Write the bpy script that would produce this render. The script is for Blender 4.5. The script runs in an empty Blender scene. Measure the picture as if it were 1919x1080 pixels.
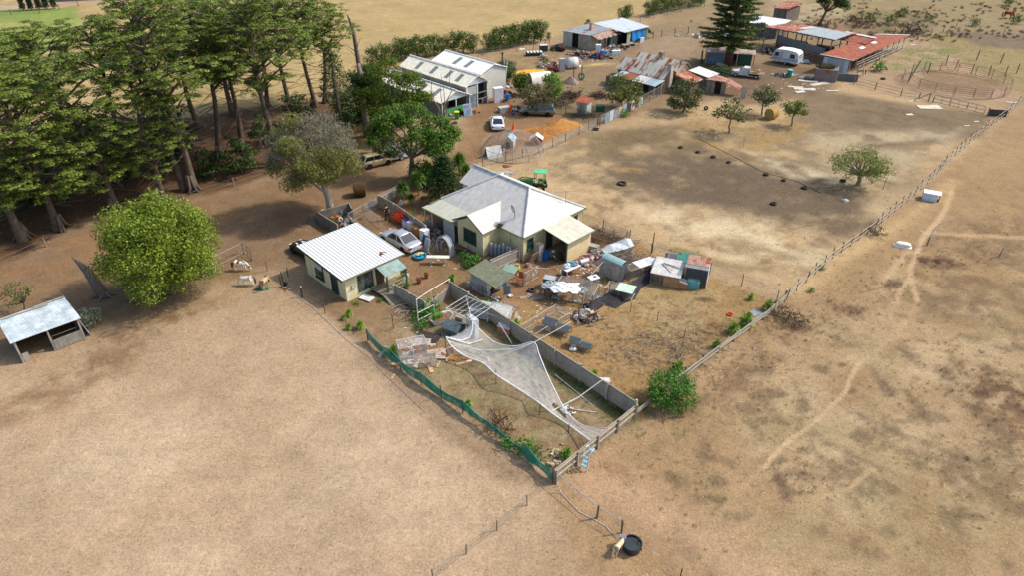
import bpy, math, random
import numpy as np
from mathutils import Vector, Matrix
SC=bpy.context.scene; COL=SC.collection
R=math.radians; rnd=random.Random(7)
FOC,PIT,CH=1300.0,R(33),33.0
S_,C_=math.sin(PIT),math.cos(PIT)
def W(x,y,z=0.0):
    """surveyed point: bearing of a photo pixel met at height z"""
    u=(x-960)/FOC; v=(y-540)/FOC
    t=(CH-z)/(S_+v*C_)
    return Vector((u*t,(C_-v*S_)*t,z))
# ---------------------------------------------------------------- materials
MATS={}
class NT:
    def __init__(s,m): s.t=m.node_tree; s.n=s.t.nodes; s.l=s.t.links
    def new(s,k,**kw):
        n=s.n.new(k)
        for a,b in kw.items(): setattr(n,a,b)
        return n
    def put(s,sock,v):
        if v is None: return
        if isinstance(v,bpy.types.NodeSocket): s.l.new(v,sock)
        elif isinstance(v,(tuple,list)) and len(v)==3 and sock.type=='RGBA': sock.default_value=(*v,1)
        else: sock.default_value=v
    def math(s,op,a,b=None,c=None,clamp=False):
        n=s.new('ShaderNodeMath',operation=op,use_clamp=clamp)
        s.put(n.inputs[0],a); s.put(n.inputs[1],b); s.put(n.inputs[2],c); return n.outputs[0]
    def mix(s,f,a,b,mode='MIX'):
        n=s.new('ShaderNodeMix',data_type='RGBA',blend_type=mode)
        s.put(n.inputs[0],f); s.put(n.inputs[6],a); s.put(n.inputs[7],b); return n.outputs[2]
    def noise(s,vec,sc,det=3,rough=.55,dist=0):
        n=s.new('ShaderNodeTexNoise'); s.put(n.inputs['Vector'],vec)
        n.inputs['Scale'].default_value=sc; n.inputs['Detail'].default_value=det
        n.inputs['Roughness'].default_value=rough; n.inputs['Distortion'].default_value=dist; return n.outputs['Fac']
    def rng(s,v,a,b,c=0,d=1):
        n=s.new('ShaderNodeMapRange'); s.put(n.inputs[0],v)
        for i,q in enumerate((a,b,c,d)): n.inputs[1+i].default_value=q
        return n.outputs[0]
    def xyz(s,v):
        n=s.new('ShaderNodeSeparateXYZ'); s.put(n.inputs[0],v); return n.outputs
    def vec(s,x,y,z=0):
        n=s.new('ShaderNodeCombineXYZ'); s.put(n.inputs[0],x); s.put(n.inputs[1],y); s.put(n.inputs[2],z); return n.outputs[0]
    def wn(s,v,d='1D'):
        n=s.new('ShaderNodeTexWhiteNoise',noise_dimensions=d)
        s.put(n.inputs['W' if d=='1D' else 'Vector'],v); return n.outputs[0]
    def bump(s,h,st,dist=.05):
        n=s.new('ShaderNodeBump'); s.put(n.inputs['Height'],h); n.inputs['Strength'].default_value=st; n.inputs['Distance'].default_value=dist; return n.outputs[0]
def newmat(name):
    m=bpy.data.materials.new(name); m.use_nodes=True
    return m,NT(m),m.node_tree.nodes['Principled BSDF']
def srgb(c):
    """'#rrggbb' or tuple of linear"""
    if isinstance(c,str):
        v=[int(c[i:i+2],16)/255 for i in (1,3,5)]
        return tuple(x/12.92 if x<=.04045 else ((x+.055)/1.055)**2.4 for x in v)
    return c
def mat(col,col2=None,rough=.8,metal=0,sc=2.,kind='plain',amt=.5,rust=0.,alpha=1.,w=.3,spec=.3,dirt=.35,bump=.0,trans=0):
    """cached procedural material"""
    key=(col,col2,rough,metal,sc,kind,amt,rust,alpha,w,spec,dirt,bump,trans)
    if key in MATS: return MATS[key]
    m,N,B=newmat(kind+'_surface'); MATS[key]=m
    c1=srgb(col); c2=srgb(col2) if col2 else tuple(x*.72 for x in c1)
    tc=N.new('ShaderNodeTexCoord'); ob=tc.outputs['Object']; uv=tc.outputs['UV']
    n1=N.noise(ob,sc,5,.62)
    c=N.mix(N.rng(n1,.5-.3*amt-.02,.5+.3*amt),c1,c2)
    hb=None
    X=N.xyz(uv)
    if kind=='planks' or kind=='boards':   # planks run along v, boards along u
        q=N.math('DIVIDE',X[0 if kind=='planks' else 1],w); fl=N.math('FLOOR',q); fr=N.math('FRACT',q)
        c=N.mix(N.math('MULTIPLY',N.wn(fl),.55),c,tuple(x*.5 for x in c1))
        st=N.noise(N.vec(N.math('MULTIPLY',X[0],12 if kind=='planks' else 1.2),N.math('MULTIPLY',X[1],1.2 if kind=='planks' else 12)),1.5,4)
        c=N.mix(N.rng(st,.45,.75,0,.5),c,tuple(x*.45 for x in c1))
        ln=N.rng(fr,0,.12,1,0); c=N.mix(N.math('MULTIPLY',ln,.75),c,(.015,.013,.01)); hb=fr
    if kind=='weather':    # painted weatherboards
        fr=N.math('FRACT',N.math('DIVIDE',X[1],w)); ln=N.rng(fr,0,.16,1,0)
        c=N.mix(N.math('MULTIPLY',ln,.55),c,tuple(x*.25 for x in c1)); hb=fr
        chip=N.noise(N.vec(N.math('MULTIPLY',X[0],1.5),N.math('MULTIPLY',X[1],9)),2.2,5,.7)
        c=N.mix(N.rng(chip,.68,.74,0,.7),c,(.1,.075,.05))
    if kind=='tin':
        st=N.math('FLOOR',N.math('DIVIDE',X[0],.78)); r=N.wn(st)
        row=N.math('FLOOR',N.math('DIVIDE',N.math('ADD',X[1],N.math('MULTIPLY',r,1.4)),w*8))
        r2=N.wn(N.vec(st,row,0),'3D')
        c=N.mix(N.math('MULTIPLY',r2,.55*amt+.1),c,c2)
        fr=N.math('FRACT',N.math('DIVIDE',X[0],.78)); c=N.mix(N.rng(fr,0,.07,.45,0),c,tuple(x*.3 for x in c2))
        if rust>0:
            rn=N.noise(N.vec(N.math('MULTIPLY',X[0],1.6),N.math('MULTIPLY',X[1],.5),N.math('MULTIPLY',st,3.1)),1.1,7,.72,.4)
            rn=N.math('ADD',rn,N.math('MULTIPLY',N.math('SUBTRACT',r2,.5),.22))
            k=.72-.42*rust; f=N.rng(rn,k,k+.09)
            rc=N.mix(N.noise(ob,3.5,5,.7),srgb('#843f28'),srgb('#ad6645'))
            rc=N.mix(N.rng(N.noise(ob,1.2,3),.4,.62,0,.6),rc,srgb('#5e2a1c'))
            c=N.mix(f,c,rc)
        hb=N.math('SINE',N.math('MULTIPLY',X[0],6.2832/.152))
    if kind=='rib':
        if amt==0: c=N.mix(N.rng(n1,.35,.7,0,.25),c1,tuple(x*.8 for x in c1))
        fr=N.math('FRACT',N.math('DIVIDE',X[0],w)); c=N.mix(N.math('MULTIPLY',N.math('COMPARE',fr,.5,.2),.85),c,c2)
    if kind=='brick':
        bk=N.new('ShaderNodeTexBrick'); N.put(bk.inputs['Vector'],uv); bk.inputs['Scale'].default_value=1/w
        N.put(bk.inputs['Color1'],c1); N.put(bk.inputs['Color2'],c2); N.put(bk.inputs['Mortar'],tuple(x*.5 for x in c1)); c=bk.outputs[0]
    if kind=='cells':
        q=N.math('FRACT',N.math('DIVIDE',X[0],w)); p=N.math('FRACT',N.math('DIVIDE',X[1],w))
        f=N.math('MAXIMUM',N.rng(q,0,.12,1,0),N.rng(p,0,.12,1,0)); c=N.mix(f,c,c2)
    if kind=='bark':
        st=N.noise(N.vec(N.math('MULTIPLY',X[0],9),N.math('MULTIPLY',X[1],1.1)),1.2,6,.7)
        c=N.mix(N.rng(st,.35,.65),c1,c2); hb=st
    # grime from fine noise
    d=N.noise(ob,sc*5.3,4,.7); c=N.mix(N.rng(d,.45,.8,0,dirt),c,tuple(x*.4 for x in c1))
    N.put(B.inputs['Base Color'],c); B.inputs['Roughness'].default_value=rough
    B.inputs['Metallic'].default_value=metal; B.inputs['Specular IOR Level'].default_value=spec
    if hb is not None: N.put(B.inputs['Normal'],N.bump(hb,.35,.02))
    elif bump: N.put(B.inputs['Normal'],N.bump(d,bump,.05))
    if alpha<1:
        # wire or cloth mesh: open area between threads
        f=N.math('ADD',N.rng(N.noise(ob,sc*1.7,4,.7),.3,.75,-.5,.5),0)
        a=N.math('ADD',alpha,N.math('MULTIPLY',f,alpha*.7),clamp=True)
        tr=N.new('ShaderNodeBsdfTransparent'); mx=N.new('ShaderNodeMixShader')
        N.put(mx.inputs[0],a); N.l.new(tr.outputs[0],mx.inputs[1]); N.l.new(B.outputs[0],mx.inputs[2])
        N.l.new(mx.outputs[0],N.n['Material Output'].inputs[0])
    return m
def leafmat(cols,trans=.25,patch=None,psc=.5,name='foliage'):
    key=('leaf',tuple(cols),trans,patch,psc)
    if key in MATS: return MATS[key]
    m,N,B=newmat(name); MATS[key]=m
    g=N.new('ShaderNodeNewGeometry'); ri=g.outputs['Random Per Island']
    cr=N.new('ShaderNodeValToRGB'); N.put(cr.inputs[0],ri); el=cr.color_ramp.elements
    for i,c in enumerate(cols):
        p=i/(len(cols)-1)
        e=el[0] if i==0 else (el[1] if i==len(cols)-1 else el.new(p)); e.position=p
    for e,c in zip(sorted(el,key=lambda e:e.position),cols): e.color=(*srgb(c),1)
    c=cr.outputs[0]
    tc=N.new('ShaderNodeTexCoord').outputs['Object']; n1=N.noise(tc,psc,4,.6)
    if patch: c=N.mix(N.rng(n1,.46,.6),c,srgb(patch))
    c=N.mix(N.rng(N.noise(tc,1.1,3),.35,.7,0,.35),c,(.02,.03,.008))
    N.put(B.inputs['Base Color'],c); B.inputs['Roughness'].default_value=.65; B.inputs['Specular IOR Level'].default_value=.25
    if trans:
        t=N.new('ShaderNodeBsdfTranslucent'); N.put(t.inputs[0],c); mx=N.new('ShaderNodeMixShader'); mx.inputs[0].default_value=trans
        N.l.new(B.outputs[0],mx.inputs[1]); N.l.new(t.outputs[0],mx.inputs[2]); N.l.new(mx.outputs[0],N.n['Material Output'].inputs[0])
    return m
# ---------------------------------------------------------------- mesh builder
class MB:
    def __init__(s): s.v=[]; s.f=[]; s.sm=False
    def face(s,*pts):
        i=len(s.v); s.v+= [tuple(p) for p in pts]; s.f.append(tuple(range(i,i+len(pts)))); return s
    def box(s,c,d,rz=0,rx=0,ry=0):
        """centre c, full size d, optional rotations in degrees"""
        M=Matrix.Rotation(R(rz),3,'Z')@Matrix.Rotation(R(ry),3,'Y')@Matrix.Rotation(R(rx),3,'X'); c=Vector(c); i=len(s.v)
        for x in (-.5,.5):
            for y in (-.5,.5):
                for z in (-.5,.5): s.v.append(tuple(c+M@Vector((x*d[0],y*d[1],z*d[2]))))
        for q in ((0,1,3,2),(4,6,7,5),(0,4,5,1),(2,3,7,6),(0,2,6,4),(1,5,7,3)): s.f.append(tuple(i+k for k in q))
        return s
    def bx(s,x0,x1,y0,y1,z0,z1): return s.box(((x0+x1)/2,(y0+y1)/2,(z0+z1)/2),(x1-x0,y1-y0,z1-z0))
    def slab(s,pts,t,down=True):
        """polygon given as 3D points, thickened by t downwards"""
        pts=[Vector(p) for p in pts]; n=len(pts); i=len(s.v); o=Vector((0,0,-t))
        nn=Vector((0,0,0))
        for k in range(n): nn+=pts[k].cross(pts[(k+1)%n])
        if nn.z<0: pts=pts[::-1]
        s.v+= [tuple(p) for p in pts]+[tuple(p+o) for p in pts]
        s.f.append(tuple(range(i,i+n))); s.f.append(tuple(range(i+2*n-1,i+n-1,-1)))
        for k in range(n): a=i+k; b=i+(k+1)%n; s.f.append((a,a+n,b+n,b))
        return s
    def panel(s,a,b,z0,z1,t=.03,z0b=None,z1b=None):
        """upright panel from a to b (2D) between heights"""
        a=Vector((a[0],a[1],0)); b=Vector((b[0],b[1],0)); d=(b-a).normalized(); n=Vector((-d.y,d.x,0))*t/2
        z0b=z0 if z0b is None else z0b; z1b=z1 if z1b is None else z1b; i=len(s.v)
        for p,q0,q1 in ((a,z0,z1),(b,z0b,z1b)):
            for m in (-n,n):
                for z in (q0,q1): s.v.append((p.x+m.x,p.y+m.y,z))
        for q in ((0,1,3,2),(4,6,7,5),(0,4,5,1),(2,3,7,6),(0,2,6,4),(1,5,7,3)): s.f.append(tuple(i+k for k in q))
        return s
    def tube(s,pts,r,n=6,cap=True):
        pts=[Vector(p) for p in pts]; rs=r if isinstance(r,(list,tuple)) else [r]*len(pts); i0=len(s.v); m=len(pts)
        up=None
        for k,p in enumerate(pts):
            d=(pts[min(k+1,m-1)]-pts[max(k-1,0)]).normalized()
            if up is None: up=Vector((0,0,1)) if abs(d.z)<.9 else Vector((1,0,0))
            a=d.cross(up).normalized(); b=a.cross(d).normalized(); up=b
            for j in range(n):
                t=2*math.pi*j/n; s.v.append(tuple(p+(a*math.cos(t)+b*math.sin(t))*rs[k]))
        for k in range(m-1):
            for j in range(n):
                a=i0+k*n+j; b=i0+k*n+(j+1)%n; s.f.append((a,b,b+n,a+n))
        if cap: s.f.append(tuple(range(i0+n-1,i0-1,-1))); s.f.append(tuple(range(i0+(m-1)*n,i0+m*n)))
        return s
    def lathe(s,c,prof,n=16,close=False):
        """prof: list of (r,z)"""
        i0=len(s.v); c=Vector(c)
        for r,z in prof:
            for j in range(n): t=2*math.pi*j/n; s.v.append((c.x+r*math.cos(t),c.y+r*math.sin(t),c.z+z))
        for k in range(len(prof)-1):
            for j in range(n): a=i0+k*n+j; b=i0+k*n+(j+1)%n; s.f.append((a,b,b+n,a+n))
        if prof[0][0]>.001: s.f.append(tuple(range(i0+n-1,i0-1,-1)))
        if prof[-1][0]>.001: q=i0+(len(prof)-1)*n; s.f.append(tuple(range(q,q+n)))
        return s
    def ell(s,c,r,n=10,m=6,zr=None,jit=0):
        i0=len(s.v); rr=random.Random(int(abs(c[0]*991+c[1]*57))%9999)
        for k in range(m+1):
            t=math.pi*k/m
            for j in range(n):
                a=2*math.pi*j/n; q=1+jit*(rr.random()-.5)*2
                s.v.append((c[0]+r[0]*math.sin(t)*math.cos(a)*q,c[1]+r[1]*math.sin(t)*math.sin(a)*q,c[2]+r[2]*math.cos(t)*q))
        for k in range(m):
            for j in range(n): a=i0+k*n+j; b=i0+k*n+(j+1)%n; s.f.append((a,a+n,b+n,b))
        return s
    def torus(s,c,R0,r0,n=18,m=8,rx=0,rz=0):
        i0=len(s.v); M=Matrix.Rotation(R(rz),3,'Z')@Matrix.Rotation(R(rx),3,'X'); c=Vector(c)
        for k in range(n):
            a=2*math.pi*k/n
            for j in range(m):
                b=2*math.pi*j/m; q=R0+r0*math.cos(b); s.v.append(tuple(c+M@Vector((q*math.cos(a),q*math.sin(a),r0*math.sin(b)))))
        for k in range(n):
            for j in range(m):
                a=i0+k*m+j; b=i0+k*m+(j+1)%m; c2=i0+((k+1)%n)*m+(j+1)%m; d=i0+((k+1)%n)*m+j; s.f.append((a,d,c2,b))
        return s
    def extr(s,prof,y0,y1,cx=0,cz=0):
        """profile in x,z extruded along y"""
        n=len(prof); i=len(s.v)
        s.v+=[(cx+x,y0,cz+z) for x,z in prof]+[(cx+x,y1,cz+z) for x,z in prof]
        s.f.append(tuple(range(i,i+n))); s.f.append(tuple(range(i+2*n-1,i+n-1,-1)))
        for k in range(n): a=i+k; b=i+(k+1)%n; s.f.append((b,a,a+n,b+n))
        return s
    def frame(s,a,b,z0,z1,t=.05,bars=0,mid=False):
        """open rectangular frame standing between a and b"""
        a=Vector((a[0],a[1])); b=Vector((b[0],b[1]))
        P=lambda u,z:(a.x+(b.x-a.x)*u,a.y+(b.y-a.y)*u,z)
        s.tube([P(0,z0),P(0,z1)],t/2,4); s.tube([P(1,z0),P(1,z1)],t/2,4); s.tube([P(0,z0+t/2),P(1,z0+t/2)],t/2,4); s.tube([P(0,z1),P(1,z1)],t/2,4)
        if mid: s.tube([P(0,(z0+z1)/2),P(1,(z0+z1)/2)],t/2,4)
        for k in range(bars): u=(k+1)/(bars+1); s.tube([P(u,z0),P(u,z1)],t/2,4)
        return s
def mesh_from(name,v,f,m,smooth=False,uv=True,xf=None):
    me=bpy.data.meshes.new(name)
    if xf is not None: v=[tuple(xf@Vector(p)) for p in v]
    me.from_pydata(v,[],f); me.materials.append(m)
    if smooth: me.shade_smooth()
    if uv and len(me.polygons):
        L=me.uv_layers.new(name='UVMap').data
        co=np.empty(len(v)*3,'f'); me.vertices.foreach_get('co',co); co=co.reshape(-1,3)
        for p in me.polygons:
            n=p.normal
            if abs(n.z)>.999: u=Vector((1,0,0))
            else: u=Vector((0,0,1)).cross(n).normalized()
            w=n.cross(u)
            for li in p.loop_indices:
                q=Vector(co[me.loops[li].vertex_index]); L[li].uv=(q.dot(u),q.dot(w))
    return me
def link(name,me,parent=None):
    o=bpy.data.objects.new(name,me); COL.objects.link(o)
    if parent is not None: o.parent=parent
    return o
def tag(o,label,cat,group=None):
    o['label']=label; o['category']=cat
    if group: o['group']=group
    return o
def thing(name,label,cat,loc,rz=0,group=None):
    o=bpy.data.objects.new(name,None); COL.objects.link(o); o.empty_display_size=.3
    if len(loc)==2: loc=(loc[0],loc[1],0)
    o.location=loc; o.rotation_euler=(0,0,R(rz)); return tag(o,label,cat,group)
def xf_of(t): return (Matrix.Translation(t.location)@Matrix.Rotation(t.rotation_euler.z,4,'Z')).inverted()
SPLIT={'side_wall','partition','corner_board','downpipe','front_wall','wall_piece','legs','leg','clear_sheet','annex_wall','dark_end','side_panel','patch_sheet','cream_panel','shoes','roof_plank','side_rails','bearers','mudguard','bands','back_screen','end_wall','corner_panel','white_panel','glass_door','lean_to_wall','cross_beam','stand','hay_rack','pallets','rails_pair','canopy_post','verandah_post','balustrade_post','roof_trim','seat','toys','ears','green_lean_to'}
def islands(mb):
    p=list(range(len(mb.v)))
    def fd(a):
        while p[a]!=a: p[a]=p[p[a]]; a=p[a]
        return a
    for f in mb.f:
        for q in f[1:]: p[fd(q)]=fd(f[0])
    g={}
    for f in mb.f: g.setdefault(fd(f[0]),[]).append(f)
    out=[]
    for fs in g.values():
        ids=sorted({i for f in fs for i in f}); mp={a:k for k,a in enumerate(ids)}; b=MB(); b.sm=mb.sm; b.v=[mb.v[i] for i in ids]; b.f=[tuple(mp[i] for i in f) for f in fs]; out.append(b)
    return out
def part(t,name,mb,m,world=False,smooth=False,label=None,_s=True):
    if _s and name in SPLIT:
        L=islands(mb)
        if 1<len(L)<=8: return [part(t,name,b,m,world,smooth,label,False) for b in L][0]
    """world=True: the builder's points are world points, brought into the thing's frame"""
    root=t
    while root.parent is not None: root=root.parent
    o=link(name,mesh_from(name,mb.v,mb.f,m,smooth or mb.sm,xf=xf_of(root) if world else None),t)
    if label: o['label']=label
    return o
def solo(name,mb,m,label,cat,loc,rz=0,group=None,smooth=False,world=False):
    """a thing that is one mesh"""
    if len(loc)==2: loc=(loc[0],loc[1],0)
    X=(Matrix.Translation(loc)@Matrix.Rotation(R(rz),4,'Z')).inverted() if world else None
    o=link(name,mesh_from(name,mb.v,mb.f,m,smooth or mb.sm,xf=X)); o.location=loc; o.rotation_euler=(0,0,R(rz)); return tag(o,label,cat,group)
def dup(root,loc,rz=0,label=None,group=None,s=1,sz=None):
    def cp(o,par):
        c=o.copy(); COL.objects.link(c); c.parent=par
        for ch in list(o.children): cp(ch,c)
        return c
    r=cp(root,None); r.location=(loc[0],loc[1],loc[2] if len(loc)>2 else 0); r.rotation_euler=(0,0,R(rz)); r.scale=(s,s,sz or s)
    if label: r['label']=label
    if group: r['group']=group
    return r
def L2(o,rz=-45):
    """local frame helper for buildings lying on the farm's 45 degree grid"""
    a=R(rz); ca,sa=math.cos(a),math.sin(a); o=Vector((o[0],o[1],0))
    return lambda x,y,z=0.:Vector((o.x+ca*x-sa*y,o.y+sa*x+ca*y,z))
# world, sun, camera
def setup():
    w=bpy.data.worlds.new('World'); SC.world=w; w.use_nodes=True; nt=w.node_tree
    sky=nt.nodes.new('ShaderNodeTexSky'); sky.sky_type='NISHITA'; sky.sun_disc=False
    az=R(12); el=R(47)   # sun azimuth measured from +x towards +y
    sky.sun_elevation=el; sky.sun_rotation=math.pi/2-az; sky.air_density=1.; sky.dust_density=2.5; sky.altitude=50
    bg=nt.nodes['Background']; nt.links.new(sky.outputs[0],bg.inputs[0]); bg.inputs[1].default_value=.15
    sd=bpy.data.lights.new('sun','SUN'); so=bpy.data.objects.new('sun',sd); COL.objects.link(so)
    sd.energy=2.45; sd.angle=R(2.2); sd.color=(1,.94,.85)
    d=Vector((math.cos(az)*math.cos(el),math.sin(az)*math.cos(el),math.sin(el))); so.rotation_euler=d.to_track_quat('Z','Y').to_euler()
    cd=bpy.data.cameras.new('camera'); co=bpy.data.objects.new('camera',cd); COL.objects.link(co); SC.camera=co
    cd.sensor_width=36; cd.lens=36*FOC/1919; cd.clip_end=3000; cd.clip_start=.5
    co.location=(0,0,CH); co.rotation_euler=(R(90)-PIT,0,0)
    v=SC.view_settings; v.view_transform='Standard'; v.look='None'; v.exposure=EXPO; v.gamma=1; v.use_curve_mapping=False
    SC.render.engine='CYCLES'; SC.cycles.transparent_max_bounces=16; SC.cycles.max_bounces=6
EXPO=0.7
# ---------------------------------------------------------------- the ground: one sheet, colour of dirt, straw and grass as vertex colour
def vnoise(x,y,s,seed=0):
    x=x/s+seed*17.3; y=y/s-seed*9.1; xi=np.floor(x).astype(np.int64); yi=np.floor(y).astype(np.int64); fx=x-xi; fy=y-yi
    fx=fx*fx*(3-2*fx); fy=fy*fy*(3-2*fy)
    def h(a,b):
        n=(a*374761393+b*668265263+seed*974711)&0x7fffffff; n=((n^(n>>13))*1274126177)&0x7fffffff; return ((n^(n>>16))&0xffff)/65535.
    return (h(xi,yi)*(1-fx)+h(xi+1,yi)*fx)*(1-fy)+(h(xi,yi+1)*(1-fx)+h(xi+1,yi+1)*fx)*fy
def fbm(x,y,s,o=4,seed=0):
    r=0;a=1;t=0
    for k in range(o): r=r+a*vnoise(x,y,s/2**k,seed+k); t+=a; a*=.55
    return r/t
def sdf_poly(x,y,P):
    d=np.full(x.shape,1e9); inside=np.zeros(x.shape,bool); n=len(P)
    for i in range(n):
        x0,y0=P[i]; x1,y1=P[(i+1)%n]; dx,dy=x1-x0,y1-y0
        t=np.clip(((x-x0)*dx+(y-y0)*dy)/(dx*dx+dy*dy+1e-9),0,1); d=np.minimum(d,(x-x0-t*dx)**2+(y-y0-t*dy)**2)
        c=((y0>y)!=(y1>y))&(x<(x1-x0)*(y-y0)/((y1-y0) if abs(y1-y0)>1e-9 else 1e-9)+x0); inside^=c
    return np.where(inside,-1,1)*np.sqrt(d)
def sdf_line(x,y,P):
    d=np.full(x.shape,1e9)
    for i in range(len(P)-1):
        x0,y0=P[i]; x1,y1=P[i+1]; dx,dy=x1-x0,y1-y0
        t=np.clip(((x-x0)*dx+(y-y0)*dy)/(dx*dx+dy*dy+1e-9),0,1); d=np.minimum(d,(x-x0-t*dx)**2+(y-y0-t*dy)**2)
    return np.sqrt(d)
def px(P): return [tuple(W(a,b)[:2]) for a,b in P]
def ground():
    # graded sheet: dense near the place, reaching far past the frame
    ys=[-30.]; 
    while ys[-1]<900: ys.append(ys[-1]+max(.16,.0052*max(ys[-1],0)) if ys[-1]>12 else ys[-1]+3)
    t=np.linspace(-1,1,761); tx=np.sign(t)*(np.abs(t)*.72+.28*np.abs(t)**5)
    Y,T=np.meshgrid(np.array(ys),tx,indexing='ij'); X=T*(np.maximum(Y,12)*.95+26)
    ny,nx=X.shape; x=X.ravel(); y=Y.ravel()
    wx=x+(fbm(x,y,7,4,3)-.5)*5; wy=y+(fbm(x,y,7,4,8)-.5)*5
    col=np.tile(np.array(srgb('#a98c6b')),(x.size,1))
    def lay(c,m): 
        nonlocal col; col=col*(1-m[:,None])+np.array(srgb(c))*m[:,None]
    def sm(d,w): u=np.clip(.5-d/w,0,1); return u*u*(3-2*u)
    def poly(P,c,w=1.5,op=1.,warp=.5,ns=None,ncut=(.35,.65)):
        m=sm(sdf_poly(x+(wx-x)*warp,y+(wy-y)*warp,px(P)),w)*op
        if ns: m=m*np.clip((fbm(x,y,ns,5,int(ns*7)+len(P))-ncut[0])/(ncut[1]-ncut[0]),0,1)
        lay(c,m)
    def line(P,c,wd,op=1.,w=.8,warp=.15,ns=None):
        m=sm(sdf_line(x+(wx-x)*warp,y+(wy-y)*warp,px(P))-wd/2,w)*op
        if ns: m=m*np.clip((fbm(x,y,ns,4,5)-.3)/.3,0,1)
        lay(c,m)
    def blob(a,b,rx,ry,c,op=1.,rot=0,ns=1.2,cut=(.32,.6)):
        o=W(a,b); ca,sa=math.cos(R(rot)),math.sin(R(rot)); dx=wx*.4+x*.6-o.x; dy=wy*.4+y*.6-o.y
        u=(dx*ca+dy*sa)/rx; v=(-dx*sa+dy*ca)/ry; m=np.clip(1.25-np.sqrt(u*u+v*v),0,1); m=m*m*(3-2*m)*op
        if ns: m=m*np.clip((fbm(x,y,ns,5,int(a)%13)-cut[0])/(cut[1]-cut[0]),0,1)
        lay(c,m)
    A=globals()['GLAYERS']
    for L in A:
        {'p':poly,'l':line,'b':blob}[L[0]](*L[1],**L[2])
    # broad natural variation
    q=fbm(x,y,9,5,21); col*= (0.89+.22*q)[:,None]; q=fbm(x,y,2.2,4,31); col*=(.91+.18*q)[:,None]; q=fbm(x,y,.7,3,41); col*=(.94+.12*q)[:,None]
    lum=(col@np.array([.3,.6,.1]))[:,None]; col=(lum+(col-lum)*.85)*.83*np.array([1.0,.985,.885])
    z=np.zeros_like(x)
    v=np.stack([x,y,z],1)
    idx=np.arange(ny*nx).reshape(ny,nx); f=np.stack([idx[:-1,:-1],idx[:-1,1:],idx[1:,1:],idx[1:,:-1]],-1).reshape(-1,4)
    me=bpy.data.meshes.new('ground'); me.vertices.add(len(v)); me.vertices.foreach_set('co',v.astype('f').ravel())
    me.loops.add(f.size); me.loops.foreach_set('vertex_index',f.astype('i').ravel())
    me.polygons.add(len(f)); me.polygons.foreach_set('loop_start',np.arange(0,f.size,4,dtype='i')); me.update()
    ca=me.color_attributes.new('soil','FLOAT_COLOR','POINT'); ca.data.foreach_set('color',np.c_[col,np.ones(len(col))].astype('f').ravel())
    m,N,B=newmat('dry_ground'); at=N.new('ShaderNodeAttribute',attribute_name='soil'); c=at.outputs['Color']
    ob=N.new('ShaderNodeTexCoord').outputs['Object']
    n1=N.noise(ob,.55,6,.72); n2=N.noise(ob,2.6,6,.75); n3=N.noise(ob,7.,6,.85)
    g=N.math('ADD',N.rng(n1,.3,.7,-.15,.13),N.math('ADD',N.rng(n2,.3,.7,-.2,.18),N.rng(n3,.3,.7,-.48,.42)))
    c=N.mix(1,c,N.vec(N.math('ADD',1,g),N.math('ADD',1,g),N.math('ADD',1,g)),'MULTIPLY')
    c=N.mix(N.rng(N.noise(ob,3.3,4,.8),.63,.72,0,.4),c,srgb('#4a3523'))     # droppings and dead weed crumbs
    c=N.mix(N.rng(N.noise(ob,5.1,3,.8,.8),.66,.74,0,.5),c,srgb('#cdb892'))  # straw scraps
    for vs,th,cc,op in ((2.1,.085,'#3f2e20',.75),(3.7,.09,'#e0d0ac',.6),(1.1,.05,'#33261b',.7)):
        vo=N.new('ShaderNodeTexVoronoi'); N.put(vo.inputs['Vector'],ob); vo.inputs['Scale'].default_value=vs; k=N.math('MULTIPLY',N.math('LESS_THAN',vo.outputs['Distance'],th),N.math('GREATER_THAN',N.noise(ob,.35,3),.5)); c=N.mix(N.math('MULTIPLY',k,op),c,srgb(cc))
    N.put(B.inputs['Base Color'],c); B.inputs['Roughness'].default_value=.95; B.inputs['Specular IOR Level'].default_value=.1
    N.put(B.inputs['Normal'],N.bump(N.math('ADD',n2,N.math('MULTIPLY',n3,.5)),.55,.12))
    me.materials.append(m); o=link('ground',me); o['kind']='structure'
TAN='#ad8f70'
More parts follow.
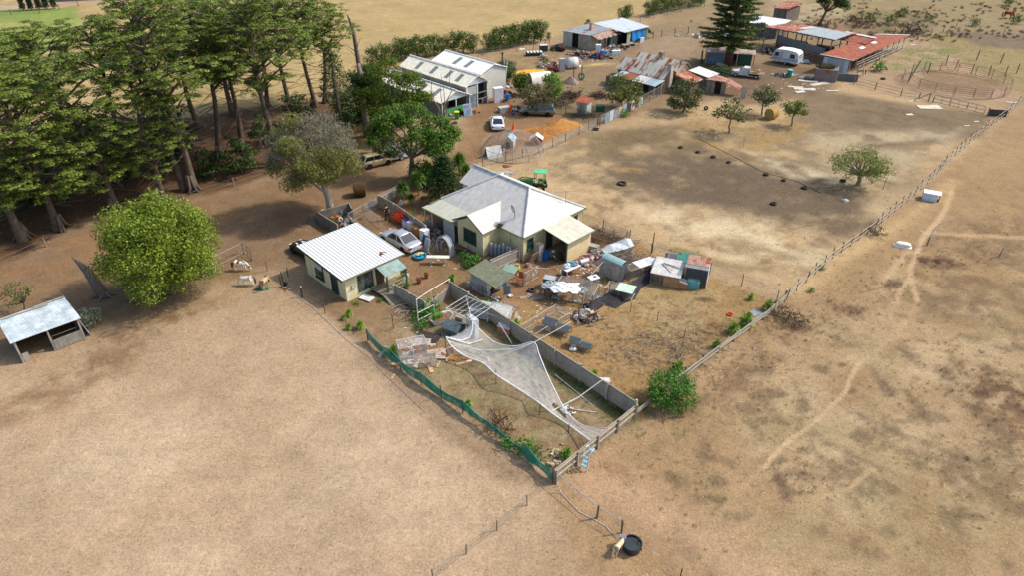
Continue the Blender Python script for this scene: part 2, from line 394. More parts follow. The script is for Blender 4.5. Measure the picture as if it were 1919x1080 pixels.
GLAYERS=[
 # far straw field
 ('p',([(-900,-230),(2800,-230),(2500,-30),(1300,-5),(1210,24),(1010,76),(905,98),(700,128),(560,190),(330,250),(0,370),(-900,700)],'#b79c66'),dict(w=3,warp=.3)),
 ('p',([(-900,-230),(2800,-230),(1300,-5),(1010,76),(560,190),(0,370),(-900,700)],'#a58c58'),dict(w=3,op=.6,ns=6,warp=.3)),
 ('p',([(560,190),(700,125),(900,100),(1010,80),(1290,5),(1290,30),(1010,110),(900,140),(700,190)],'#a48a5a'),dict(w=5,op=.6,ns=3)),
 # neighbour's lawn, drive
 ('p',([(-500,20),(0,18),(145,14),(160,70),(40,110),(-600,160)],'#83963f'),dict(w=2,warp=.2)),
 ('b',(60,45,22,5,'#b0a260'),dict(op=.7,ns=6,rot=10)),
 ('p',([(-300,22),(20,18),(150,6),(240,8),(200,-40),(50,-30),(35,8),(-300,10)],'#b59a80'),dict(w=1.5,warp=.1)),
 ('p',([(-300,10),(30,8),(40,-40),(-300,-60)],'#8a8660'),dict(w=3,ns=3)),
 # forest floor
 ('p',([(-300,430),(0,300),(300,230),(560,190),(700,200),(700,260),(640,300),(520,325),(400,360),(160,412),(0,505),(-300,560)],'#664b36'),dict(w=2.5,warp=.6)),
 ('p',([(-200,440),(160,380),(500,300),(520,335),(160,425),(0,520)],'#6f5034'),dict(w=2,ns=1.3,op=.8)),
 ('p',([(640,200),(740,190),(760,300),(660,310)],'#8d7747'),dict(w=4,op=.8)),
 # driveway band and dirt round the buildings
 ('p',([(-300,560),(0,500),(160,415),(400,362),(520,330),(660,300),(740,290),(760,350),(700,380),(690,440),(560,500),(440,520),(330,560),(160,620),(-300,760)],'#8b6f54'),dict(w=3)),
 ('p',([(-200,530),(0,490),(160,430),(400,370),(560,340),(700,320),(690,370),(500,400),(200,500),(0,600)],'#98724c'),dict(w=4,ns=2.5,op=.7)),
 ('p',([(420,380),(700,330),(720,420),(560,500),(440,470)],'#816447'),dict(w=4,ns=2.,op=.7)),
 ('p',([(690,440),(740,330),(850,285),(880,200),(960,150),(1100,150),(1240,200),(1120,230),(930,330),(900,420),(1000,500),(1200,470),(1120,560),(880,590),(700,560)],'#8d6b4a'),dict(w=3)),
 ('p',([(850,230),(1000,215),(1100,235),(950,310),(860,320)],'#a5805a'),dict(w=4,op=.8,ns=4)),
 # big front paddock
 ('p',([(-900,760),(100,690),(330,600),(520,560),(610,580),(690,640),(1030,905),(1060,1000),(820,1200),(-1200,1400)],'#b39677'),dict(w=4)),
 ('p',([(-600,1100),(200,700),(600,620),(820,800),(900,950),(400,1200)],'#c0a587'),dict(w=8,op=.8,ns=7)),
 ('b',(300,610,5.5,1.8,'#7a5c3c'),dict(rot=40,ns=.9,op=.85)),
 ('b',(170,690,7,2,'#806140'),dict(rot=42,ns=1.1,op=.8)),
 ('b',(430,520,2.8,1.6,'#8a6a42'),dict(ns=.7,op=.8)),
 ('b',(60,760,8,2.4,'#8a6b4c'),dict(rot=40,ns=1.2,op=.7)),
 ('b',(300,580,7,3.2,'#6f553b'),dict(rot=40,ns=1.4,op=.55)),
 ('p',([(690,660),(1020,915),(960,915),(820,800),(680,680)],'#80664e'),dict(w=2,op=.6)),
 # net yard
 ('p',([(600,560),(760,530),(880,575),(1190,785),(1040,900),(690,640)],'#8c7050'),dict(w=1)),
 ('p',([(700,620),(880,580),(1190,785),(1040,900)],'#a58f6c'),dict(w=1.5,ns=1.,op=.8)),
 ('p',([(760,560),(900,600),(1180,780),(1150,800),(1000,720),(860,640),(760,610)],'#5c6638'),dict(w=1.5,ns=1.1,op=.75)),
 ('p',([(760,600),(900,640),(1100,800),(1000,850),(800,700)],'#75754a'),dict(w=2,ns=.7,op=.5)),
 ('l',([(905,590),(1010,665),(1110,735),(1180,780)],'#3c5a1c'),dict(wd=1.2,op=.95,ns=.8)),
 # hen yard
 ('p',([(870,560),(1000,500),(1120,425),(1460,572),(1190,785)],'#a07d4c'),dict(w=1)),
 ('p',([(900,600),(1100,600),(1200,700),(1120,720)],'#a9814c'),dict(w=3,ns=1.6,op=.8)),
 ('p',([(1150,560),(1400,560),(1330,660),(1180,700),(1080,640)],'#a28460'),dict(w=3,ns=2.,op=.7)),
 ('p',([(1180,520),(1440,565),(1300,640),(1150,620)],'#a99a6c'),dict(w=3,ns=1.2,op=.5)),
 ('p',([(980,480),(1100,470),(1130,520),(1000,560),(900,560),(930,520)],'#8e6a48'),dict(w=2)),
 ('b',(1322,566,1.1,.5,'#5e4030'),dict(ns=None,op=.9)),
 ('b',(1215,770,1.8,.5,'#4c5f25'),dict(rot=135,ns=.6)),
 # yard between cottage and house
 ('p',([(700,430),(840,470),(960,520),(880,575),(760,545),(650,570),(700,500)],'#92704e'),dict(w=2)),
 ('p',([(840,420),(930,500),(880,560),(800,520)],'#7c6440'),dict(w=2,ns=1.,op=.6)),
 # middle paddock
 ('p',([(880,310),(1100,235),(1240,205),(1560,150),(1850,212),(1885,230),(1460,572),(1120,425),(1000,400),(930,340)],'#b5976e'),dict(w=2)),
 ('p',([(1000,250),(1500,230),(1850,230),(1600,420),(1300,420),(1050,330)],'#837055'),dict(w=5,ns=2.2,op=.75,ncut=(.4,.62))),
 ('p',([(1000,300),(1500,300),(1750,300),(1500,520),(1150,430)],'#6f5d49'),dict(w=5,ns=1.1,op=.65,ncut=(.48,.68))),
 ('p',([(1200,380),(1480,420),(1560,470),(1470,560),(1200,440)],'#d0ba94'),dict(w=5,ns=3.,op=.9)),
 ('p',([(1000,330),(1250,400),(1200,450),(1050,400)],'#c0a27a'),dict(w=4,ns=3.,op=.7)),
 ('p',([(1180,290),(1300,270),(1480,300),(1600,370),(1660,420),(1560,440),(1400,400),(1250,370),(1150,330)],'#6e5c49'),dict(w=3,op=.95,ns=2.5,ncut=(.1,.5))),
 ('p',([(1090,250),(1300,225),(1350,270),(1190,300),(1080,290)],'#7a6548'),dict(w=3,op=.9,ns=3,ncut=(.2,.6))),
 ('p',([(1100,290),(1500,290),(1650,420),(1500,410),(1200,380)],'#6a5b4a'),dict(w=3,op=.55,ns=1.3)),
 ('p',([(1500,165),(1860,215),(1840,260),(1600,280),(1480,250)],'#7a6750'),dict(w=3,op=.85)),
 ('p',([(1560,180),(1700,200),(1780,230),(1620,240)],'#6b5644'),dict(w=3,op=.6,ns=2)),
 ('p',([(1520,250),(1800,240),(1700,320),(1660,400),(1560,330)],'#b3a07f'),dict(w=4,ns=2.4,op=.9)),
 ('p',([(1280,225),(1500,215),(1540,240),(1400,300),(1300,260)],'#a48450'),dict(w=3,ns=2,op=.9)),
 ('p',([(1400,280),(1540,320),(1600,350),(1480,330)],'#c9b592'),dict(w=2,op=.9,ns=2)),
 ('b',(1185,320,2.2,1.2,'#b08a4c'),dict(ns=1)),
 ('b',(1450,480,6,2.0,'#8f7556'),dict(rot=-45,ns=1.5,op=.7)),
 ('l',([(1240,462),(1330,488),(1400,500),(1440,505)],'#7c6a48'),dict(wd=1.,op=.7,w=1.5)),
 ('l',([(1270,466),(1320,478)],'#5c7030'),dict(wd=.4,op=.8)),
 # farmyard top
 ('p',([(930,110),(1210,50),(1440,40),(1500,20),(1700,60),(1560,150),(1240,205),(1100,235),(940,180)],'#8f7657'),dict(w=4)),
 ('p',([(1200,70),(1320,60),(1300,110),(1200,100)],'#9c8468'),dict(w=4,op=.9)),
 ('p',([(1300,110),(1560,130),(1560,170),(1400,200),(1300,150)],'#765e48'),dict(w=3,op=.8)),
 ('p',([(930,110),(1050,100),(1060,150),(960,160)],'#a08856'),dict(w=3,ns=2,op=.8)),
 ('b',(1120,120,3.6,1.3,'#d0b068'),dict(ns=2,op=.95)),
 ('b',(1070,150,3.5,1.,'#b9985a'),dict(ns=2,op=.8)),
 ('b',(1065,108,3.,1.,'#a5682a'),dict(ns=2)),
 ('b',(1015,248,5.,3.2,'#9a6a34'),dict(ns=1.2,op=.95,rot=20)),('b',(1060,262,4.,1.,'#a07038'),dict(ns=1.,op=.8,rot=45)),
 # outer right paddock
 ('p',([(1040,915),(1460,580),(1885,232),(1925,190),(2600,150),(3200,1300),(1200,1300)],'#a3835d'),dict(w=1.5)),
 ('p',([(1300,800),(1700,500),(1919,600),(1919,1080),(1400,1080)],'#b89c76'),dict(w=8,ns=4,op=.9)),
 ('p',([(1050,920),(1300,790),(1420,900),(1300,1080),(1150,1080)],'#a9865f'),dict(w=5,ns=4,op=.8)),
 ('p',([(1120,860),(1500,600),(1919,350),(2300,700),(1919,1080),(1300,1080)],'#6e5a45'),dict(w=8,ns=1.3,op=.75,ncut=(.53,.72))),
 ('p',([(1200,860),(1500,640),(1919,450),(2300,700),(1919,1080),(1400,1080)],'#8d8056'),dict(w=8,ns=4,op=.3,ncut=(.45,.7))),
 ('p',([(1480,560),(1919,250),(1919,520),(1600,600)],'#a08257'),dict(w=4,ns=3,op=.8)),
 ('p',([(1700,440),(1919,400),(1919,620),(1760,600)],'#7d6347'),dict(w=3,ns=1.3,op=.8)),
 ('b',(1590,585,2.2,1.2,'#6a4f38'),dict(rot=-30,ns=.8)),
 ('b',(1480,610,2.,1.,'#5e4434'),dict(rot=-30,ns=.7)),('b',(1750,490,2.6,1.1,'#5f4330'),dict(rot=-20,ns=.6)),
 ('b',(1670,530,1.6,.9,'#5e4433'),dict(ns=.6)),('b',(1880,740,3.8,4.4,'#6b5039'),dict(rot=30,ns=.7,op=.9)),
 ('b',(1400,700,4,1.6,'#6f5840'),dict(rot=40,ns=.9,op=.7)),('b',(1300,760,2.5,1.2,'#725a42'),dict(rot=40,ns=.8,op=.7)),
 ('b',(1490,900,2.4,.9,'#6f5947'),dict(ns=.7,op=.7)),('b',(1560,830,5.5,.5,'#74624c'),dict(rot=-38,ns=.9,op=.6)),('b',(1670,800,6.5,.5,'#74624c'),dict(rot=-38,ns=.9,op=.6)),
 ('b',(1140,885,1.1,.8,'#7c4c2c'),dict(ns=.5,op=.7)),('b',(1590,690,.4,.3,'#5e4433'),dict(ns=None,op=.7)),
 ('b',(1860,900,5,3,'#7b6446'),dict(rot=-40,ns=.9,op=.8)),('b',(1340,620,2.4,1.,'#6b4f3c'),dict(ns=.9,rot=40,op=.6)),
 ('l',([(1790,350),(1765,405),(1725,450),(1708,500),(1712,530),(1722,565)],'#c2a178'),dict(wd=.5,w=.4,op=.95)),
 ('l',([(1706,525),(1690,545),(1682,570)],'#c2a178'),dict(wd=.4,w=.4,op=.8)),
 ('l',([(1700,470),(1670,510),(1650,535)],'#c2a178'),dict(wd=.6,w=.5,op=.7)),
 ('l',([(1730,435),(1800,440),(1925,445)],'#c2a178'),dict(wd=.8,w=.5,op=.6)),
 ('l',([(1612,685),(1585,735),(1540,785),(1480,830),(1440,862),(1425,880)],'#c4a47a'),dict(wd=.28,w=.3,op=.95)),
 ('l',([(1722,565),(1700,605),(1650,650),(1612,685)],'#c4a47a'),dict(wd=.3,w=.4,op=.35)),('l',([(1425,880),(1370,930),(1330,1000)],'#c4a47a'),dict(wd=.3,w=.5,op=.3)),
 ('l',([(1640,880),(1600,915),(1540,940)],'#c4a47a'),dict(wd=.3,w=.35,op=.6)),
 ('l',([(1500,545),(1600,470),(1700,410),(1790,340)],'#c2a06e'),dict(wd=1.4,w=2,op=.8)),
 ('l',([(1120,905),(1300,1000),(1420,1080)],'#b89372'),dict(wd=3,w=3,op=.7)),
 ('p',([(1540,20),(1720,60),(1860,150),(1919,180),(2500,170),(2600,-60),(1700,-40),(1500,0)],'#968255'),dict(w=3)),
 ('p',([(1560,0),(2400,-60),(2400,70),(1700,60)],'#8e7b60'),dict(w=4,ns=3,op=.8)),
 ('p',([(1640,110),(1720,80),(1800,90),(1760,130),(1680,140)],'#6f7c3a'),dict(w=4,ns=2,op=.8)),
 ('p',([(1780,60),(2200,70),(2200,110),(1830,85)],'#7c6a58'),dict(w=3,op=.9)),
 ('p',([(1730,125),(1870,150),(1850,185),(1720,165)],'#8c7052'),dict(w=2,op=.9)),
 ('p',([(1600,20),(1740,20),(1750,70),(1640,60)],'#66603c'),dict(w=3,ns=1.4,op=.8)),
 ('p',([(1480,0),(1600,10),(1560,50),(1450,40)],'#a89c78'),dict(w=3,ns=2,op=.9)),
 ('p',([(1290,0),(1440,-10),(1440,40),(1200,60)],'#927c58'),dict(w=3,op=.8)),
 ('b',(1890,215,3,3.5,'#a88040'),dict(ns=2,op=.7)),
]
# ---------------------------------------------------------------- generic building pieces
CREAM=dict(col='#e0d2a4',col2='#cdbd8c',rough=.7,dirt=.2); GREEN='#2b5444'; ZINC='#b9bdbd'
GLASS=lambda: mat('#1d2426','#33403f',rough=.15,spec=.6,dirt=.05)
def window(T,a,b,z0,z1,n,fr=GREEN,cols=2,rows=2,pane=None,label=None,fw=.09,sill=True):
    a=Vector((a[0],a[1],0)); b=Vector((b[0],b[1],0)); n=Vector((n[0],n[1],0)).normalized(); u=(b-a); L=u.length; u.normalize()
    def bar(m,s0,s1,q0,q1,off,t):
        c=a+u*(s0+s1)/2+n*off; m.box((c.x,c.y,(q0+q1)/2),(s1-s0,t,q1-q0),rz=math.degrees(math.atan2(u.y,u.x)))
    f=MB(); bar(f,0,L,z1-fw,z1,.03,.08); bar(f,0,L,z0,z0+fw,.03,.08); bar(f,0,fw,z0+fw,z1-fw,.03,.08); bar(f,L-fw,L,z0+fw,z1-fw,.03,.08)
    for k in range(1,cols): s=L*k/cols; bar(f,s-fw*.4,s+fw*.4,z0+fw,z1-fw,.028,.07)
    for k in range(1,rows): z=z0+(z1-z0)*k/rows; bar(f,fw,L-fw,z-fw*.25,z+fw*.25,.025,.06)
    o=part(T,'window',f,mat(fr,rough=.5)); 
    if label: o['label']=label
    g=MB(); bar(g,fw,L-fw,z0+fw,z1-fw,.012,.012); part(o,'pane',g,pane or GLASS())
    if sill: s=MB(); bar(s,-.05,L+.05,z0-.06,z0,.07,.14); part(o,'sill',s,mat(fr,rough=.6))
    return o
def door(T,a,b,z0,z1,n,col='#5a5248',label=None):
    a=Vector((a[0],a[1],0)); b=Vector((b[0],b[1],0)); n=Vector((n[0],n[1],0)).normalized(); u=(b-a); L=u.length; u.normalize(); az=math.degrees(math.atan2(u.y,u.x))
    c=(a+b)/2+n*.03; d=MB().box((c.x,c.y,(z0+z1)/2),(L,.05,z1-z0),rz=az); o=part(T,'door',d,mat(col,kind='planks',w=.2))
    c=a+u*(L-.12)+n*.08; part(o,'handle',MB().box((c.x,c.y,(z0+z1)/2),(.05,.06,.14),rz=az),mat('#b0b0a8',metal=.6,rough=.4)); 
    if label:o['label']=label
    return o
FL={}
def fence(name,label,pts,h=1.2,kind='wire',step=2.4,col='#5b5046',group=None,cat='fence',pr=.05,wires=3,rails=(),rcol=None,net=None,outer=1,ph=None,lean=0,gap=0,jit=.04):
    """pts: world points. A fence is posts (a mesh each) with palings, rails, wire or netting between"""
    pts=[Vector((p[0],p[1],0)) for p in pts]; o=pts[0]; T=thing(name,label,cat,(o.x,o.y,0),0,group)
    P=[p-o for p in pts]; rr=random.Random(int(o.x*31+o.y*7)); m=mat(col,kind='planks',w=.31,dirt=.6) if kind=='paling' else mat(col)
    pm=mat(col,dirt=.5); ph=ph or h+.08
    pme=mesh_from('post',*(lambda b:(b.v,b.f))(MB().box((0,0,ph/2),(pr*2,pr*2,ph)) if kind in('paling','board') else MB().tube([(0,0,0),(0,0,ph)],pr,6)),pm)
    def post(p):
        q=link('post',pme,T); q.location=(p.x,p.y,0); q.rotation_euler=(R(rr.uniform(-1,1)*(2+lean)),R(rr.uniform(-1,1)*(2+lean)),rr.random()); return q
    pal=MB(); rl=MB(); wr=MB(); nt=MB()
    for i in range(len(P)-1):
        a,b=P[i],P[i+1]; L=(b-a).length; u=(b-a)/L; n=Vector((-u.y,u.x,0))*outer; az=math.degrees(math.atan2(u.y,u.x)); k=max(1,round(L/step))
        for j in range(k+(i==len(P)-2)): post(a+u*(L*j/k)+(n*.06 if kind=='paling' else Vector()))
        if kind=='paling':
            x=0
            while x<L:
                w=.095; hh=h+rr.uniform(-jit,jit)
                if rr.random()>gap: c=a+u*(x+w/2)-n*.02; pal.box((c.x,c.y,hh/2+.02),(w-.008,.02,hh),rz=az)
                x+=.1
        if kind=='board':
            for z in rails:
                for j in range(k):
                    z_=z+rr.uniform(-jit,jit); c=a+u*(L*(j+.5)/k)+n*(pr+.012+.006*(j%2)); rl.box((c.x,c.y,z_),(L/k+.02,.03,.19),rz=az,ry=rr.uniform(-1,1))
        elif rails:
            for z in rails:
                for j in range(k):
                    p=a+u*(L*j/k); q=a+u*(L*(j+1)/k); dz=rr.uniform(-1,1)*jit*2
                    if kind=='pole': rl.tube([p+Vector((0,0,z+rr.uniform(-jit,jit)))+n*.06,(p+q)/2+Vector((0,0,z-jit*rr.random()*.6))+n*.06,q+Vector((0,0,z+dz*.5))+n*.06],.036,5)
                    elif kind=='paling': c=(p+q)/2+n*.025; rl.box((c.x,c.y,z),(L/k,.045,.09),rz=az)
                    else: rl.tube([p+Vector((0,0,z)),q+Vector((0,0,z))],.025,5)
        if kind in('wire','mesh') and wires:
            for w in range(wires):
                z=h*(w+1)/wires-.03; wr.tube([a+Vector((0,0,z)),(a+b)/2+Vector((0,0,z-.02)),b+Vector((0,0,z))],.009,3,cap=False)
        if net: nt.face(a+Vector((0,0,.02)),b+Vector((0,0,.02)),b+Vector((0,0,h)),a+Vector((0,0,h)))
    if pal.v:
        part(T,'palings',pal,m); cp=MB()
        for i in range(len(P)-1): a,b=P[i],P[i+1]; d=(b-a).normalized()*.03; cp.panel((a-d)[:2],(b+d)[:2],h+.02,h+.06,.07)
        part(T,'capping',cp,mat('#a59b8d',dirt=.5))
    if rl.v: part(T,'rail',rl,mat(rcol or col,dirt=.4))
    if wr.v: part(T,'wire',wr,mat('#8c8a84',rough=.5,metal=.3))
    if nt.v: part(T,'netting',nt,net)
    return T
def WL(*a): return [W(x,y) for x,y in a]
WIRE=lambda al=.22,c='#8d8c86': mat(c,c,alpha=al,sc=3,dirt=0)
# ---------------------------------------------------------------- the farmhouse
def house():
    T=thing('farmhouse','cream weatherboard farmhouse with pale iron hip roof and green window frames','house',(1.06,55.1),-45)
    wb=mat(kind='weather',w=.18,**CREAM); e=.28; zt=2.6
    w=MB(); w.bx(-11.2,-e,e,8.4,0,zt-.06); part(T,'wall',w,wb)
    g=MB(); g.bx(-6.98,-3.45,-1.85,e-.01,0,zt-.06)           # front gable room
    g.extr([(-6.98,zt-.06),(-3.45,zt-.06),(-5.215,zt+.93)],-1.85,-1.82); part(T,'gable_wall',g,wb)
    rf=mat('#dcd8cf','#b9b4aa',kind='tin',rust=.0,rough=.6,amt=.7,dirt=.4); rw=mat('#dcd8cf','#b9b4aa',kind='tin',rust=.0,rough=.6,amt=.6,dirt=.35)
    C0=(0,0,zt);C1=(0,8.7,zt);RA=(-3.5,4.36,5);RB=(-7.7,4.36,5);F0=(-11.58,0,zt);F1=(-11.58,8.7,zt)
    p=MB(); p.slab([C0,F0,RB,RA],.05); p.slab([F0,F1,RB],.05); p.slab([C1,F1,RB,RA],.05); rp=part(T,'roof',p,rf)
    p=MB(); p.slab([(0,0,zt+.004),(0,8.7,zt+.004),(-3.5,4.36,5.004)],.05); part(T,'hip_roof',p,rw)
    # ridge and hip caps
    cap=MB()
    for a,b in ((C0,RA),(C1,RA),(RA,RB),(RB,F0),(RB,F1)): cap.tube([Vector(a)+Vector((0,0,.05)),Vector(b)+Vector((0,0,.05))],.1,6)
    part(rp,'ridge_capping',cap,mat('#d2d2cd',rough=.5))
    gt=MB(); gt.box((-1.6,-.05,zt-.02),(3.2,.12,.1)); gt.box((.05,4.35,zt-.02),(.12,8.8,.1)); gt.box((-11.63,3.6,zt-.05),(.12,10,.1)); part(rp,'gutter',gt,mat('#5d6a55','#77705a',rough=.7))
    p=MB(); yr=2.35; zr=3.82
    p.slab([(-5.215,-2.15,zr),(-5.215,yr,zr),(-3.15,.02,zt+.05),(-3.15,-2.15,zt+.05)],.05); g1=part(T,'gable_roof',p,rw)
    p=MB(); p.slab([(-5.215,-2.15,zr),(-5.215,yr,zr),(-7.3,.02,zt+.05),(-7.3,-2.15,zt+.05)],.05); part(T,'gable_roof',p,rf)
    p=MB(); p.tube([(-5.215,-2.17,zr-.06),(-3.13,-2.17,zt-.01)],.07,4); p.tube([(-5.215,-2.17,zr-.06),(-7.32,-2.17,zt-.01)],.07,4); part(g1,'bargeboard',p,mat('#3f5546',rough=.6))
    # back wing on the same ridge
    p=MB(); p.slab([(-7.6,4.37,4.98),(-11.4,4.37,4.98),(-11.4,2.35,3.75),(-9.6,2.35,3.75)],.05); p.slab([(-7.6,4.37,4.98),(-11.4,4.37,4.98),(-11.4,6.4,3.75),(-9.6,6.4,3.75)],.05); part(T,'back_roof',p,rf)
    p=MB().tube([(-7.7,4.37,5.04),(-11.45,4.37,5.04)],.1,6); part(T,'ridge_capping',p,mat('#d2d2cd',rough=.5))
    w=MB(); w.bx(-11.1,-8.6,2.6,6.1,zt-.1,3.72); w.extr([(2.6,3.72),(6.1,3.72),(4.37,4.85)],-11.1,-11.06) if 0 else None; part(T,'back_gable_wall',w,wb)
    # verandah
    p=MB(); p.slab([(-11.58,.0,zt-.01),(-7.25,.0,zt-.01),(-7.25,-2.15,zt-.28),(-11.9,-2.15,zt-.28)],.04); v=part(T,'verandah_roof',p,mat('#c4c5ba','#a6a892',kind='tin',amt=.8,dirt=.5))
    p=MB().box((-9.57,-2.2,zt-.33),(4.7,.1,.1)); part(v,'gutter',p,mat('#6d6c3c','#8d9068'))
    for x in (-11.7,-10.6): part(T,'verandah_post',MB().box((x,-2.05,1.15),(.1,.1,2.3)),mat('#d6d0b8'))
    p=MB(); 
    for k in range(9): p.box((-11.65+k*.12,-2.05,.65),(.03,.02,.9))
    for z in (.2,1.1): p.box((-11.15,-2.05,z),(1.,.035,.05))
    part(T,'balustrade',p,mat('#b9c4c6'))
    p=MB(); p.panel((-8.9,-2.02),(-8.1,-2.02),0.,2.25); p.panel((-8.08,-2.05),(-7.28,-2.05),0.,2.27); part(T,'grey_panel',p,mat('#8f9496','#a3a6a5',kind='rib',w=.3))
    p=MB().slab([(-11.7,-2.1,.12),(-7.2,-2.1,.12),(-7.2,.2,.12),(-11.7,.2,.12)],.12); part(T,'verandah_floor',p,mat('#6f675c',kind='boards',w=.12))
    # windows
    window(T,(-6.1,-1.85),(-4.35,-1.85),.85,2.2,(0,-1),cols=2,rows=2,fw=.12)
    window(T,(-e,.75),(-e,1.55),.95,2.05,(1,0),cols=1,rows=2,fw=.1)
    window(T,(-e,7.0),(-e,7.8),1.2,2.1,(1,0),cols=1,rows=1,fw=.09,fr='#6a7466')
    part(T,'corner_board',MB().box((-e+.01,e-.01,1.28),(.1,.1,2.54)).box((-e+.01,8.4,1.28),(.1,.1,2.54)).box((-3.45,-1.84,1.27),(.09,.09,2.5)),mat('#e6dcb8'))
    part(T,'downpipe',MB().tube([(-1.95,e-.08,0),(-1.95,e-.08,2.3),(-1.95,-.03,2.5)],.045,6).tube([(-.12,8.1,0),(-.12,8.1,2.4)],.05,6),mat('#d8cca0'))
    # annex
    p=MB(); p.slab([(.05,2.5,2.72),(.05,6.2,2.72),(3.2,6.2,2.3),(3.2,2.5,2.3)],.05); a=part(T,'lean_to_roof',p,mat('#d9d4c2','#b9b29c',kind='tin',amt=.6,dirt=.4))
    part(a,'gutter',MB().box((3.24,4.35,2.27),(.1,3.8,.1)),mat('#6c7a62','#8a8a6a'))
    p=MB(); p.bx(2.85,2.92,2.75,6.05,0,2.22); p.bx(-.27,2.85,6.0,6.05,0,2.3); part(T,'annex_wall',p,mat('#dcc79c','#cdb68a',dirt=.2))
    part(T,'annex_post',MB().box((2.85,2.68,1.1),(.12,.12,2.2)),mat('#4a5a4c'))
    door(T,(-e,3.3),(-e,4.2),0.02,2.05,(1,0),col='#4a4a44')
    # aerials on the roof
    p=MB(); p.tube([(-2.45,1.3,3.25),(-2.45,1.3,4.1)],.03,5); p.tube([(-2.45,1.3,3.35),(-2.1,1.0,3.9)],.02,4); q=part(T,'satellite_mast',p,mat('#6a6d6e'))
    d=MB(); c=Vector((-2.6,1.1,4.2)); M=Matrix.Rotation(R(35),3,'Z')@Matrix.Rotation(R(62),3,'Y')
    for r0,r1,z0,z1 in ((0.001,.2,0,.02),(.2,.42,.02,.1)):
        for k in range(14):
            a0=2*math.pi*k/14; a1=2*math.pi*(k+1)/14; d.face(*[c+M@Vector((r*math.cos(t),r*math.sin(t),z)) for r,t,z in ((r0,a0,z0),(r1,a0,z1),(r1,a1,z1),(r0,a1,z0))])
    part(q,'satellite_dish',d,mat('#4c5052','#5d6163',rough=.5))
    p=MB(); p.tube([(-1.1,6.9,3.3),(-1.1,6.9,4.6)],.025,5); p.tube([(-1.7,6.2,4.55),(-.5,7.6,4.62)],.02,4)
    for k in range(7): t=-.6+k*.2; p.tube([(-1.1+t-.12,6.9+t*1.15+.12,4.6),(-1.1+t+.12,6.9+t*1.15-.12,4.6)],.012,3)
    part(T,'television_aerial',p,mat('#8b8f90'))
    p=MB(); [p.tube([(-1.7+.02*k,.9-.1*k,3.2),(-1.3,.1,3.)],.02,4) for k in (0,)]; 
    # moss plants in the valley gutter
    leafblob('valley_weeds',T,(-3.1,.0,2.75),(.25,.4,.3),160,.09,('#5c5a20','#8a7a2c','#6e6a2a'))
house_later=house
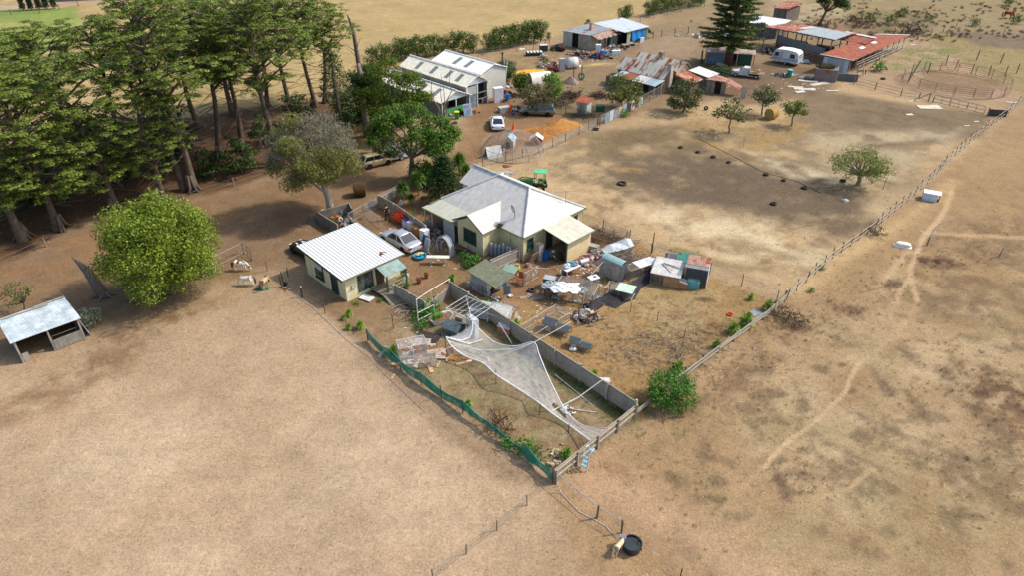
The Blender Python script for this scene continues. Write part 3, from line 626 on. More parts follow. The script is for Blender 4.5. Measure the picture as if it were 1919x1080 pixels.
def cabin():
    T=thing('cabin','small cream cabin with ribbed white skillion roof and green trim','cabin',W(652,566),-45)
    X=-6.3; D=5.6
    w=MB(); w.v=[(0,0,0),(X,0,0),(X,D,0),(0,D,0),(0,0,2.4),(X,0,2.85),(X,D,2.85),(0,D,2.4)]; w.f=[(0,1,5,4),(1,2,6,5),(2,3,7,6),(3,0,4,7),(4,5,6,7)]
    part(T,'wall',w,mat('#e3d9b4','#cfc39a',rough=.7,dirt=.35,kind='rib',w=1.2))
    z=lambda x:2.47-(x/6.3)*.45
    p=MB(); x0,x1=-6.7,.35; p.slab([(x0,-.4,z(x0)),(x1,-.4,z(x1)),(x1,D+.35,z(x1)),(x0,D+.35,z(x0))],.05)
    r=part(T,'roof',p,mat('#e2e2de','#7f8589',rough=.55,dirt=.12,kind='rib',w=.315,amt=0))  # flat roof: shade lines along the ribs are painted in as dark stripes
    part(r,'roof_edge',MB().tube([(x1+.01,-.4,z(x1)+.02),(x1+.01,D+.35,z(x1)+.02)],.03,4),mat('#d9d9d4'))
    f=MB(); f.v=[]
    f.panel((x0,-.43),(x1,-.43),z(x0)-.2,z(x0)+.03,.04,z(x1)-.2,z(x1)+.03); f.panel((x0,D+.38),(x1,D+.38),z(x0)-.2,z(x0)+.03,.04,z(x1)-.2,z(x1)+.03); f.panel((x0-.03,-.45),(x0-.03,D+.4),z(x0)-.2,z(x0)+.02,.04); part(T,'fascia',f,mat(GREEN,rough=.5))
    part(T,'gutter',MB().box((x1+.05,D/2-.02,z(x1)-.07),(.11,D+.85,.1)),mat('#5d5b4c','#77745e'))
    window(T,(-4.7,0),(-3.35,0),.55,2.15,(0,-1),cols=1,rows=3,fw=.08,pane=mat('#8a7a64','#2d2a26',sc=1.5,amt=.3,rough=.3),label='green framed window half covered by boards')
    part(T,'window_board',MB().box((-4.05,-.09,1.95),(1.25,.03,.75)),mat('#c9cdd0',rough=.5))
    window(T,(-2.2,0),(-1.15,0),.25,2.3,(0,-1),cols=1,rows=2,fw=.1)
    window(T,(0,1.2),(0,2.75),.5,2.1,(1,0),cols=2,rows=2,fw=.09,pane=mat('#23282a','#6a6258',sc=1.3,amt=.3,rough=.2))
    door(T,(0,3.05),(0,3.85),.35,2.15,(1,0),col='#5d4b3c')
    part(T,'meter_box',MB().box((.06,.75,1.25),(.1,.42,.42)).tube([(.06,.4,1.),(.12,.35,1.1),(.1,.3,.9)],.03,5),mat('#b9b4a0'))
    # porch
    p=MB().slab([(.15,2.95,2.38),(.15,5.15,2.38),(1.75,5.15,1.95),(1.75,2.95,1.95)],.04); part(T,'porch_roof',p,mat('#93a79c','#7b8f86',kind='tin',amt=.4,dirt=.2))
    for y in (3.05,5.05): part(T,'porch_post',MB().box((1.68,y,.98),(.12,.12,1.96)),mat('#35584a'))
    p=MB().slab([(.02,2.95,.35),(.02,5.1,.35),(1.75,5.1,.35),(1.75,2.95,.35)],.1).bx(.1,1.7,3.0,5.,.0,.25); part(T,'porch_deck',p,mat('#8c8069',kind='boards',w=.14))
    p=MB()
    for zz in (.7,1.05): p.box((1.68,4.1,zz),(.05,2.,.08))
    for k in range(3): p.box((1.68,3.5+k*.55,.72),(.05,.06,.7))
    part(T,'porch_railing',p,mat('#9c9274'))
    part(T,'ramp',MB().slab([(1.75,2.4,.33),(1.75,3.6,.33),(3.3,3.5,.04),(3.3,2.2,.04)],.05).slab([(0.1,2.3,.33),(0.1,2.94,.33),(1.75,3.6,.325),(1.75,2.4,.325)],.05),mat('#8f8672',kind='boards',w=.14))
    solo('white_board',MB().box((0,0,.03),(1.2,.75,.03)),mat('#dcdcd6'),'white board lying at the foot of the cabin ramp','board',W(688,559,.1),-30)
    b=MB()
    for k in range(5): b.box((rnd.uniform(-.4,.4),rnd.uniform(-.25,.25),.03+.02*k),(.3,.1,.03),rz=rnd.uniform(0,180))
    solo('timber_scraps',b,mat('#7a4a2c'),'brown timber offcuts on the cabin roof edge','timber',L2(W(652,566))(-.6,4.5,z(-.6)+.06),-45)
def machinery_sheds():
    o=Vector((-6.2,101.09,0)); wt=mat('#f4f3ee','#e2e0d8',amt=.15,dirt=.06,rough=.6); yl=mat('#f3ecd6','#e4dcc4',amt=.15,dirt=.08,rough=.6); bl=mat('#c3ccd0',kind='rib',w=.25,rough=.5)
    def shed(name,label,x0,x1,y0,y1,ze,zr,rm,sky,open_front,wallm):
        T=thing(name,label,'shed',(o.x,o.y),-45); ym=(y0+y1)/2; ov=.3
        for s,ya in ((0,y0-ov),(1,y1+ov)):
            p=MB().slab([(x1+ov,ya,ze-.1),(x0-ov,ya,ze-.1),(x0-ov,ym,zr),(x1+ov,ym,zr)],.05); r=part(T,'roof',p,rm)
            for x in sky:
                if s==0 or x<0: 
                    q=MB(); zz=lambda y:ze-.1+(zr-ze+.1)*abs(y-ya)/abs(ym-ya)+.012; ya2=ya+(ym-ya)*.18; yb2=ya+(ym-ya)*.8; q.slab([(x,ya2,zz(ya2)),(x+.8,ya2,zz(ya2)),(x+.8,yb2,zz(yb2)),(x,yb2,zz(yb2))],.01); part(r,'skylight',q,mat('#6e7a7e','#8a8676',rough=.35))
        part(T,'ridge_capping',MB().tube([(x1+ov,ym,zr+.02),(x0-ov,ym,zr+.02)],.13,6),mat('#f0efe8'))
        w=MB(); w.panel((x0,y0),(x1,y0),0,ze-.12,.08); w.panel((x0,y1),(x1,y1),0,ze-.12,.08); w.panel((x0,y0),(x0,y1),0,ze-.12,.08)
        if not open_front: w.panel((x1,y0),(x1,y1),0,ze-.12,.08)
        part(T,'wall',w,wallm)
        g=MB(); g.v=[]
        for x in ((x1,) if open_front else (x0,x1)):
            g.extr([(y0,ze-.12),(y1,ze-.12),(ym,zr-.1)],0,.05); i=len(g.v)-6
            for k in range(i,i+6): a,b,c=g.v[k]; g.v[k]=(x-.03+b,a,c)
        part(T,'gable',g,bl)
        if open_front:
            for y in (y0,ym,y1): part(T,'post',MB().box((x1+.02,y,(ze-.12)/2),(.14,.14,ze-.12)),mat('#cdd2d2'))
        return T
    T=shed('machinery_shed','lowest of three joined cream gable sheds, open fronted above a green panel','shed' and -13,2.,-7.0,-1.9,2.3,3.4,yl,(-11,-7.5,-4,-.9),True,mat('#8b8d8a',kind='rib',w=.3))
    part(T,'back_screen',MB().panel((-1.2,-4.5),(-1.2,-2.),0,1.9,.05),mat('#4c1f1c','#2f1714'))
    part(T,'green_panel',MB().panel((2.2,-6.9),(2.2,-2.6),0,1.15,.05),mat('#3c7a55','#4d8a62',kind='rib',w=.5))
    T=shed('machinery_shed','middle gable shed of three with pale blue gable and glazed doors','x' and -13.5,1.6,-5.2+3.2,2.0,3.4,4.5,yl,(-10.5,-7,-3.6,-1.2),True,mat('#8b8d8a',kind='rib',w=.3))
    part(T,'upper_panel',MB().panel((1.62,-1.9),(1.62,.2),1.9,3.1,.04),mat('#aab0ac',kind='rib',w=.4))
    part(T,'glass_door',MB().panel((1.6,-1.9),(1.6,.1),0,1.9,.04),mat('#7d8c90','#5a686c',kind='cells',w=.95,rough=.2))
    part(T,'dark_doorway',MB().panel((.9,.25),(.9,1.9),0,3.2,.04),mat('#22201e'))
    part(T,'cross_beam',MB().box((1.62,1.1,1.9),(.06,1.7,.1)).box((1.62,1.1,1.0),(.06,1.7,.08)),mat('#9a9a92'))
    T=shed('machinery_shed','largest white gable shed at the back with two grey skylights','x' and -10.5,.2,.9+1.2,7.2,4.1,5.0,wt,(-6.6,-4.0),False,mat('#c9c6ba','#b5b2a6',kind='rib',w=.35))
    part(T,'flue',MB().tube([(-.6,7.3,3.9),(-.6,7.3,5.7)],.1,7).tube([(-.6,7.3,5.7),(-.6,7.3,6)],.17,7),mat('#3c332e'))
def long_shed():
    o=W(*(960+985/6.854,20+500/6.854)); o=(o.x,o.y)
    T=thing('long_shed','long low farm shed with patchy rusty iron roof and blue tarpaulin','shed',o,-45)
    rust=mat('#9aa0a3','#7d8386',kind='tin',rust=.35,amt=.8); 
    p=MB(); p.slab([(-5.8,-1.2,2.7),(.2,-.1,2.65),(.2,6.5,2.85),(-5.4,6.5,2.9)],.06); part(T,'roof',p,rust)
    p=MB(); p.slab([(-4.6,6.4,3.05),(3.2,6.4,2.6),(3.4,14.,2.55),(-3.6,14.4,3.1)],.06); part(T,'roof',p,mat('#c9d0d4','#a9b2b6',kind='tin',rust=.22,amt=.9))
    p=MB()
    for k in range(14): y=.4+k*.46; p.slab([(.1,y,2.6),(.1,y+.42,2.6),(1.9+.2*math.sin(k*2),y+.42,2.05),(1.9+.2*math.sin(k*2),y,2.05)],.03)
    part(T,'awning_roof',p,mat('#c8c2b2','#8a5138',kind='tin',rust=.5,amt=1))
    p=MB(); p.panel((-5.5,-.95),(-3.6,-.6),0,2.6,.08); p.panel((-2.2,-.4),(0,0),0,2.6,.08); p.panel((-5.5,-.95),(-5.3,6.4),0,2.7,.08); part(T,'front_wall',p,mat('#9aa2a6','#c6bda8',kind='tin',amt=1,rust=.1))
    part(T,'render_wall',MB().panel((-2.2,-.46),(0,-.06),0,2.5,.05),mat('#b9ab98','#8d8072',sc=1.3))
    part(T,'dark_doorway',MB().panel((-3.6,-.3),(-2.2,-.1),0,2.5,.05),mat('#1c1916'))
    p=MB(); p.panel((0,0),(0,3),0,2.55,.08); p.panel((.3,3.),(.3,6.3),0,2.5,.08); p.panel((2.9,7.6),(2.9,8.7),0,2.45,.06); p.panel((3.0,13.),(3.1,14),0,2.5,.06); p.panel((-3.4,14.1),(3.1,14.),0,2.5,.08); part(T,'side_wall',p,mat('#b8ae96','#8e877a',kind='tin',amt=1,rust=.12))
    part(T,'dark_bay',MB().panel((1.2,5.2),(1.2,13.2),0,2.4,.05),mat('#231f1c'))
    part(T,'green_door',MB().panel((1.25,4.6),(1.9,5.7),0,2.1,.05),mat('#5f7a68')); part(T,'green_door',MB().panel((3.08,13.1),(3.12,13.9),0.1,2.2,.05),mat('#5f7a68'))
    for y in (1.2,2.8,4.4,6.): part(T,'awning_post',MB().tube([(1.8,y,0),(1.8,y,2.1)],.07,5),mat('#9a8f80'))
    t=MB(); n=9
    for k in range(n):
        for j in range(5):
            f=lambda a,b:(2.95+.12*math.sin(a*1.7)+(.05*b),8.9+a*.44,2.4-b*.36-(.18*math.sin(a*.9) if b==5 else 0))
            t.face(f(k,j),f(k+1,j),f(k+1,j+1),f(k,j+1))
    part(T,'blue_tarpaulin',t,mat('#1b7fc4','#1567a5',rough=.5,dirt=.15),smooth=True)
    c=part(T,'chimney',MB().box((-2.1,3.,3.35),(.55,.55,1.3)),mat('#c9825a','#d9b394',kind='brick',w=.5)); part(c,'chimney_cap',MB().box((-2.1,3.,4.02),(.65,.65,.08)),mat('#9d9a90'))
    # side lean-to with green cloth
    part(T,'green_lean_to',MB().slab([(3.1,14.1,2.2),(0,14.1,2.4),(0,16.2,.9),(3.,16.2,.7)],.05),mat('#4a6a58','#5d7c6a'))
def rusty_barn():
    o=(48.83,131.98); T=thing('open_barn','big open barn with patched rusty and grey iron roof on timber posts','barn',o,-45)
    red=mat('#a9583a','#b9a08e',kind='tin',rust=.85,amt=.6); grey=mat('#a8aeb0','#8b9294',kind='tin',rust=.03,amt=.3,w=.6)
    part(T,'roof',MB().slab([(-2.6,-.8,3.9),(3.9,-1.2,4.),(4.4,5.6,3.8),(-2.,6.,3.5)],.05),red)
    part(T,'grey_roof',MB().slab([(3.7,-1.3,4.06),(11.2,-2.2,4.1),(11.,5.4,3.86),(4.3,6.1,3.85)],.05),grey)
    part(T,'rear_roof',MB().slab([(-1.,6.3,3.3),(10.9,5.5,3.7),(10.9,9.,3.3),(0,10.,3.0)],.05),mat('#b98d78','#b0392a',kind='tin',rust=.7,amt=1))
    part(T,'low_roof',MB().slab([(8.6,3.2,3.),(14.4,3.8,2.9),(14.2,8.3,3.2),(9.2,8.4,3.3)],.05),mat('#9c4a30','#a9674c',kind='tin',rust=.9,amt=.3))
    part(T,'patch_sheet',MB().slab([(2.4,2.4,3.93),(3.5,2.3,3.95),(4.3,5.9,3.86),(3.2,6.,3.8)],.02).slab([(8.7,7.6,3.36),(14.4,7.4,3.28),(14.4,8.3,3.28),(8.9,8.6,3.4)],.02),mat('#d6d4cc','#bbb9b0',kind='tin'))
    part(T,'upper_wall',MB().panel((0,0),(10.2,-3.),1.5,2.75,.06,1.6,2.6),mat('#7f888b','#6a6f70',kind='boards',w=.3))
    part(T,'lower_wall',MB().panel((.02,-.06),(12.,-3.45),0,1.5,.06,0,1.5),mat('#74493e','#8a7e78',kind='boards',w=.28))
    for x,y,h in ((-2.3,-.6,3.85),(0,-.2,3.9),(2,-.6,3.9),(3.8,-.9,3.95),(6,-1.5,3.9),(8.2,-1.8,3.9),(10.7,-2.,4.),(10.8,1.6,3.9),(10.7,5.,3.75),(-1.8,5.7,3.4),(2,5.8,3.6),(6,5.7,3.7),(14,3.9,2.8),(14,8,3.1)): part(T,'post',MB().tube([(x,y,0),(x,y,h)],.11,6),mat('#6d5d52','#8e8074'))
    b=MB(); b.tube([(-2.4,-.7,3.8),(3.8,-1.1,3.9),(11,-2.1,3.95)],.09,5); b.tube([(10.9,-2.1,3.9),(10.9,5.3,3.75)],.09,5); b.tube([(8.4,-1.3,1.7),(11.3,1.2,2.9)],.09,5)
    for k in range(9): b.tube([(-1.5+k*1.5,-.9-.12*k,3.72),(-1.2+k*1.5,5.8,3.5)],.05,4)
    part(T,'beams',b,mat('#76685c'))
    part(T,'hay_rack',MB().box((3,3,1.),(2.5,1.2,1.2)).box((7.5,3.5,.8),(3,1.6,1.2)),mat('#3a342e','#5d554a'))
    # red roofed stable
    o=(55.06,115.87); T=thing('stable','long stable with a bright rust red iron roof and grey end wall','stable',o,-45)
    part(T,'roof',MB().slab([(-4.0,-1.7,3.0),(.6,1.3,2.25),(.9,25.4,2.4),(-3.0,19.2,2.9)],.06),mat('#8c3d26','#a85c42',kind='tin',rust=.95,amt=.4))
    part(T,'roof_trim',MB().tube([(-4.0,-1.74,2.98),(.62,1.26,2.24)],.07,4).slab([(-3.,18.9,2.97),(-3.,19.4,2.97),(.9,25.6,2.47),(.9,25.,2.47)],.02),mat('#d9d6cc'))
    for y in (8,13.2): part(T,'clear_sheet',MB().slab([(-1.6,y,2.72),(-.9,y,2.62),(-.9,y+1.6,2.64),(-1.6,y+1.6,2.74)],.02),mat('#dfe2e2'))
    part(T,'end_wall',MB().panel((-3.4,-1.1),(0,1.),0,2.6,.08,0,2.15),mat('#98a4aa','#8b979d',kind='rib',w=.9))
    part(T,'corner_panel',MB().panel((-.55,.58),(.02,.95),0,2.2,.05).panel((-3.42,-1.2),(-2.9,-.88),0,2.55,.05),mat('#b4c2c8'))
    part(T,'back_wall',MB().panel((-3.4,-1.),(-3.,19),0,2.5,.06),mat('#5b4c42','#73432f',kind='planks',w=.3))
    for k in range(10): y=1.2+k*2.6; part(T,'post',MB().tube([(.15+.05*k*.6,y,0),(.15+.05*k*.6,y,2.25)],.09,5),mat('#7d7268','#a39a8e'))
    b=MB(); 
    for z in (.5,1.0,1.4): b.tube([(.3,4.,z),(.8,24.5,z+.05)],.05,4)
    for k in range(14): b.tube([(.2+rnd.random()*.5,3+k*1.5,rnd.uniform(0,.4)),(.3+rnd.random()*.7,3.6+k*1.5+rnd.uniform(-1,1),rnd.uniform(.8,1.8))],.06,4)
    part(T,'rails',b,mat('#9b9186','#b9b1a6'))
    # grey block walls and tin tank hut by the stable
    h=W(1556,155); T=thing('tin_hut','small hut of upright blue grey iron sheets topped with weeds','hut',W(1525,150),-22)
    part(T,'wall',MB().bx(0,3.3,0,2.4,0,1.9),mat('#7f95a2','#7d5a48',kind='tin',amt=1.4,rust=.35)); part(T,'white_door',MB().panel((3.33,.05),(3.33,2.35),0,1.95,.04),mat('#cfc6ba','#a89c90'))
    leafblob('roof_weeds',T,(1.4,1.2,2.15),(1.7,1.,.45),900,.16,('#4c5a2c','#6d6a3a','#59442c','#7c8a44'))
    T=thing('block_wall','low grey block wall beside the tin hut','wall',W(1568,150),-19); part(T,'blocks',MB().bx(0,3.1,0,.2,0,1.15),mat('#6f7070','#5a5b5b',kind='brick',w=.4))
    # roofs half hidden behind the tall pine
    for (a,b,w_,d_,h_,m_,lb,cp) in ((1395,62,7,5,2.6,mat('#e1e2e0','#c9cac8',kind='tin'),'low shed with a white iron roof behind the tall pine','white'),(1447,40,3.2,6.5,3.2,mat('#b9754e','#c9ab92',kind='tin',rust=.75,amt=1),'small shed with an orange rusted roof beyond the pine','rust')):
        q=W(a,b); T=thing('iron_shed',lb,'shed',q,-45); part(T,'roof',MB().slab([(-.3,-.3,h_-.35),(w_,-.3,h_-.2),(w_,d_,h_+.25),(-.3,d_,h_+.1)],.06),m_); part(T,'wall',MB().bx(0,w_-.3,0,d_-.4,0,h_-.45),mat('#6c6259','#8c8378',kind='planks',w=.4))
    # grey tarp lean-to under the pine
    T=thing('tarp_shelter','flat shelter walled with grey sheet and a dark green panel under the pine','shelter',W(1322,118),-12)
    part(T,'roof',MB().slab([(-.2,-.2,1.95),(8.2,0,1.9),(8.4,3,2.),(0,3.2,2.05)],.05),mat('#8a7468','#b9aca0',kind='tin',rust=.4,amt=1)); part(T,'grey_cloth',MB().panel((0,0),(2.8,-.05),0,1.85,.04),mat('#6f7f8a','#5c6b76')); part(T,'white_panel',MB().panel((2.9,-.05),(4.2,-.05),0,1.8,.04),mat('#aeb4b6'))
    part(T,'green_panel',MB().panel((5.5,0),(7.6,0),0,1.85,.04),mat('#2f5240')); part(T,'back_wall',MB().panel((0,3),(8,3),0,1.9,.05),mat('#4d443c')); part(T,'fallen_sheet',MB().box((2.8,-.5,.15),(1.8,.8,.05),rx=10),mat('#c6d0d6'))
    for x in (.0,5.2,8.): part(T,'post',MB().box((x,-.1,.95),(.15,.15,1.9)),mat('#b3a58c'))
    solo('rusty_sheet',MB().panel((0,0),(1.3,.3),0,1.75,.03),mat('#5b2f24','#40221a'),'dark rusted upright sheet beside the green panel','metal sheet',W(1392,121),10)
    T=thing('wood_stack_wall','thin timber screen of upright poles beside the tarp shelter','screen',W(1313,120),70); part(T,'poles',(lambda b:[b.tube([(k*.22,rnd.uniform(-.05,.05),0),(k*.22,rnd.uniform(-.1,.1),1.8+rnd.random()*.4)],.05,4) for k in range(9)] and b)(MB()),mat('#5d5148'))
def cottage():
    o=(17.23,115.36); rm=mat('#b3b5ae','#c9bfa6',kind='tin',rust=.52,amt=.9,dirt=.3)
    o=L2(o)(2.6,-3.2); T=thing('old_cottage','derelict stone cottage with twin rusted iron gables and patched verandah','cottage',(o.x,o.y),-45)
    w=MB(); w.bx(0,8.4,0,7.6,0,2.35)
    part(T,'wall',w,mat('#a8907a','#8c7866',kind='boards',w=.25,sc=1.))
    for y0,y1 in ((-.3,3.8),(3.8,8.)):
        ym=(y0+y1)/2; zz=3.9
        for ya in (y0,y1): part(T,'roof',MB().slab([(-.3,ya,2.4),(8.7,ya,2.4),(8.7,ym,zz),(-.3,ym,zz)],.05),rm)
        for x in (0,8.38):
            g=MB().extr([(y0+.3,2.35),(y1-.3,2.35),(ym,zz-.15)],0,.04); g.v=[(x-.02+b,a,c) for a,b,c in g.v]; part(T,'gable',g,mat('#b79f8c','#947a66'))
    v=MB()
    cs=[]
    for k in range(11):
        x=1.1+k*.72; c=('#9fb2bd','#cfc6b2','#d6d9d6','#8a6a55','#a85a38','#b9c6cc')[(k*5+k//3)%6]; part(T,'verandah_sheet',MB().slab([(x,-.2,2.35),(x+.7,-.2,2.35),(x+.7,-2.6,1.95),(x,-2.6,1.95)],.03),mat(c,kind='tin',rust=.15))
    for x in (1.3,4,6.6,8.8): part(T,'verandah_post',MB().box((x,-2.45,.97),(.12,.12,1.94)),mat('#8f8676'))
    door(T,(5.2,0),(6.1,0),0,2,(0,-1),col='#33383c'); window(T,(7,0),(8.,0),.8,1.9,(0,-1),fr='#8a8270',cols=1); window(T,(8.4,1.2),(8.4,2.2),.8,1.9,(1,0),fr='#8a8270',cols=1)
    for x,y,c in ((8.6,1.6,'#cfc3b4'),(3.9,6.,'#7a5a48')): q=part(T,'chimney',MB().box((x,y,2.6),(.7,.7,3.4)) if x>8 else MB().box((x,y,3.9),(.7,.7,1.2)),mat(c,'#a08a78',kind='brick',w=.5)); part(q,'chimney_cap',MB().box((x,y,4.34 if x>8 else 4.53),(.82,.82,.08)),mat('#8f8276'))
    part(T,'lean_to_roof',MB().slab([(8.8,2.6,2.7),(12.,2.6,1.9),(12.,5.8,1.9),(8.8,5.8,2.7)],.05),mat('#a9583a','#b9a890',kind='tin',rust=.7,amt=1)); part(T,'lean_to_wall',MB().bx(8.8,11.7,2.8,5.6,0,1.8),mat('#7a6a5c',kind='planks',w=.2))
    part(T,'white_lean_to_roof',MB().slab([(8.9,6.2,2.6),(12.6,6.2,2.2),(12.6,9.4,2.2),(8.9,9.4,2.6)],.05),mat('#dcdad2','#c2bfb4',kind='tin')); part(T,'white_lean_to_wall',MB().bx(9,12.2,6.4,9.2,0,2.1),mat('#7a6e64','#988c80'))
    # tumbledown lean-to east of the cottage
    T=thing('ruined_shed','collapsing timber shed with scattered rusted roof sheets','shed',W(1322,172),-30)
    part(T,'roof',MB().slab([(-.2,-.2,2.),(3.,-.3,2.1),(3.2,2.4,1.8),(0,2.6,2.3)],.04).slab([(3.,.2,1.8),(5.,-.2,1.2),(5.2,1.4,1.3),(3.2,2.,1.9)],.04),mat('#a39a90','#a04a32',kind='tin',rust=.6,amt=1.3))
    part(T,'wall',MB().panel((0,0),(1.3,0),0,2,.05).panel((0,0),(0,2.4),0,2,.05).panel((2.3,0),(3.,0),0,1.8,.05),mat('#8d8176','#a59a8e',kind='planks',w=.22)); part(T,'doorway',MB().panel((1.3,.1),(2.3,.1),0,1.8,.04),mat('#251d1a')); part(T,'leaning_board',MB().panel((5.4,-.2),(6.2,0),0,1.7,.04),mat('#bdb3a2'))
    # timber raised bed / low shed west of the cottage
    T=thing('lean_to_pen','low grey timber pen with weeds growing on top','pen',W(1135,158),-45); part(T,'wall',MB().bx(0,4.2,0,1.8,0,1.5),mat('#8a857c','#6c675f',kind='boards',w=.3)); leafblob('roof_weeds',T,(2,.9,1.6),(2,.9,.3),500,.16,('#5a6a34','#75824a','#6b6240'))
    # outhouse
    T=thing('outhouse','narrow pale outhouse with an orange rusted roof inside the wire fence','outhouse',W(1081,216),-30)
    part(T,'wall',MB().bx(0,1.5,0,1.6,0,2.),mat('#bfc1ba','#a2a59e',kind='tin')); part(T,'roof',MB().slab([(-.3,-.3,2.05),(1.8,-.3,2.05),(1.8,1.9,2.3),(-.3,1.9,2.3)],.05),mat('#b0613e','#9a5034',kind='tin',rust=.8)); door(T,(.4,0),(1.1,0),0,1.8,(0,-1),col='#9da39e')
def horse_shelter():
    o=W(45,680); T=thing('horse_shelter','open fronted horse shelter with a patchy pale corrugated roof','shelter',o,44)
    # local x along the front, y to the back
    part(T,'roof',MB().slab([(-.25,-.25,2.05),(4.5,-.25,2.0),(4.4,3.2,2.35),(-.25,3.2,2.4)],.04),mat('#80949a','#ccd3d4',kind='tin',amt=.5,dirt=.3,sc=1.0))
    part(T,'ridge_plank',MB().box((1.6,2.9,2.44),(3.2,.12,.04),rz=-2).box((3.3,3.1,2.44),(2.2,.16,.04)),mat('#a8a294'))
    part(T,'side_wall',MB().panel((-.02,0),(-.02,3.1),0,2.,.04,0,2.3),mat('#8f9a9e','#7d7a74',kind='tin',rust=.15)); part(T,'side_wall',MB().panel((4.3,0),(4.25,3.1),0,1.95,.04,0,2.25),mat('#8f9a9e','#a39a8e',kind='tin',rust=.1))
    part(T,'back_wall',MB().panel((0,3.1),(4.25,3.1),0,2.3,.04),mat('#4d4840','#5f5850',kind='planks',w=.2))
    for x in (0,2.15,4.25): part(T,'post',MB().box((x,-.05,1.),(.12,.12,2.)),mat('#8a7c70','#a3968a'))
    part(T,'plank_panel',MB().panel((2.2,-.13),(4.25,-.13),.05,.95,.04),mat('#9c968c','#7c766c',kind='planks',w=.16)); part(T,'partition',MB().panel((2.15,0),(2.15,1.),.05,.8,.04).panel((.1,-.1),(.5,-.1),0,.8,.04),mat('#a39c90'))
    p=MB().tube([(2.3,.3,.9),(2.3,.3,1.05),(4.,.3,1.05),(4.,.3,.9)],.025,5).tube([(2.3,.3,.6),(4.,.3,.6)],.02,5); part(T,'pipe_gate',p,mat('#b9b9b4',metal=.3))
    part(T,'leaning_sheet',MB().face((4.4,-.05,0),(4.42,.6,0),(4.32,3.1,2.1),(4.32,2.5,2.1)).box((4.6,.9,.6),(.05,1.6,1.2),ry=-12),mat('#8f9a9e','#a9b2b4',kind='tin'))
# ---------------------------------------------------------------- foliage: clouds of small leaf faces
RS=np.random.RandomState(5)
def leafmesh(name,P,size,m,up=.6,asp=.5,out=None,sv=.35):
    n=len(P); P=np.asarray(P,float); d=RS.normal(size=(n,3)); d/=np.linalg.norm(d,axis=1)[:,None]
    nrm=d*(1-up); nrm[:,2]+=up
    if out is not None: nrm+=out*.6
    nrm/=np.linalg.norm(nrm,axis=1)[:,None]+1e-9
    t=np.cross(nrm,RS.normal(size=(n,3))); t/=np.linalg.norm(t,axis=1)[:,None]+1e-9; b=np.cross(nrm,t)
    s=(size*(1+RS.uniform(-sv,sv,n)))[:,None]
    v=np.stack([P-t*s,P-b*s*asp,P+t*s,P+b*s*asp],1).reshape(-1,3)
    me=bpy.data.meshes.new(name); me.vertices.add(4*n); me.vertices.foreach_set('co',v.astype('f').ravel())
    me.loops.add(4*n); me.loops.foreach_set('vertex_index',np.arange(4*n,dtype='i')); me.polygons.add(n); me.polygons.foreach_set('loop_start',np.arange(0,4*n,4,dtype='i')); me.update(); me.materials.append(m); return me
def inball(n,c,r,hollow=.35):
    d=RS.normal(size=(n,3)); d/=np.linalg.norm(d,axis=1)[:,None]; q=(hollow+(1-hollow)*RS.rand(n)**.6)[:,None]
    return np.array(c)+d*q*np.array(r),d
def leafblob(name,parent,c,r,n,size,cols,up=.4):
    P,d=inball(n,c,r,.1); P[:,2]=np.maximum(P[:,2],.02); return link(name,leafmesh(name,P,size,leafmat(cols),up,.45,d),parent)
def clumps(cl,per,size,m,up=.4,asp=.5,hollow=.3):
    Ps=[];Ds=[]
    for c,r in cl:
        k=max(8,int(per*(r[0]*r[1]*max(r[2],.4*r[0]))**.66)); P,d=inball(k,c,r,hollow); Ps.append(P); Ds.append(d)
    return leafmesh('crown',np.concatenate(Ps),size,m,up,asp,np.concatenate(Ds))
def limb(b,p,q,r0,r1,bend=.12,n=4,k=6,rr=rnd):
    p=Vector(p); q=Vector(q); L=(q-p).length; pts=[];rs=[]
    for i in range(n+1):
        t=i/n; w=p.lerp(q,t)+Vector((rr.uniform(-1,1),rr.uniform(-1,1),rr.uniform(-.4,.6)))*L*bend*(1-abs(2*t-1))*.7; pts.append(w if 0<i<n else (p if i==0 else q)); rs.append(r0+(r1-r0)*t)
    b.tube(pts,rs,k,cap=False); return pts
BARK=lambda c='#7d6f62',c2='#4a3f36': mat(c,c2,kind='bark',rough=.95)
CYP=lambda: leafmat(('#36481e','#526824','#72872e','#90a03c','#42561c'),trans=.2)
CYPD=lambda: leafmat(('#1f2c12','#2f401c','#445726','#556a30'),trans=.15)
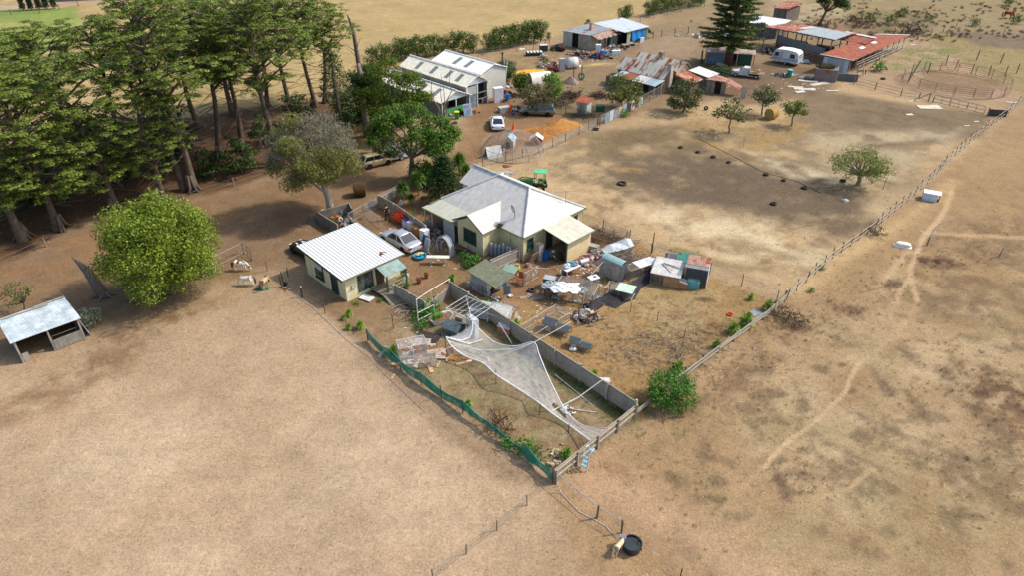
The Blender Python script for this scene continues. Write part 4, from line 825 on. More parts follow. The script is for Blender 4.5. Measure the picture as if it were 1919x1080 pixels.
def cypress_proto(seed,H=19.5,bare=.42,spread=6.,npad=36,twin=False,mtl=None):
    rr=random.Random(seed); T=bpy.data.objects.new('cypress_tree',None); COL.objects.link(T)
    b=MB(); top=Vector((rr.uniform(-1,1),rr.uniform(-1,1),H*.9)); st=[]
    n=9; ph=rr.random()*6
    for i in range(n+1): t=i/n; st.append(Vector((top.x*t+.35*math.sin(t*5+ph),top.y*t+.35*math.cos(t*4+ph),top.z*t)))
    rs=[.62*(1-t/ n*.85)*(1.4 if t==0 else 1)*.66 for t in range(n+1)]
    b.tube(st,rs,9,cap=False)
    for k in range(6): a=k*1.05+rr.random(); b.tube([(math.cos(a)*.95,math.sin(a)*.95,-.05),(math.cos(a)*.45,math.sin(a)*.45,.6),(math.cos(a)*.2,math.sin(a)*.2,1.8)],[.12,.2,.15],5)
    if twin: st2=[Vector((p.x*.5+.8+.1*i,p.y-.5-.12*i,p.z*.92)) for i,p in enumerate(st)]; b.tube(st2,[r*.75 for r in rs],8,cap=False)
    pads=[]
    at=lambda z:st[min(n,int(z/top.z*n))].lerp(st[min(n,int(z/top.z*n)+1)],(z/top.z*n)%1)
    for k in range(npad):
        t=(k+.5)/npad; z=H*(bare+(1.0-bare)*t**.85); R_=spread*(1.0-.42*max(0,(t-.45))/.55)*rr.uniform(.3,1.0)*(.55+.45*min(1,t*3)); a=k*2.4+rr.uniform(-.5,.5)
        c=Vector((math.cos(a)*R_,math.sin(a)*R_,z+rr.uniform(-.5,.4)))+Vector((top.x*z/H,top.y*z/H,0)); w=rr.uniform(1.2,2.9)*(1.15-.35*t); pads.append((c,w))
        z0=max(H*.25,z-R_*rr.uniform(.35,.8)-.6); limb(b,at(min(z0,top.z*.98)),c-Vector((0,0,.35)),.13+.05*(1-t),.04,.1,4,5,rr)
        for j in range(2): limb(b,c-Vector((0,0,.4)),c+Vector((rr.uniform(-1,1)*w*.8,rr.uniform(-1,1)*w*.8,.1)),.04,.015,.1,2,3,rr)
    # dead twiggy limbs below the crown
    for k in range(46):
        z=H*rr.uniform(.14,.68); a=rr.random()*6.3; L=rr.uniform(1.2,4.8); p=at(z); limb(b,p,p+Vector((math.cos(a)*L,math.sin(a)*L,rr.uniform(-1.2,.8))),.05,.012,.15,3,4,rr)
    Ps=[];Ds=[]
    for c,w in pads:
        sub=int(5+w*3)
        for j in range(sub):
            a=rr.random()*6.3; q=w*math.sqrt(rr.random()); cc=c+Vector((math.cos(a)*q,math.sin(a)*q,rr.uniform(-.1,.1)-(q/w)**2*.3+.15*math.sin(a*3))); low=(j%4==3); cc.z-=(rr.uniform(.25,1.1) if low else 0); P,d=inball(55 if low else 80,cc,(.6,.6,.35) if low else (.75,.75,.13),.1); Ps.append(P);Ds.append(d*np.array((.7,.7,.4)))
    me=leafmesh('crown',np.concatenate(Ps),.12,mtl or CYP(),.72,.5,np.concatenate(Ds),.5)
    part(T,'trunk',b,BARK('#756657','#3a3029'),smooth=True); link('crown',me,T); return T
def blob_proto(name,H,Rx,base,cols,trunk=.2,leaf=.2,per=75,ncl=40,cr=(.9,1.5),hol=.3,twigs=10,bark=None,up=.35,flat=.85,seed=1,core=0,patch=None,asp=.5,lean=0):
    """broad leafed tree: crown from base height to H, radius Rx"""
    rr=random.Random(seed); T=bpy.data.objects.new(name,None); COL.objects.link(T); b=MB(); zc=(H+base)/2; hz=(H-base)/2
    fork=Vector((rr.uniform(-.2,.2)+lean,rr.uniform(-.2,.2),base+hz*.25)); limb(b,(0,0,-.05),fork,trunk,trunk*.7,.08,4,8,rr)
    cl=[]
    for k in range(ncl):
        u=rr.uniform(-1,1); a=k*2.4; s=math.sqrt(1-u*u); q=rr.uniform(.62,1.08) if k>core else rr.uniform(0,.5); r=rr.uniform(*cr)
        c=Vector((math.cos(a)*s*q*(Rx-r*.6)+lean,math.sin(a)*s*q*(Rx-r*.6),zc+u*q*(hz-r*.45*flat))); cl.append(((c.x,c.y,c.z),(r,r,r*flat)))
        if k%max(1,ncl//twigs)==0: limb(b,fork,c,trunk*.45,.03,.12,4,5,rr)
    part(T,'trunk',b,bark or BARK(),smooth=True); me=clumps(cl,per,leaf,leafmat(cols,patch=patch),up,asp,hol); link('crown',me,T); return T
def gum_multi(name,lobes,cols,fork,tr,seed):
    rr=random.Random(seed); T=bpy.data.objects.new(name,None); COL.objects.link(T); b=MB(); limb(b,(0,0,-.05),fork,tr,tr*.7,.06,4,8,rr); cl=[]
    for c,r in lobes:
        limb(b,fork,c,tr*.5,.06,.12,5,6,rr)
        for k in range(16):
            u=rr.uniform(-.7,1); a=k*2.4; s_=math.sqrt(1-u*u); q=rr.uniform(.6,1.); w=rr.uniform(.45,.95); p=(c[0]+math.cos(a)*s_*q*(r[0]-w*.4),c[1]+math.sin(a)*s_*q*(r[1]-w*.4),c[2]+u*q*(r[2]-w*.3)); cl.append((p,(w*1.15,w*1.15,w*.8)))
            if k%4==0: limb(b,c,p,.06,.02,.1,3,4,rr)
    part(T,'trunk',b,BARK('#94826f','#5f5044'),smooth=True); link('crown',clumps(cl,230,.14,leafmat(cols),.4,.45,.2),T); return T
def place(T,loc,rz,label,cat='tree',group=None,s=1,sz=None,used=set()):
    if T.name in used: return dup(T,loc,rz,label,group,s,sz) if group else dup(T,loc,rz,label,None,s,sz)
    used.add(T.name); T.location=(loc[0],loc[1],0); T.rotation_euler=(0,0,R(rz)); T.scale=(s,s,sz or s); tag(T,label,cat,group); return T
def trees():
    G1='tall cypresses of the windbreak'
    pr=[cypress_proto(11,19.5,.55,6.2,32),cypress_proto(23,18.5,.56,6.8,34),cypress_proto(37,20,.5,6.2,34,True),cypress_proto(41,17.5,.58,5.6,26),cypress_proto(53,19,.2,5.8,40),cypress_proto(59,18,.26,6.2,36)]
    rows=[ # px,py,proto,scale,label
     (45,447,4,1.,'tall cypress with a thick trunk, leftmost of the front row by the driveway'),
     (118,430,5,.9,'cypress second from the left in the front row, slimmer trunk'),
     (215,395,4,.85,'front row cypress standing right behind the round green tree'),
     (362,357,2,1.,'twin trunked cypress beside the litter bank, fluted pale trunk'),
     (300,372,5,.78,'leaning thinner cypress just left of the twin trunked one'),
     (415,300,1,.98,'cypress with a long bare trunk behind the twin trunked one'),
     (455,283,3,.95,'cypress between the twin trunked one and the driveway end'),
     (516,312,2,.97,'tall twin stem cypress nearest the grey feathery tree'),
     (548,232,0,.92,'tall cypress whose crown passes the top of the photo behind the grey tree'),
     (590,200,3,.86,'slim cypress with a bare pale trunk, second from the right end'),
     (612,192,1,.78,'rightmost tall cypress with drooping dark boughs over the field'),
     (-60,470,5,.85,'cypress at the very left edge behind the leftmost trunk'),
     (-40,360,2,.8,'back row cypress at the left edge of the photo'),
     (60,330,3,.85,'back row cypress above the leftmost trunk'),
     (140,300,0,.8,'back row cypress, third from the left edge'),
     (225,278,1,.82,'back row cypress above the round green tree'),
     (300,255,2,.88,'back row cypress left of the photo centre, flat topped'),
     (372,238,0,.86,'back row cypress behind the twin trunked one'),
     (440,215,3,.95,'back row cypress nearest the open field, airy crown'),
     (500,200,1,.84,'back row cypress at the right end of the rear row'),
     (-120,300,0,.6,'farthest left rear cypress with a crown cut by the photo edge'),
     (20,262,1,.62,'rear cypress with its crown against the green lawn'),
     (110,236,2,.6,'rear cypress just below the green lawn'),
    ]
    for i,(x,y,k,s,lb) in enumerate(rows): place(pr[k],W(x,y),i*73,lb,group=G1,s=s*1.02)
    low=blob_proto('cypress_sapling',4.6,2.6,.3,('#1f2f12','#334a1b','#4b6426','#2a3d16'),.12,.2,85,26,(.7,1.2),.2,6,seed=9,flat=.5,up=.6)
    for i,(x,y,s,lb) in enumerate([(455,325,1.,'low dark cypress bough mound at the litter bank edge'),(395,330,.8,'low cypress growth between the big trunks'),(250,330,1.5,'dark understorey cypress behind the round green tree'),(190,345,1.6,'dark understorey cypress near the second trunk'),(95,385,1.5,'understorey cypress between the two leftmost trunks'),(330,300,1.5,'understorey cypress left of the twin trunk'),(500,270,.9,'understorey cypress by the grey feathery tree'),(20,400,1.6,'understorey cypress at the left photo edge'),(150,300,1.8,'understorey cypress deep behind the first trunks'),(560,240,1.1,'understorey cypress right behind the grey feathery crown')]): place(low,W(x,y),i*50,lb,group='low cypress growth under the windbreak',s=s)
    # dead limbs and stumps
    b=MB(); rr=random.Random(3)
    for k in range(17): a=-2.4+k*.22; limb(b,(0,0,2.4),(math.cos(a)*2.6,math.sin(a)*.9,2.4-rr.uniform(1.2,2.5)),.05,.015,.12,4,4,rr)
    limb(b,(0,.1,0),(0,0,2.5),.12,.1,.05,3,6,rr); solo('dead_branch',b,mat('#a39a90','#7f766c'),'bleached fan of fallen dead branches above the round green tree','dead branch',W(190,352))
    T=thing('dead_tree','tall broken dead trunk rising out of the trees above the sheds','dead tree',W(690,256)); b=MB(); b.tube([(0,0,0),(-.1,0,4),(0,0,8),(-.15,0,9.5)],[.5,.42,.36,.2],9); part(T,'trunk',b,BARK('#97877b','#5a4c43'),smooth=True)
    P=np.concatenate([inball(500,(.2,0,6.8+.4*k),(1.8-.2*k,1.8-.2*k,.5),.1)[0] for k in range(4)]); link('foliage',leafmesh('foliage',P,.14,CYPD(),.5,.5),T)
    T=thing('dead_tree','thin broken topped dead trunk standing above the green gum','dead tree',W(679,170)); b=MB(); b.tube([(0,0,0),(0,0,4),(-.2,0,8.6),(-.6,0,10.6),(-.9,0,11.4)],[.45,.4,.3,.2,.05],8)
    for k in range(5): a=k*1.3; limb(b,(0,0,3+k*.9),(math.cos(a)*2.,math.sin(a)*1.,4.6+k*.9),.07,.02,.15,3,4,rr)
    part(T,'trunk',b,BARK('#8d7c70','#564a42'),smooth=True)
    T=thing('thin_conifer','thin grey green conifer with drooping bare lower limbs','tree',W(640,245)); b=MB(); b.tube([(0,0,0),(0,0,6),(0,0,10.4)],[.4,.28,.06],8)
    for k in range(34): a=k*2.4; z=2.+k*.23; L=2.9*(1-k/44); limb(b,(0,0,z),(math.cos(a)*L,math.sin(a)*L,z-.5),.04,.012,.1,3,3,rr)
    part(T,'trunk',b,BARK('#8f8074','#51453c'),smooth=True); Ps=[inball(70,(math.cos(k*2.4)*2.*(1-k/50),math.sin(k*2.4)*2.*(1-k/50),4.4+k*.14),(.9,.9,.4),.1)[0] for k in range(44)]
    link('crown',leafmesh('crown',np.concatenate(Ps),.14,leafmat(('#3d4626','#56602f','#6c7440','#4a4a34'),.1),.5,.45),T)
    # big round tree
    T=blob_proto('round_tree',9.6,5.6,1.1,('#466312','#688c1c','#88a62a','#9dac3a','#567a14'),.3,.12,230,125,(.5,1.9),.3,34,seed=4,flat=.9,core=24,up=.3,patch=None); place(T,W(326,552),20,'big round leafy green tree standing between driveway and paddock',s=.9)
    # grey feathery gum
    rr=random.Random(8); T=thing('feathery_gum','grey feathery half dead gum with yellow green tufts and pale trunk','tree',W(622,402)); b=MB(); b.tube([(0,0,0),(-.1,.1,1.8),(-.4,.2,3.2),(-.9,.2,5.5)],[.42,.34,.27,.18],9)
    Pg=[];Py=[]; b.tube([(-.1,.1,2.2),(-1.6,-.3,4.)],[.16,.08],6)
    for k in range(60):
        u=rr.uniform(-.8,1); a=k*2.4; s_=math.sqrt(max(0,1-u*u)); q=rr.uniform(.6,1.); c=Vector((-.9+math.cos(a)*s_*4.1*q,.2+math.sin(a)*s_*3.9*q,6.8+u*4.1*q)); o=Vector((-.4,.2,3.2)).lerp(Vector((-1.,.2,6)),max(0,rr.random()*.9))
        limb(b,o,c,.07,.02,.1,4,4,rr); lst=Py if (u<.05 and rr.random()<.8) or rr.random()<.26 else Pg
        for j in range(9): # feathery twig sprays
            d=(c-o).normalized(); e=c+Vector((rr.gauss(0,.55),rr.gauss(0,.55),rr.gauss(0,.5))); b.tube([e-d*.4,e+d*.3+Vector((rr.uniform(-.3,.3),rr.uniform(-.3,.3),.2))],[.012,.006],3,cap=False)
        lst.append(inball(560,c,(1.35,1.35,.9),.1)[0])
        if lst is Py: Pg.append(inball(330,c,(1.3,1.3,.9),.1)[0])
    part(T,'trunk',b,BARK('#b3a89a','#85786c')); link('grey_crown',leafmesh('grey_crown',np.concatenate(Pg),.13,leafmat(('#8a846e','#a39b88','#b5ad9a','#928c72','#aba48c'),.3),.3,.26),T); link('green_crown',leafmesh('green_crown',np.concatenate(Py),.13,leafmat(('#5d6620','#7a8328','#97972f','#6a6a30'),.25),.4,.3),T)
    # eucalypts by the drive
    E=('#2c4a14','#41661c','#5b8226','#74962f','#355418')
    T=gum_multi('leafy_gum',[((.6,.4,7.2),(2.6,2.3,1.6)),((3.0,-.4,6.2),(2.1,2.,1.6)),((-2.2,.2,6.4),(2.2,2.,1.4)),((3.6,-1.2,4.0),(1.8,1.7,1.4)),((1.2,-1.4,5.),(2.2,1.8,1.5)),((-1.4,1.6,6.6),(2.,2.,1.3)),((-3.4,1.,5.4),(1.5,1.4,1.0)),((4.6,.6,5.),(1.3,1.4,1.2))],E,(.2,0,2.4),.36,12); place(T,W(772,332),0,'large dense green gum beside the gold hatchback')
    T=gum_multi('leafy_gum',[((.2,.2,8.9),(2.6,2.3,1.5)),((2.8,.2,7.4),(2.2,2.,1.5)),((-2.2,.2,7.),(2.2,2.,1.4)),((2.4,-1.,5.2),(2.2,2.,1.4)),((-1.6,-.8,5.),(2.2,2.,1.3)),((4.,0,5.6),(1.4,1.4,1.1))],('#5a6c18','#788c20','#96a42c','#66781c','#465816'),(.1,0,3.),.3,15); place(T,W(738,262),0,'yellow green gum in front of the cream sheds')
    rr=random.Random(77); b=MB(); 
    for k in range(7): limb(b,(0,0,0),(rr.uniform(-1.4,1.4),rr.uniform(-1,1),rr.uniform(3.5,9.)),.1,.02,.12,5,5,rr)
    solo('bare_tree',b,mat('#8d8378','#665c52'),'thin leafless tree poking up in front of the cream shed roofs','dead tree',W(832,248))
    sb=blob_proto('dark_shrub',4.2,2.6,.1,('#26380f','#3a5218','#4f6a20','#617a28'),.1,.15,120,26,(.7,1.2),.2,5,seed=19)
    for x,y,s,lb in ((640,262,1.,'dark shrub thicket between the pale trunks'),(735,300,.9,'dark green shrub left of the white tarpaulin'),(800,345,.8,'dense shrub filling under the large gum'),(745,235,1.5,'tall dark shrub thicket under the yellow green gum'),(812,275,.75,'leafy shrub at the edge of the parking area'),(700,215,1.5,'tall thicket beside the dead trunk'),(660,225,1.3,'shrub thicket left of the dead trunk'),(690,178,1.3,'bushy thicket behind the thin dead trunk')): place(sb,W(x,y),x,lb,cat='shrub',group='dark shrubs around the gums',s=s)
    # conifer and yuccas by the house
    T=thing('young_conifer','dark green conical conifer between yuccas and farmhouse','tree',W(835,383)); b=MB().tube([(0,0,0),(0,0,5.6)],[.13,.03],6); Ps=[]
    for k in range(74):
        z=.9+k*.064; Rr=2.5*(1-(z-.9)/5.4)**.85; a=k*2.4; 
        for q in (.4,.7,1.): Ps.append(inball(50,(math.cos(a)*Rr*q,math.sin(a)*Rr*q,z-q*.3),(.5,.5,.2),.1)[0])
    part(T,'trunk',b,BARK()); link('crown',leafmesh('crown',np.concatenate(Ps),.1,leafmat(('#1c2e12','#2b4519','#3d5c22','#4c6b2c'),.15),.5,.5),T)
    def yucca_proto(h,r,n,cols,lw=.045,name='yucca_plant'):
        rr=random.Random(n); T=bpy.data.objects.new(name,None); COL.objects.link(T); b=MB().tube([(0,0,0),(0,0,h-.1)],.07,6); part(T,'stem',b,mat('#7d6a50')); f=MB()
        for k in range(n):
            a=rr.random()*6.3; e=rr.uniform(-.5,1.4); d=Vector((math.cos(a)*math.cos(e),math.sin(a)*math.cos(e),math.sin(e))); s=Vector((-math.sin(a),math.cos(a),0))*lw; L=r*rr.uniform(.8,1.05); z0=Vector((0,0,h-rr.random()*.5*r)); m=z0+d*L*.55; t=z0+d*L-Vector((0,0,L*.28*math.cos(e)))
            f.face(z0-s*.5,m-s,t,m+s); f.face(z0-s*.5,m+s,z0+s*.5)
        part(T,'leaves',f,leafmat(cols,.3)); return T
    YC=('#3b5a1c','#54782a','#6f9438','#8aa548'); yb=yucca_proto(1.7,.95,330,YC); ys=yucca_proto(.55,.62,120,('#5d8a26','#7faa34','#a3bf4a','#8f9c3c'))
    for x,y,s,lb in ((757,376,1.,'yucca clump nearest the fence corner beside the drive'),(785,366,1.25,'tall yucca second from the fence corner'),(803,350,1.35,'tall yucca directly left of the conifer'),(862,332,1.3,'tall yucca behind the conifer near the back roof'),(874,345,1.05,'yucca right of the conifer against the house roof'),(700,288,1.1,'yucca behind the gold hatchback'),(772,385,.6,'small yucca at the foot of the fence corner clump')): place(yb,W(x,y),x,lb,cat='yucca',group='yuccas by the farmhouse',s=s)
    for x,y,s,lb in ((1407,562,.65,'small bright yucca nearest the middle paddock wire'),(1438,582,1.,'yucca by the pipe gate at the fence corner'),(1397,612,1.35,'largest bright yucca clump against the board fence'),(1374,625,1.1,'yucca left of the largest clump on the board fence'),(1343,652,.8,'yucca lower down the board fence'),(1270,700,1.1,'yucca behind the dense round bush'),(1112,712,.9,'yucca beside the white board on the inner fence'),(895,580,1.15,'yucca beside the small hut and netted frames'),(912,572,.7,'leaning yucca right of the netted frames'),(966,622,1.2,'yucca beside the pink hutch on the inner fence'),(738,662,.8,'yucca behind the green shade cloth fence'),(676,617,.8,'small yucca at the end of the green cloth fence'),(655,618,.6,'small yucca left of the green cloth fence end'),(655,593,.7,'lone yucca on a thin stem near the cabin'),(645,600,.5,'tiny yucca left of the thin stemmed one'),(878,762,.6,'yucca half way down the green cloth fence'),(1062,860,.9,'yucca in the front corner of the net yard'),(848,527,.8,'spiky dark green plant on the bare yard'),(1000,862,.5,'small yucca at the lower end of the green cloth fence')): place(ys,W(x,y),x,lb,cat='yucca',group='small bright yuccas',s=s)
    # hedge conifers along the back field
    hg=blob_proto('hedge_conifer',3.6,1.5,.15,('#33451a','#4a6222','#657e2e','#7d9238'),.1,.13,150,22,(.5,.8),.2,4,seed=31,flat=1.,up=.3,asp=.35); hg2=blob_proto('hedge_conifer',3.2,1.7,.15,('#2f4418','#486024','#5f7a2c','#748c36'),.1,.14,140,22,(.5,.9),.2,4,seed=32,flat=.8,up=.3,asp=.35)
    hp=[(700,122,1.),(716,119,1.1),(733,116,1.05),(750,112,1.2),(766,109,1.25),(783,107,1.2),(800,104,1.15),(817,101,1.1),(833,99,1.),(850,97,1.15),(868,96,1.25),(886,97,1.05),(918,94,1.1),(930,91,1.2),(944,88,1.25),(958,86,1.2),(972,83,1.3),(986,80,1.25),(1000,77,1.35),(1012,76,1.2),(1168,38,1.),(1176,35,.95),(1102,48,.5),(1145,46,.4),(1216,28,1.),(1226,25,1.05),(1238,22,1.15),(1250,19,1.15),(1262,17,1.1),(1274,15,1.),(1292,12,.9),(1302,9,.95),(1312,8,.9),(1028,72,.45)]
    nm=['left of the sheds','above the sheds','behind the long shed','at the field corner']
    for i,(x,y,s) in enumerate(hp):
        grp='hedge conifers above the cream sheds' if x<900 else 'hedge conifers left of the long shed' if x<1020 else 'hedge conifers by the far paddock' if x>1200 else 'scattered field conifers by the long shed'
        j=sum(1 for q in hp[:i] if (q[0]<900)==(x<900) and (900<q[0]<1020)==(900<x<1020) and (q[0]>1200)==(x>1200)); o_=('first','second','third','fourth','fifth','sixth','seventh','eighth','ninth','tenth','eleventh','twelfth')[j]
        place(hg if i%2 else hg2,W(x,y+2),i*47,{'h':'bushy %s conifer from the left in the hedge above the cream sheds','i':'bushy %s conifer from the left in the hedge left of the long shed','k':'%s conifer from the left in the row by the far paddock','z':'lone field conifer, %s listed by size around the long shed'}['h' if x<900 else 'i' if x<1020 else 'k' if x>1200 else 'z']%o_ if not(1020<x<1200) else {1168:'large bushy conifer standing alone behind the long shed',1176:'right half of the large bushy conifer pair behind the long shed',1102:'small conifer behind the long shed chimney',1145:'smallest conifer on the field edge behind the long shed',1028:'low bush at the right end of the hedge by the long shed'}.get(x,'small bush at the end of the hedge'),group=grp,s=s)
    # norfolk pine
    rr=random.Random(4); T=thing('norfolk_pine','tall tiered pine with layered flat branches beside the caravan yard','tree',W(1364,121)); b=MB().tube([(0,0,0),(.1,0,7),(0,0,15)],[.75,.42,.15],10); Ps=[]
    for t in range(12):
        z=3.4+t*1.15; L=5.6*(1-t/17)
        for k in range(7):
            a=k*.898+t*.5+rr.uniform(-.15,.15); l=L*rr.uniform(.75,1.1); b.tube([(0,0,z),(math.cos(a)*l*.5,math.sin(a)*l*.5,z-.25),(math.cos(a)*l,math.sin(a)*l,z+.1)],[.1,.07,.03],4)
            for j in range(8):
                q=.25+.75*j/7; Ps.append(inball(70,(math.cos(a)*l*q+rr.uniform(-.3,.3),math.sin(a)*l*q+rr.uniform(-.3,.3),z-.1+.25*q),(.75,.75,.22),.1)[0])
    part(T,'trunk',b,BARK('#6d5546','#46352b'),smooth=True); link('crown',leafmesh('crown',np.concatenate(Ps),.17,leafmat(('#2c3f16','#40581c','#5d7526','#76852f'),.15),.6,.45),T)
    # yard trees
    O=('#3f4a1c','#5b6626','#737c32','#8a8e42','#4d5822')
    for x,y,H,Rr,cols,s,lb in ((1165,203,4.8,3.1,O,1,'round olive tree beside the patched iron fence'),(1280,210,4.6,2.9,('#33401c','#4a5a2a','#62703a','#76804a'),2,'dense dark green tree in front of the old cottage'),(1007,210,4.6,2.9,('#4e4a2c','#6c6640','#7f7a4e','#5c6430'),3,'brownish thinning tree behind the green wagon'),(1035,190,4.4,1.7,('#4f7326','#6a9430','#84a83c','#58802a'),4,'light green narrow tree right of the brownish tree'),(978,178,3.6,1.3,('#4b5c24','#62762e','#7a8a3a'),5,'small olive green bush left of the brownish tree'),(948,150,3.2,1.9,('#35481c','#4c6426','#627a32','#87a03c'),6,'dark bush against the white shed wall'),(1345,150,2.3,2.4,('#3c4a2c','#51613c','#66744a'),7,'low spreading grey green bush below the flatbed truck')):
        T=blob_proto('yard_tree',H,Rr,.35,cols,.14,.15,150,30,(.6,1.1),.25,10,seed=s+50,flat=.8); place(T,W(x,y),0,lb)
    for x,y,H,Rr,cols,s,lb in ((1366,249,4.6,2.9,('#37461e','#50602c','#67743c','#7b8450'),1,'open crowned fruit tree with a forked trunk standing on straw'),(1428,215,4.3,2.4,('#3a4a20','#536432','#6b7a42'),2,'spindly two stemmed tree left of the hay bale'),(1484,236,3.4,1.9,('#4f6420','#6f822a','#86963a'),3,'small thin stemmed tree right of the hay bale')):
        T=blob_proto('fruit_tree',H,Rr,1.5,cols,.13,.14,95,26,(.55,.95),.2,16,seed=s+70,flat=.65,bark=BARK('#8d7a66','#5f5044')); place(T,W(x,y),0,lb)
    T=blob_proto('weeping_tree',4.3,3.4,.9,('#4d5e1c','#6c7f28','#879636','#6d6440'),.28,.15,120,42,(.6,1.1),.2,20,seed=90,flat=1.1,bark=BARK('#a3937f','#6f6152'),asp=.25); place(T,W(1608,347),0,'lone weeping tree on the bare middle paddock')
    T=blob_proto('round_bush',2.6,2.05,.05,('#2a5218','#3d7222','#55902f','#6fa03c','#31601c'),.08,.075,420,40,(.45,.75),.3,3,seed=91,flat=.9,asp=.6); place(T,W(1256,757),0,'dense round bright green bush growing over the fence','bush',s=.9)
    T=blob_proto('grey_bush',1.5,1.05,.02,('#6d7a5c','#8a9678','#a3ad90','#5f6c4c'),.05,.09,230,26,(.25,.45),.3,3,seed=92,flat=.9); place(T,W(177,608),0,'small silvery grey green bush beside the horse shelter','bush')
    T=blob_proto('thin_tree',3.3,1.7,1.,('#5c6a28','#73803a','#8a8f4c'),.08,.11,70,18,(.4,.7),.1,12,seed=93,flat=.6); place(T,W(52,592),0,'sparse little tree behind the horse shelter')
    T=blob_proto('thin_tree',3.2,1.9,.7,('#51402e','#665440','#5d5a36','#7a6a50'),.08,.11,60,18,(.4,.7),.1,14,seed=94,flat=.6); place(T,W(-2,590),0,'brown nearly leafless tree at the left photo edge')
    # big gum at the top, dark regrowth
    rr=random.Random(14); T=thing('tall_gum','leaning gum with spreading bare limbs behind the rusty barn','tree',W(1534,48)); b=MB(); limb(b,(0,0,0),(.9,0,2.8),.34,.24,.04,4,8,rr); Ps=[]
    for k in range(15): c=Vector((.6+rr.uniform(-3.6,4.8),rr.uniform(-2,2),rr.uniform(3.9,8.6))); limb(b,(.9,0,2.8),c,.16,.04,.1,5,5,rr); Ps+= [inball(150,c+Vector((rr.uniform(-.8,.8),rr.uniform(-.8,.8),rr.uniform(-.5,.5))),(1.1,1.1,.6),.1)[0] for j in range(3)]
    part(T,'trunk',b,BARK('#7a5c48','#4d3a2e'),smooth=True); link('crown',leafmesh('crown',np.concatenate(Ps),.2,leafmat(('#33481f','#4a6330','#5f773c'),.2),.4,.4),T)
    # stump and stumps
    T=thing('dead_stump','tall splintered grey dead stump left of the round green tree','dead tree',W(196,556)); b=MB(); b.tube([(0,0,0),(-.3,0,1.2),(-.6,.1,2.3),(-1.2,.2,3.3),(-1.6,.2,3.9)],[.55,.42,.36,.2,.03],9)
    for a in (-2.8,-.3,.4,-1.6,2.2): b.tube([(math.cos(a)*1.0,math.sin(a)*1.,.02),(math.cos(a)*.5,math.sin(a)*.5,.2),(0,0,.7)],[.05,.13,.2],6)
    b.tube([(-.35,-.1,1.1),(-.75,-.1,2.1),(-.9,0,2.9)],[.15,.14,.02],5); part(T,'trunk',b,BARK('#8f8178','#4f423b'),smooth=True)
    solo('tree_stump',MB().lathe((0,0,0),[(.7,0),(.45,.25),(.36,.6),(.3,.85),(0,.9)],10),BARK('#84776a','#54483f'),'squat grey weathered stump beyond the cabin planter','stump',W(587,416),smooth=False)
    # neighbour's pencil pines
    pp=bpy.data.objects.new('pencil_pine',None); COL.objects.link(pp); part(pp,'trunk',MB().tube([(0,0,0),(0,0,1)],.1,5),BARK()); P=np.concatenate([inball(160,(0,0,.8+k*.55),(.75-.035*k,.75-.035*k,.5),.2)[0] for k in range(13)]); link('crown',leafmesh('crown',P,.18,leafmat(('#22341a','#33491f','#456028')),.2,.4),pp)
    for i,(x,y) in enumerate(((45,20),(60,19),(75,18),(88,17),(103,16))): place(pp,W(x,y),i*40,'%s dark pencil pine along the neighbour drive'%('leftmost','second','middle','fourth','rightmost')[i],group='pencil pines by the lawn',s=1.05)
    # low bushes
    bp=blob_proto('low_bush',.9,.8,.02,('#4a5a2c','#66743a','#7d8a4a','#5a5a34'),.04,.1,150,12,(.25,.45),.2,3,seed=95); bg=blob_proto('low_bush',.9,.8,.02,('#33601c','#4a8228','#609a36','#3d7022'),.04,.1,150,12,(.25,.45),.2,3,seed=96); br=blob_proto('dry_bush',.9,.9,.02,('#6a3c1c','#8a5228','#a3683a','#58391f'),.04,.08,110,14,(.25,.45),.1,8,seed=97,up=.1,asp=.2); bb=blob_proto('dry_bush',.8,1.2,.02,('#3f2f24','#54402f','#6a5440','#4a4430'),.04,.1,90,14,(.3,.5),.1,8,seed=98,up=.1,asp=.3)
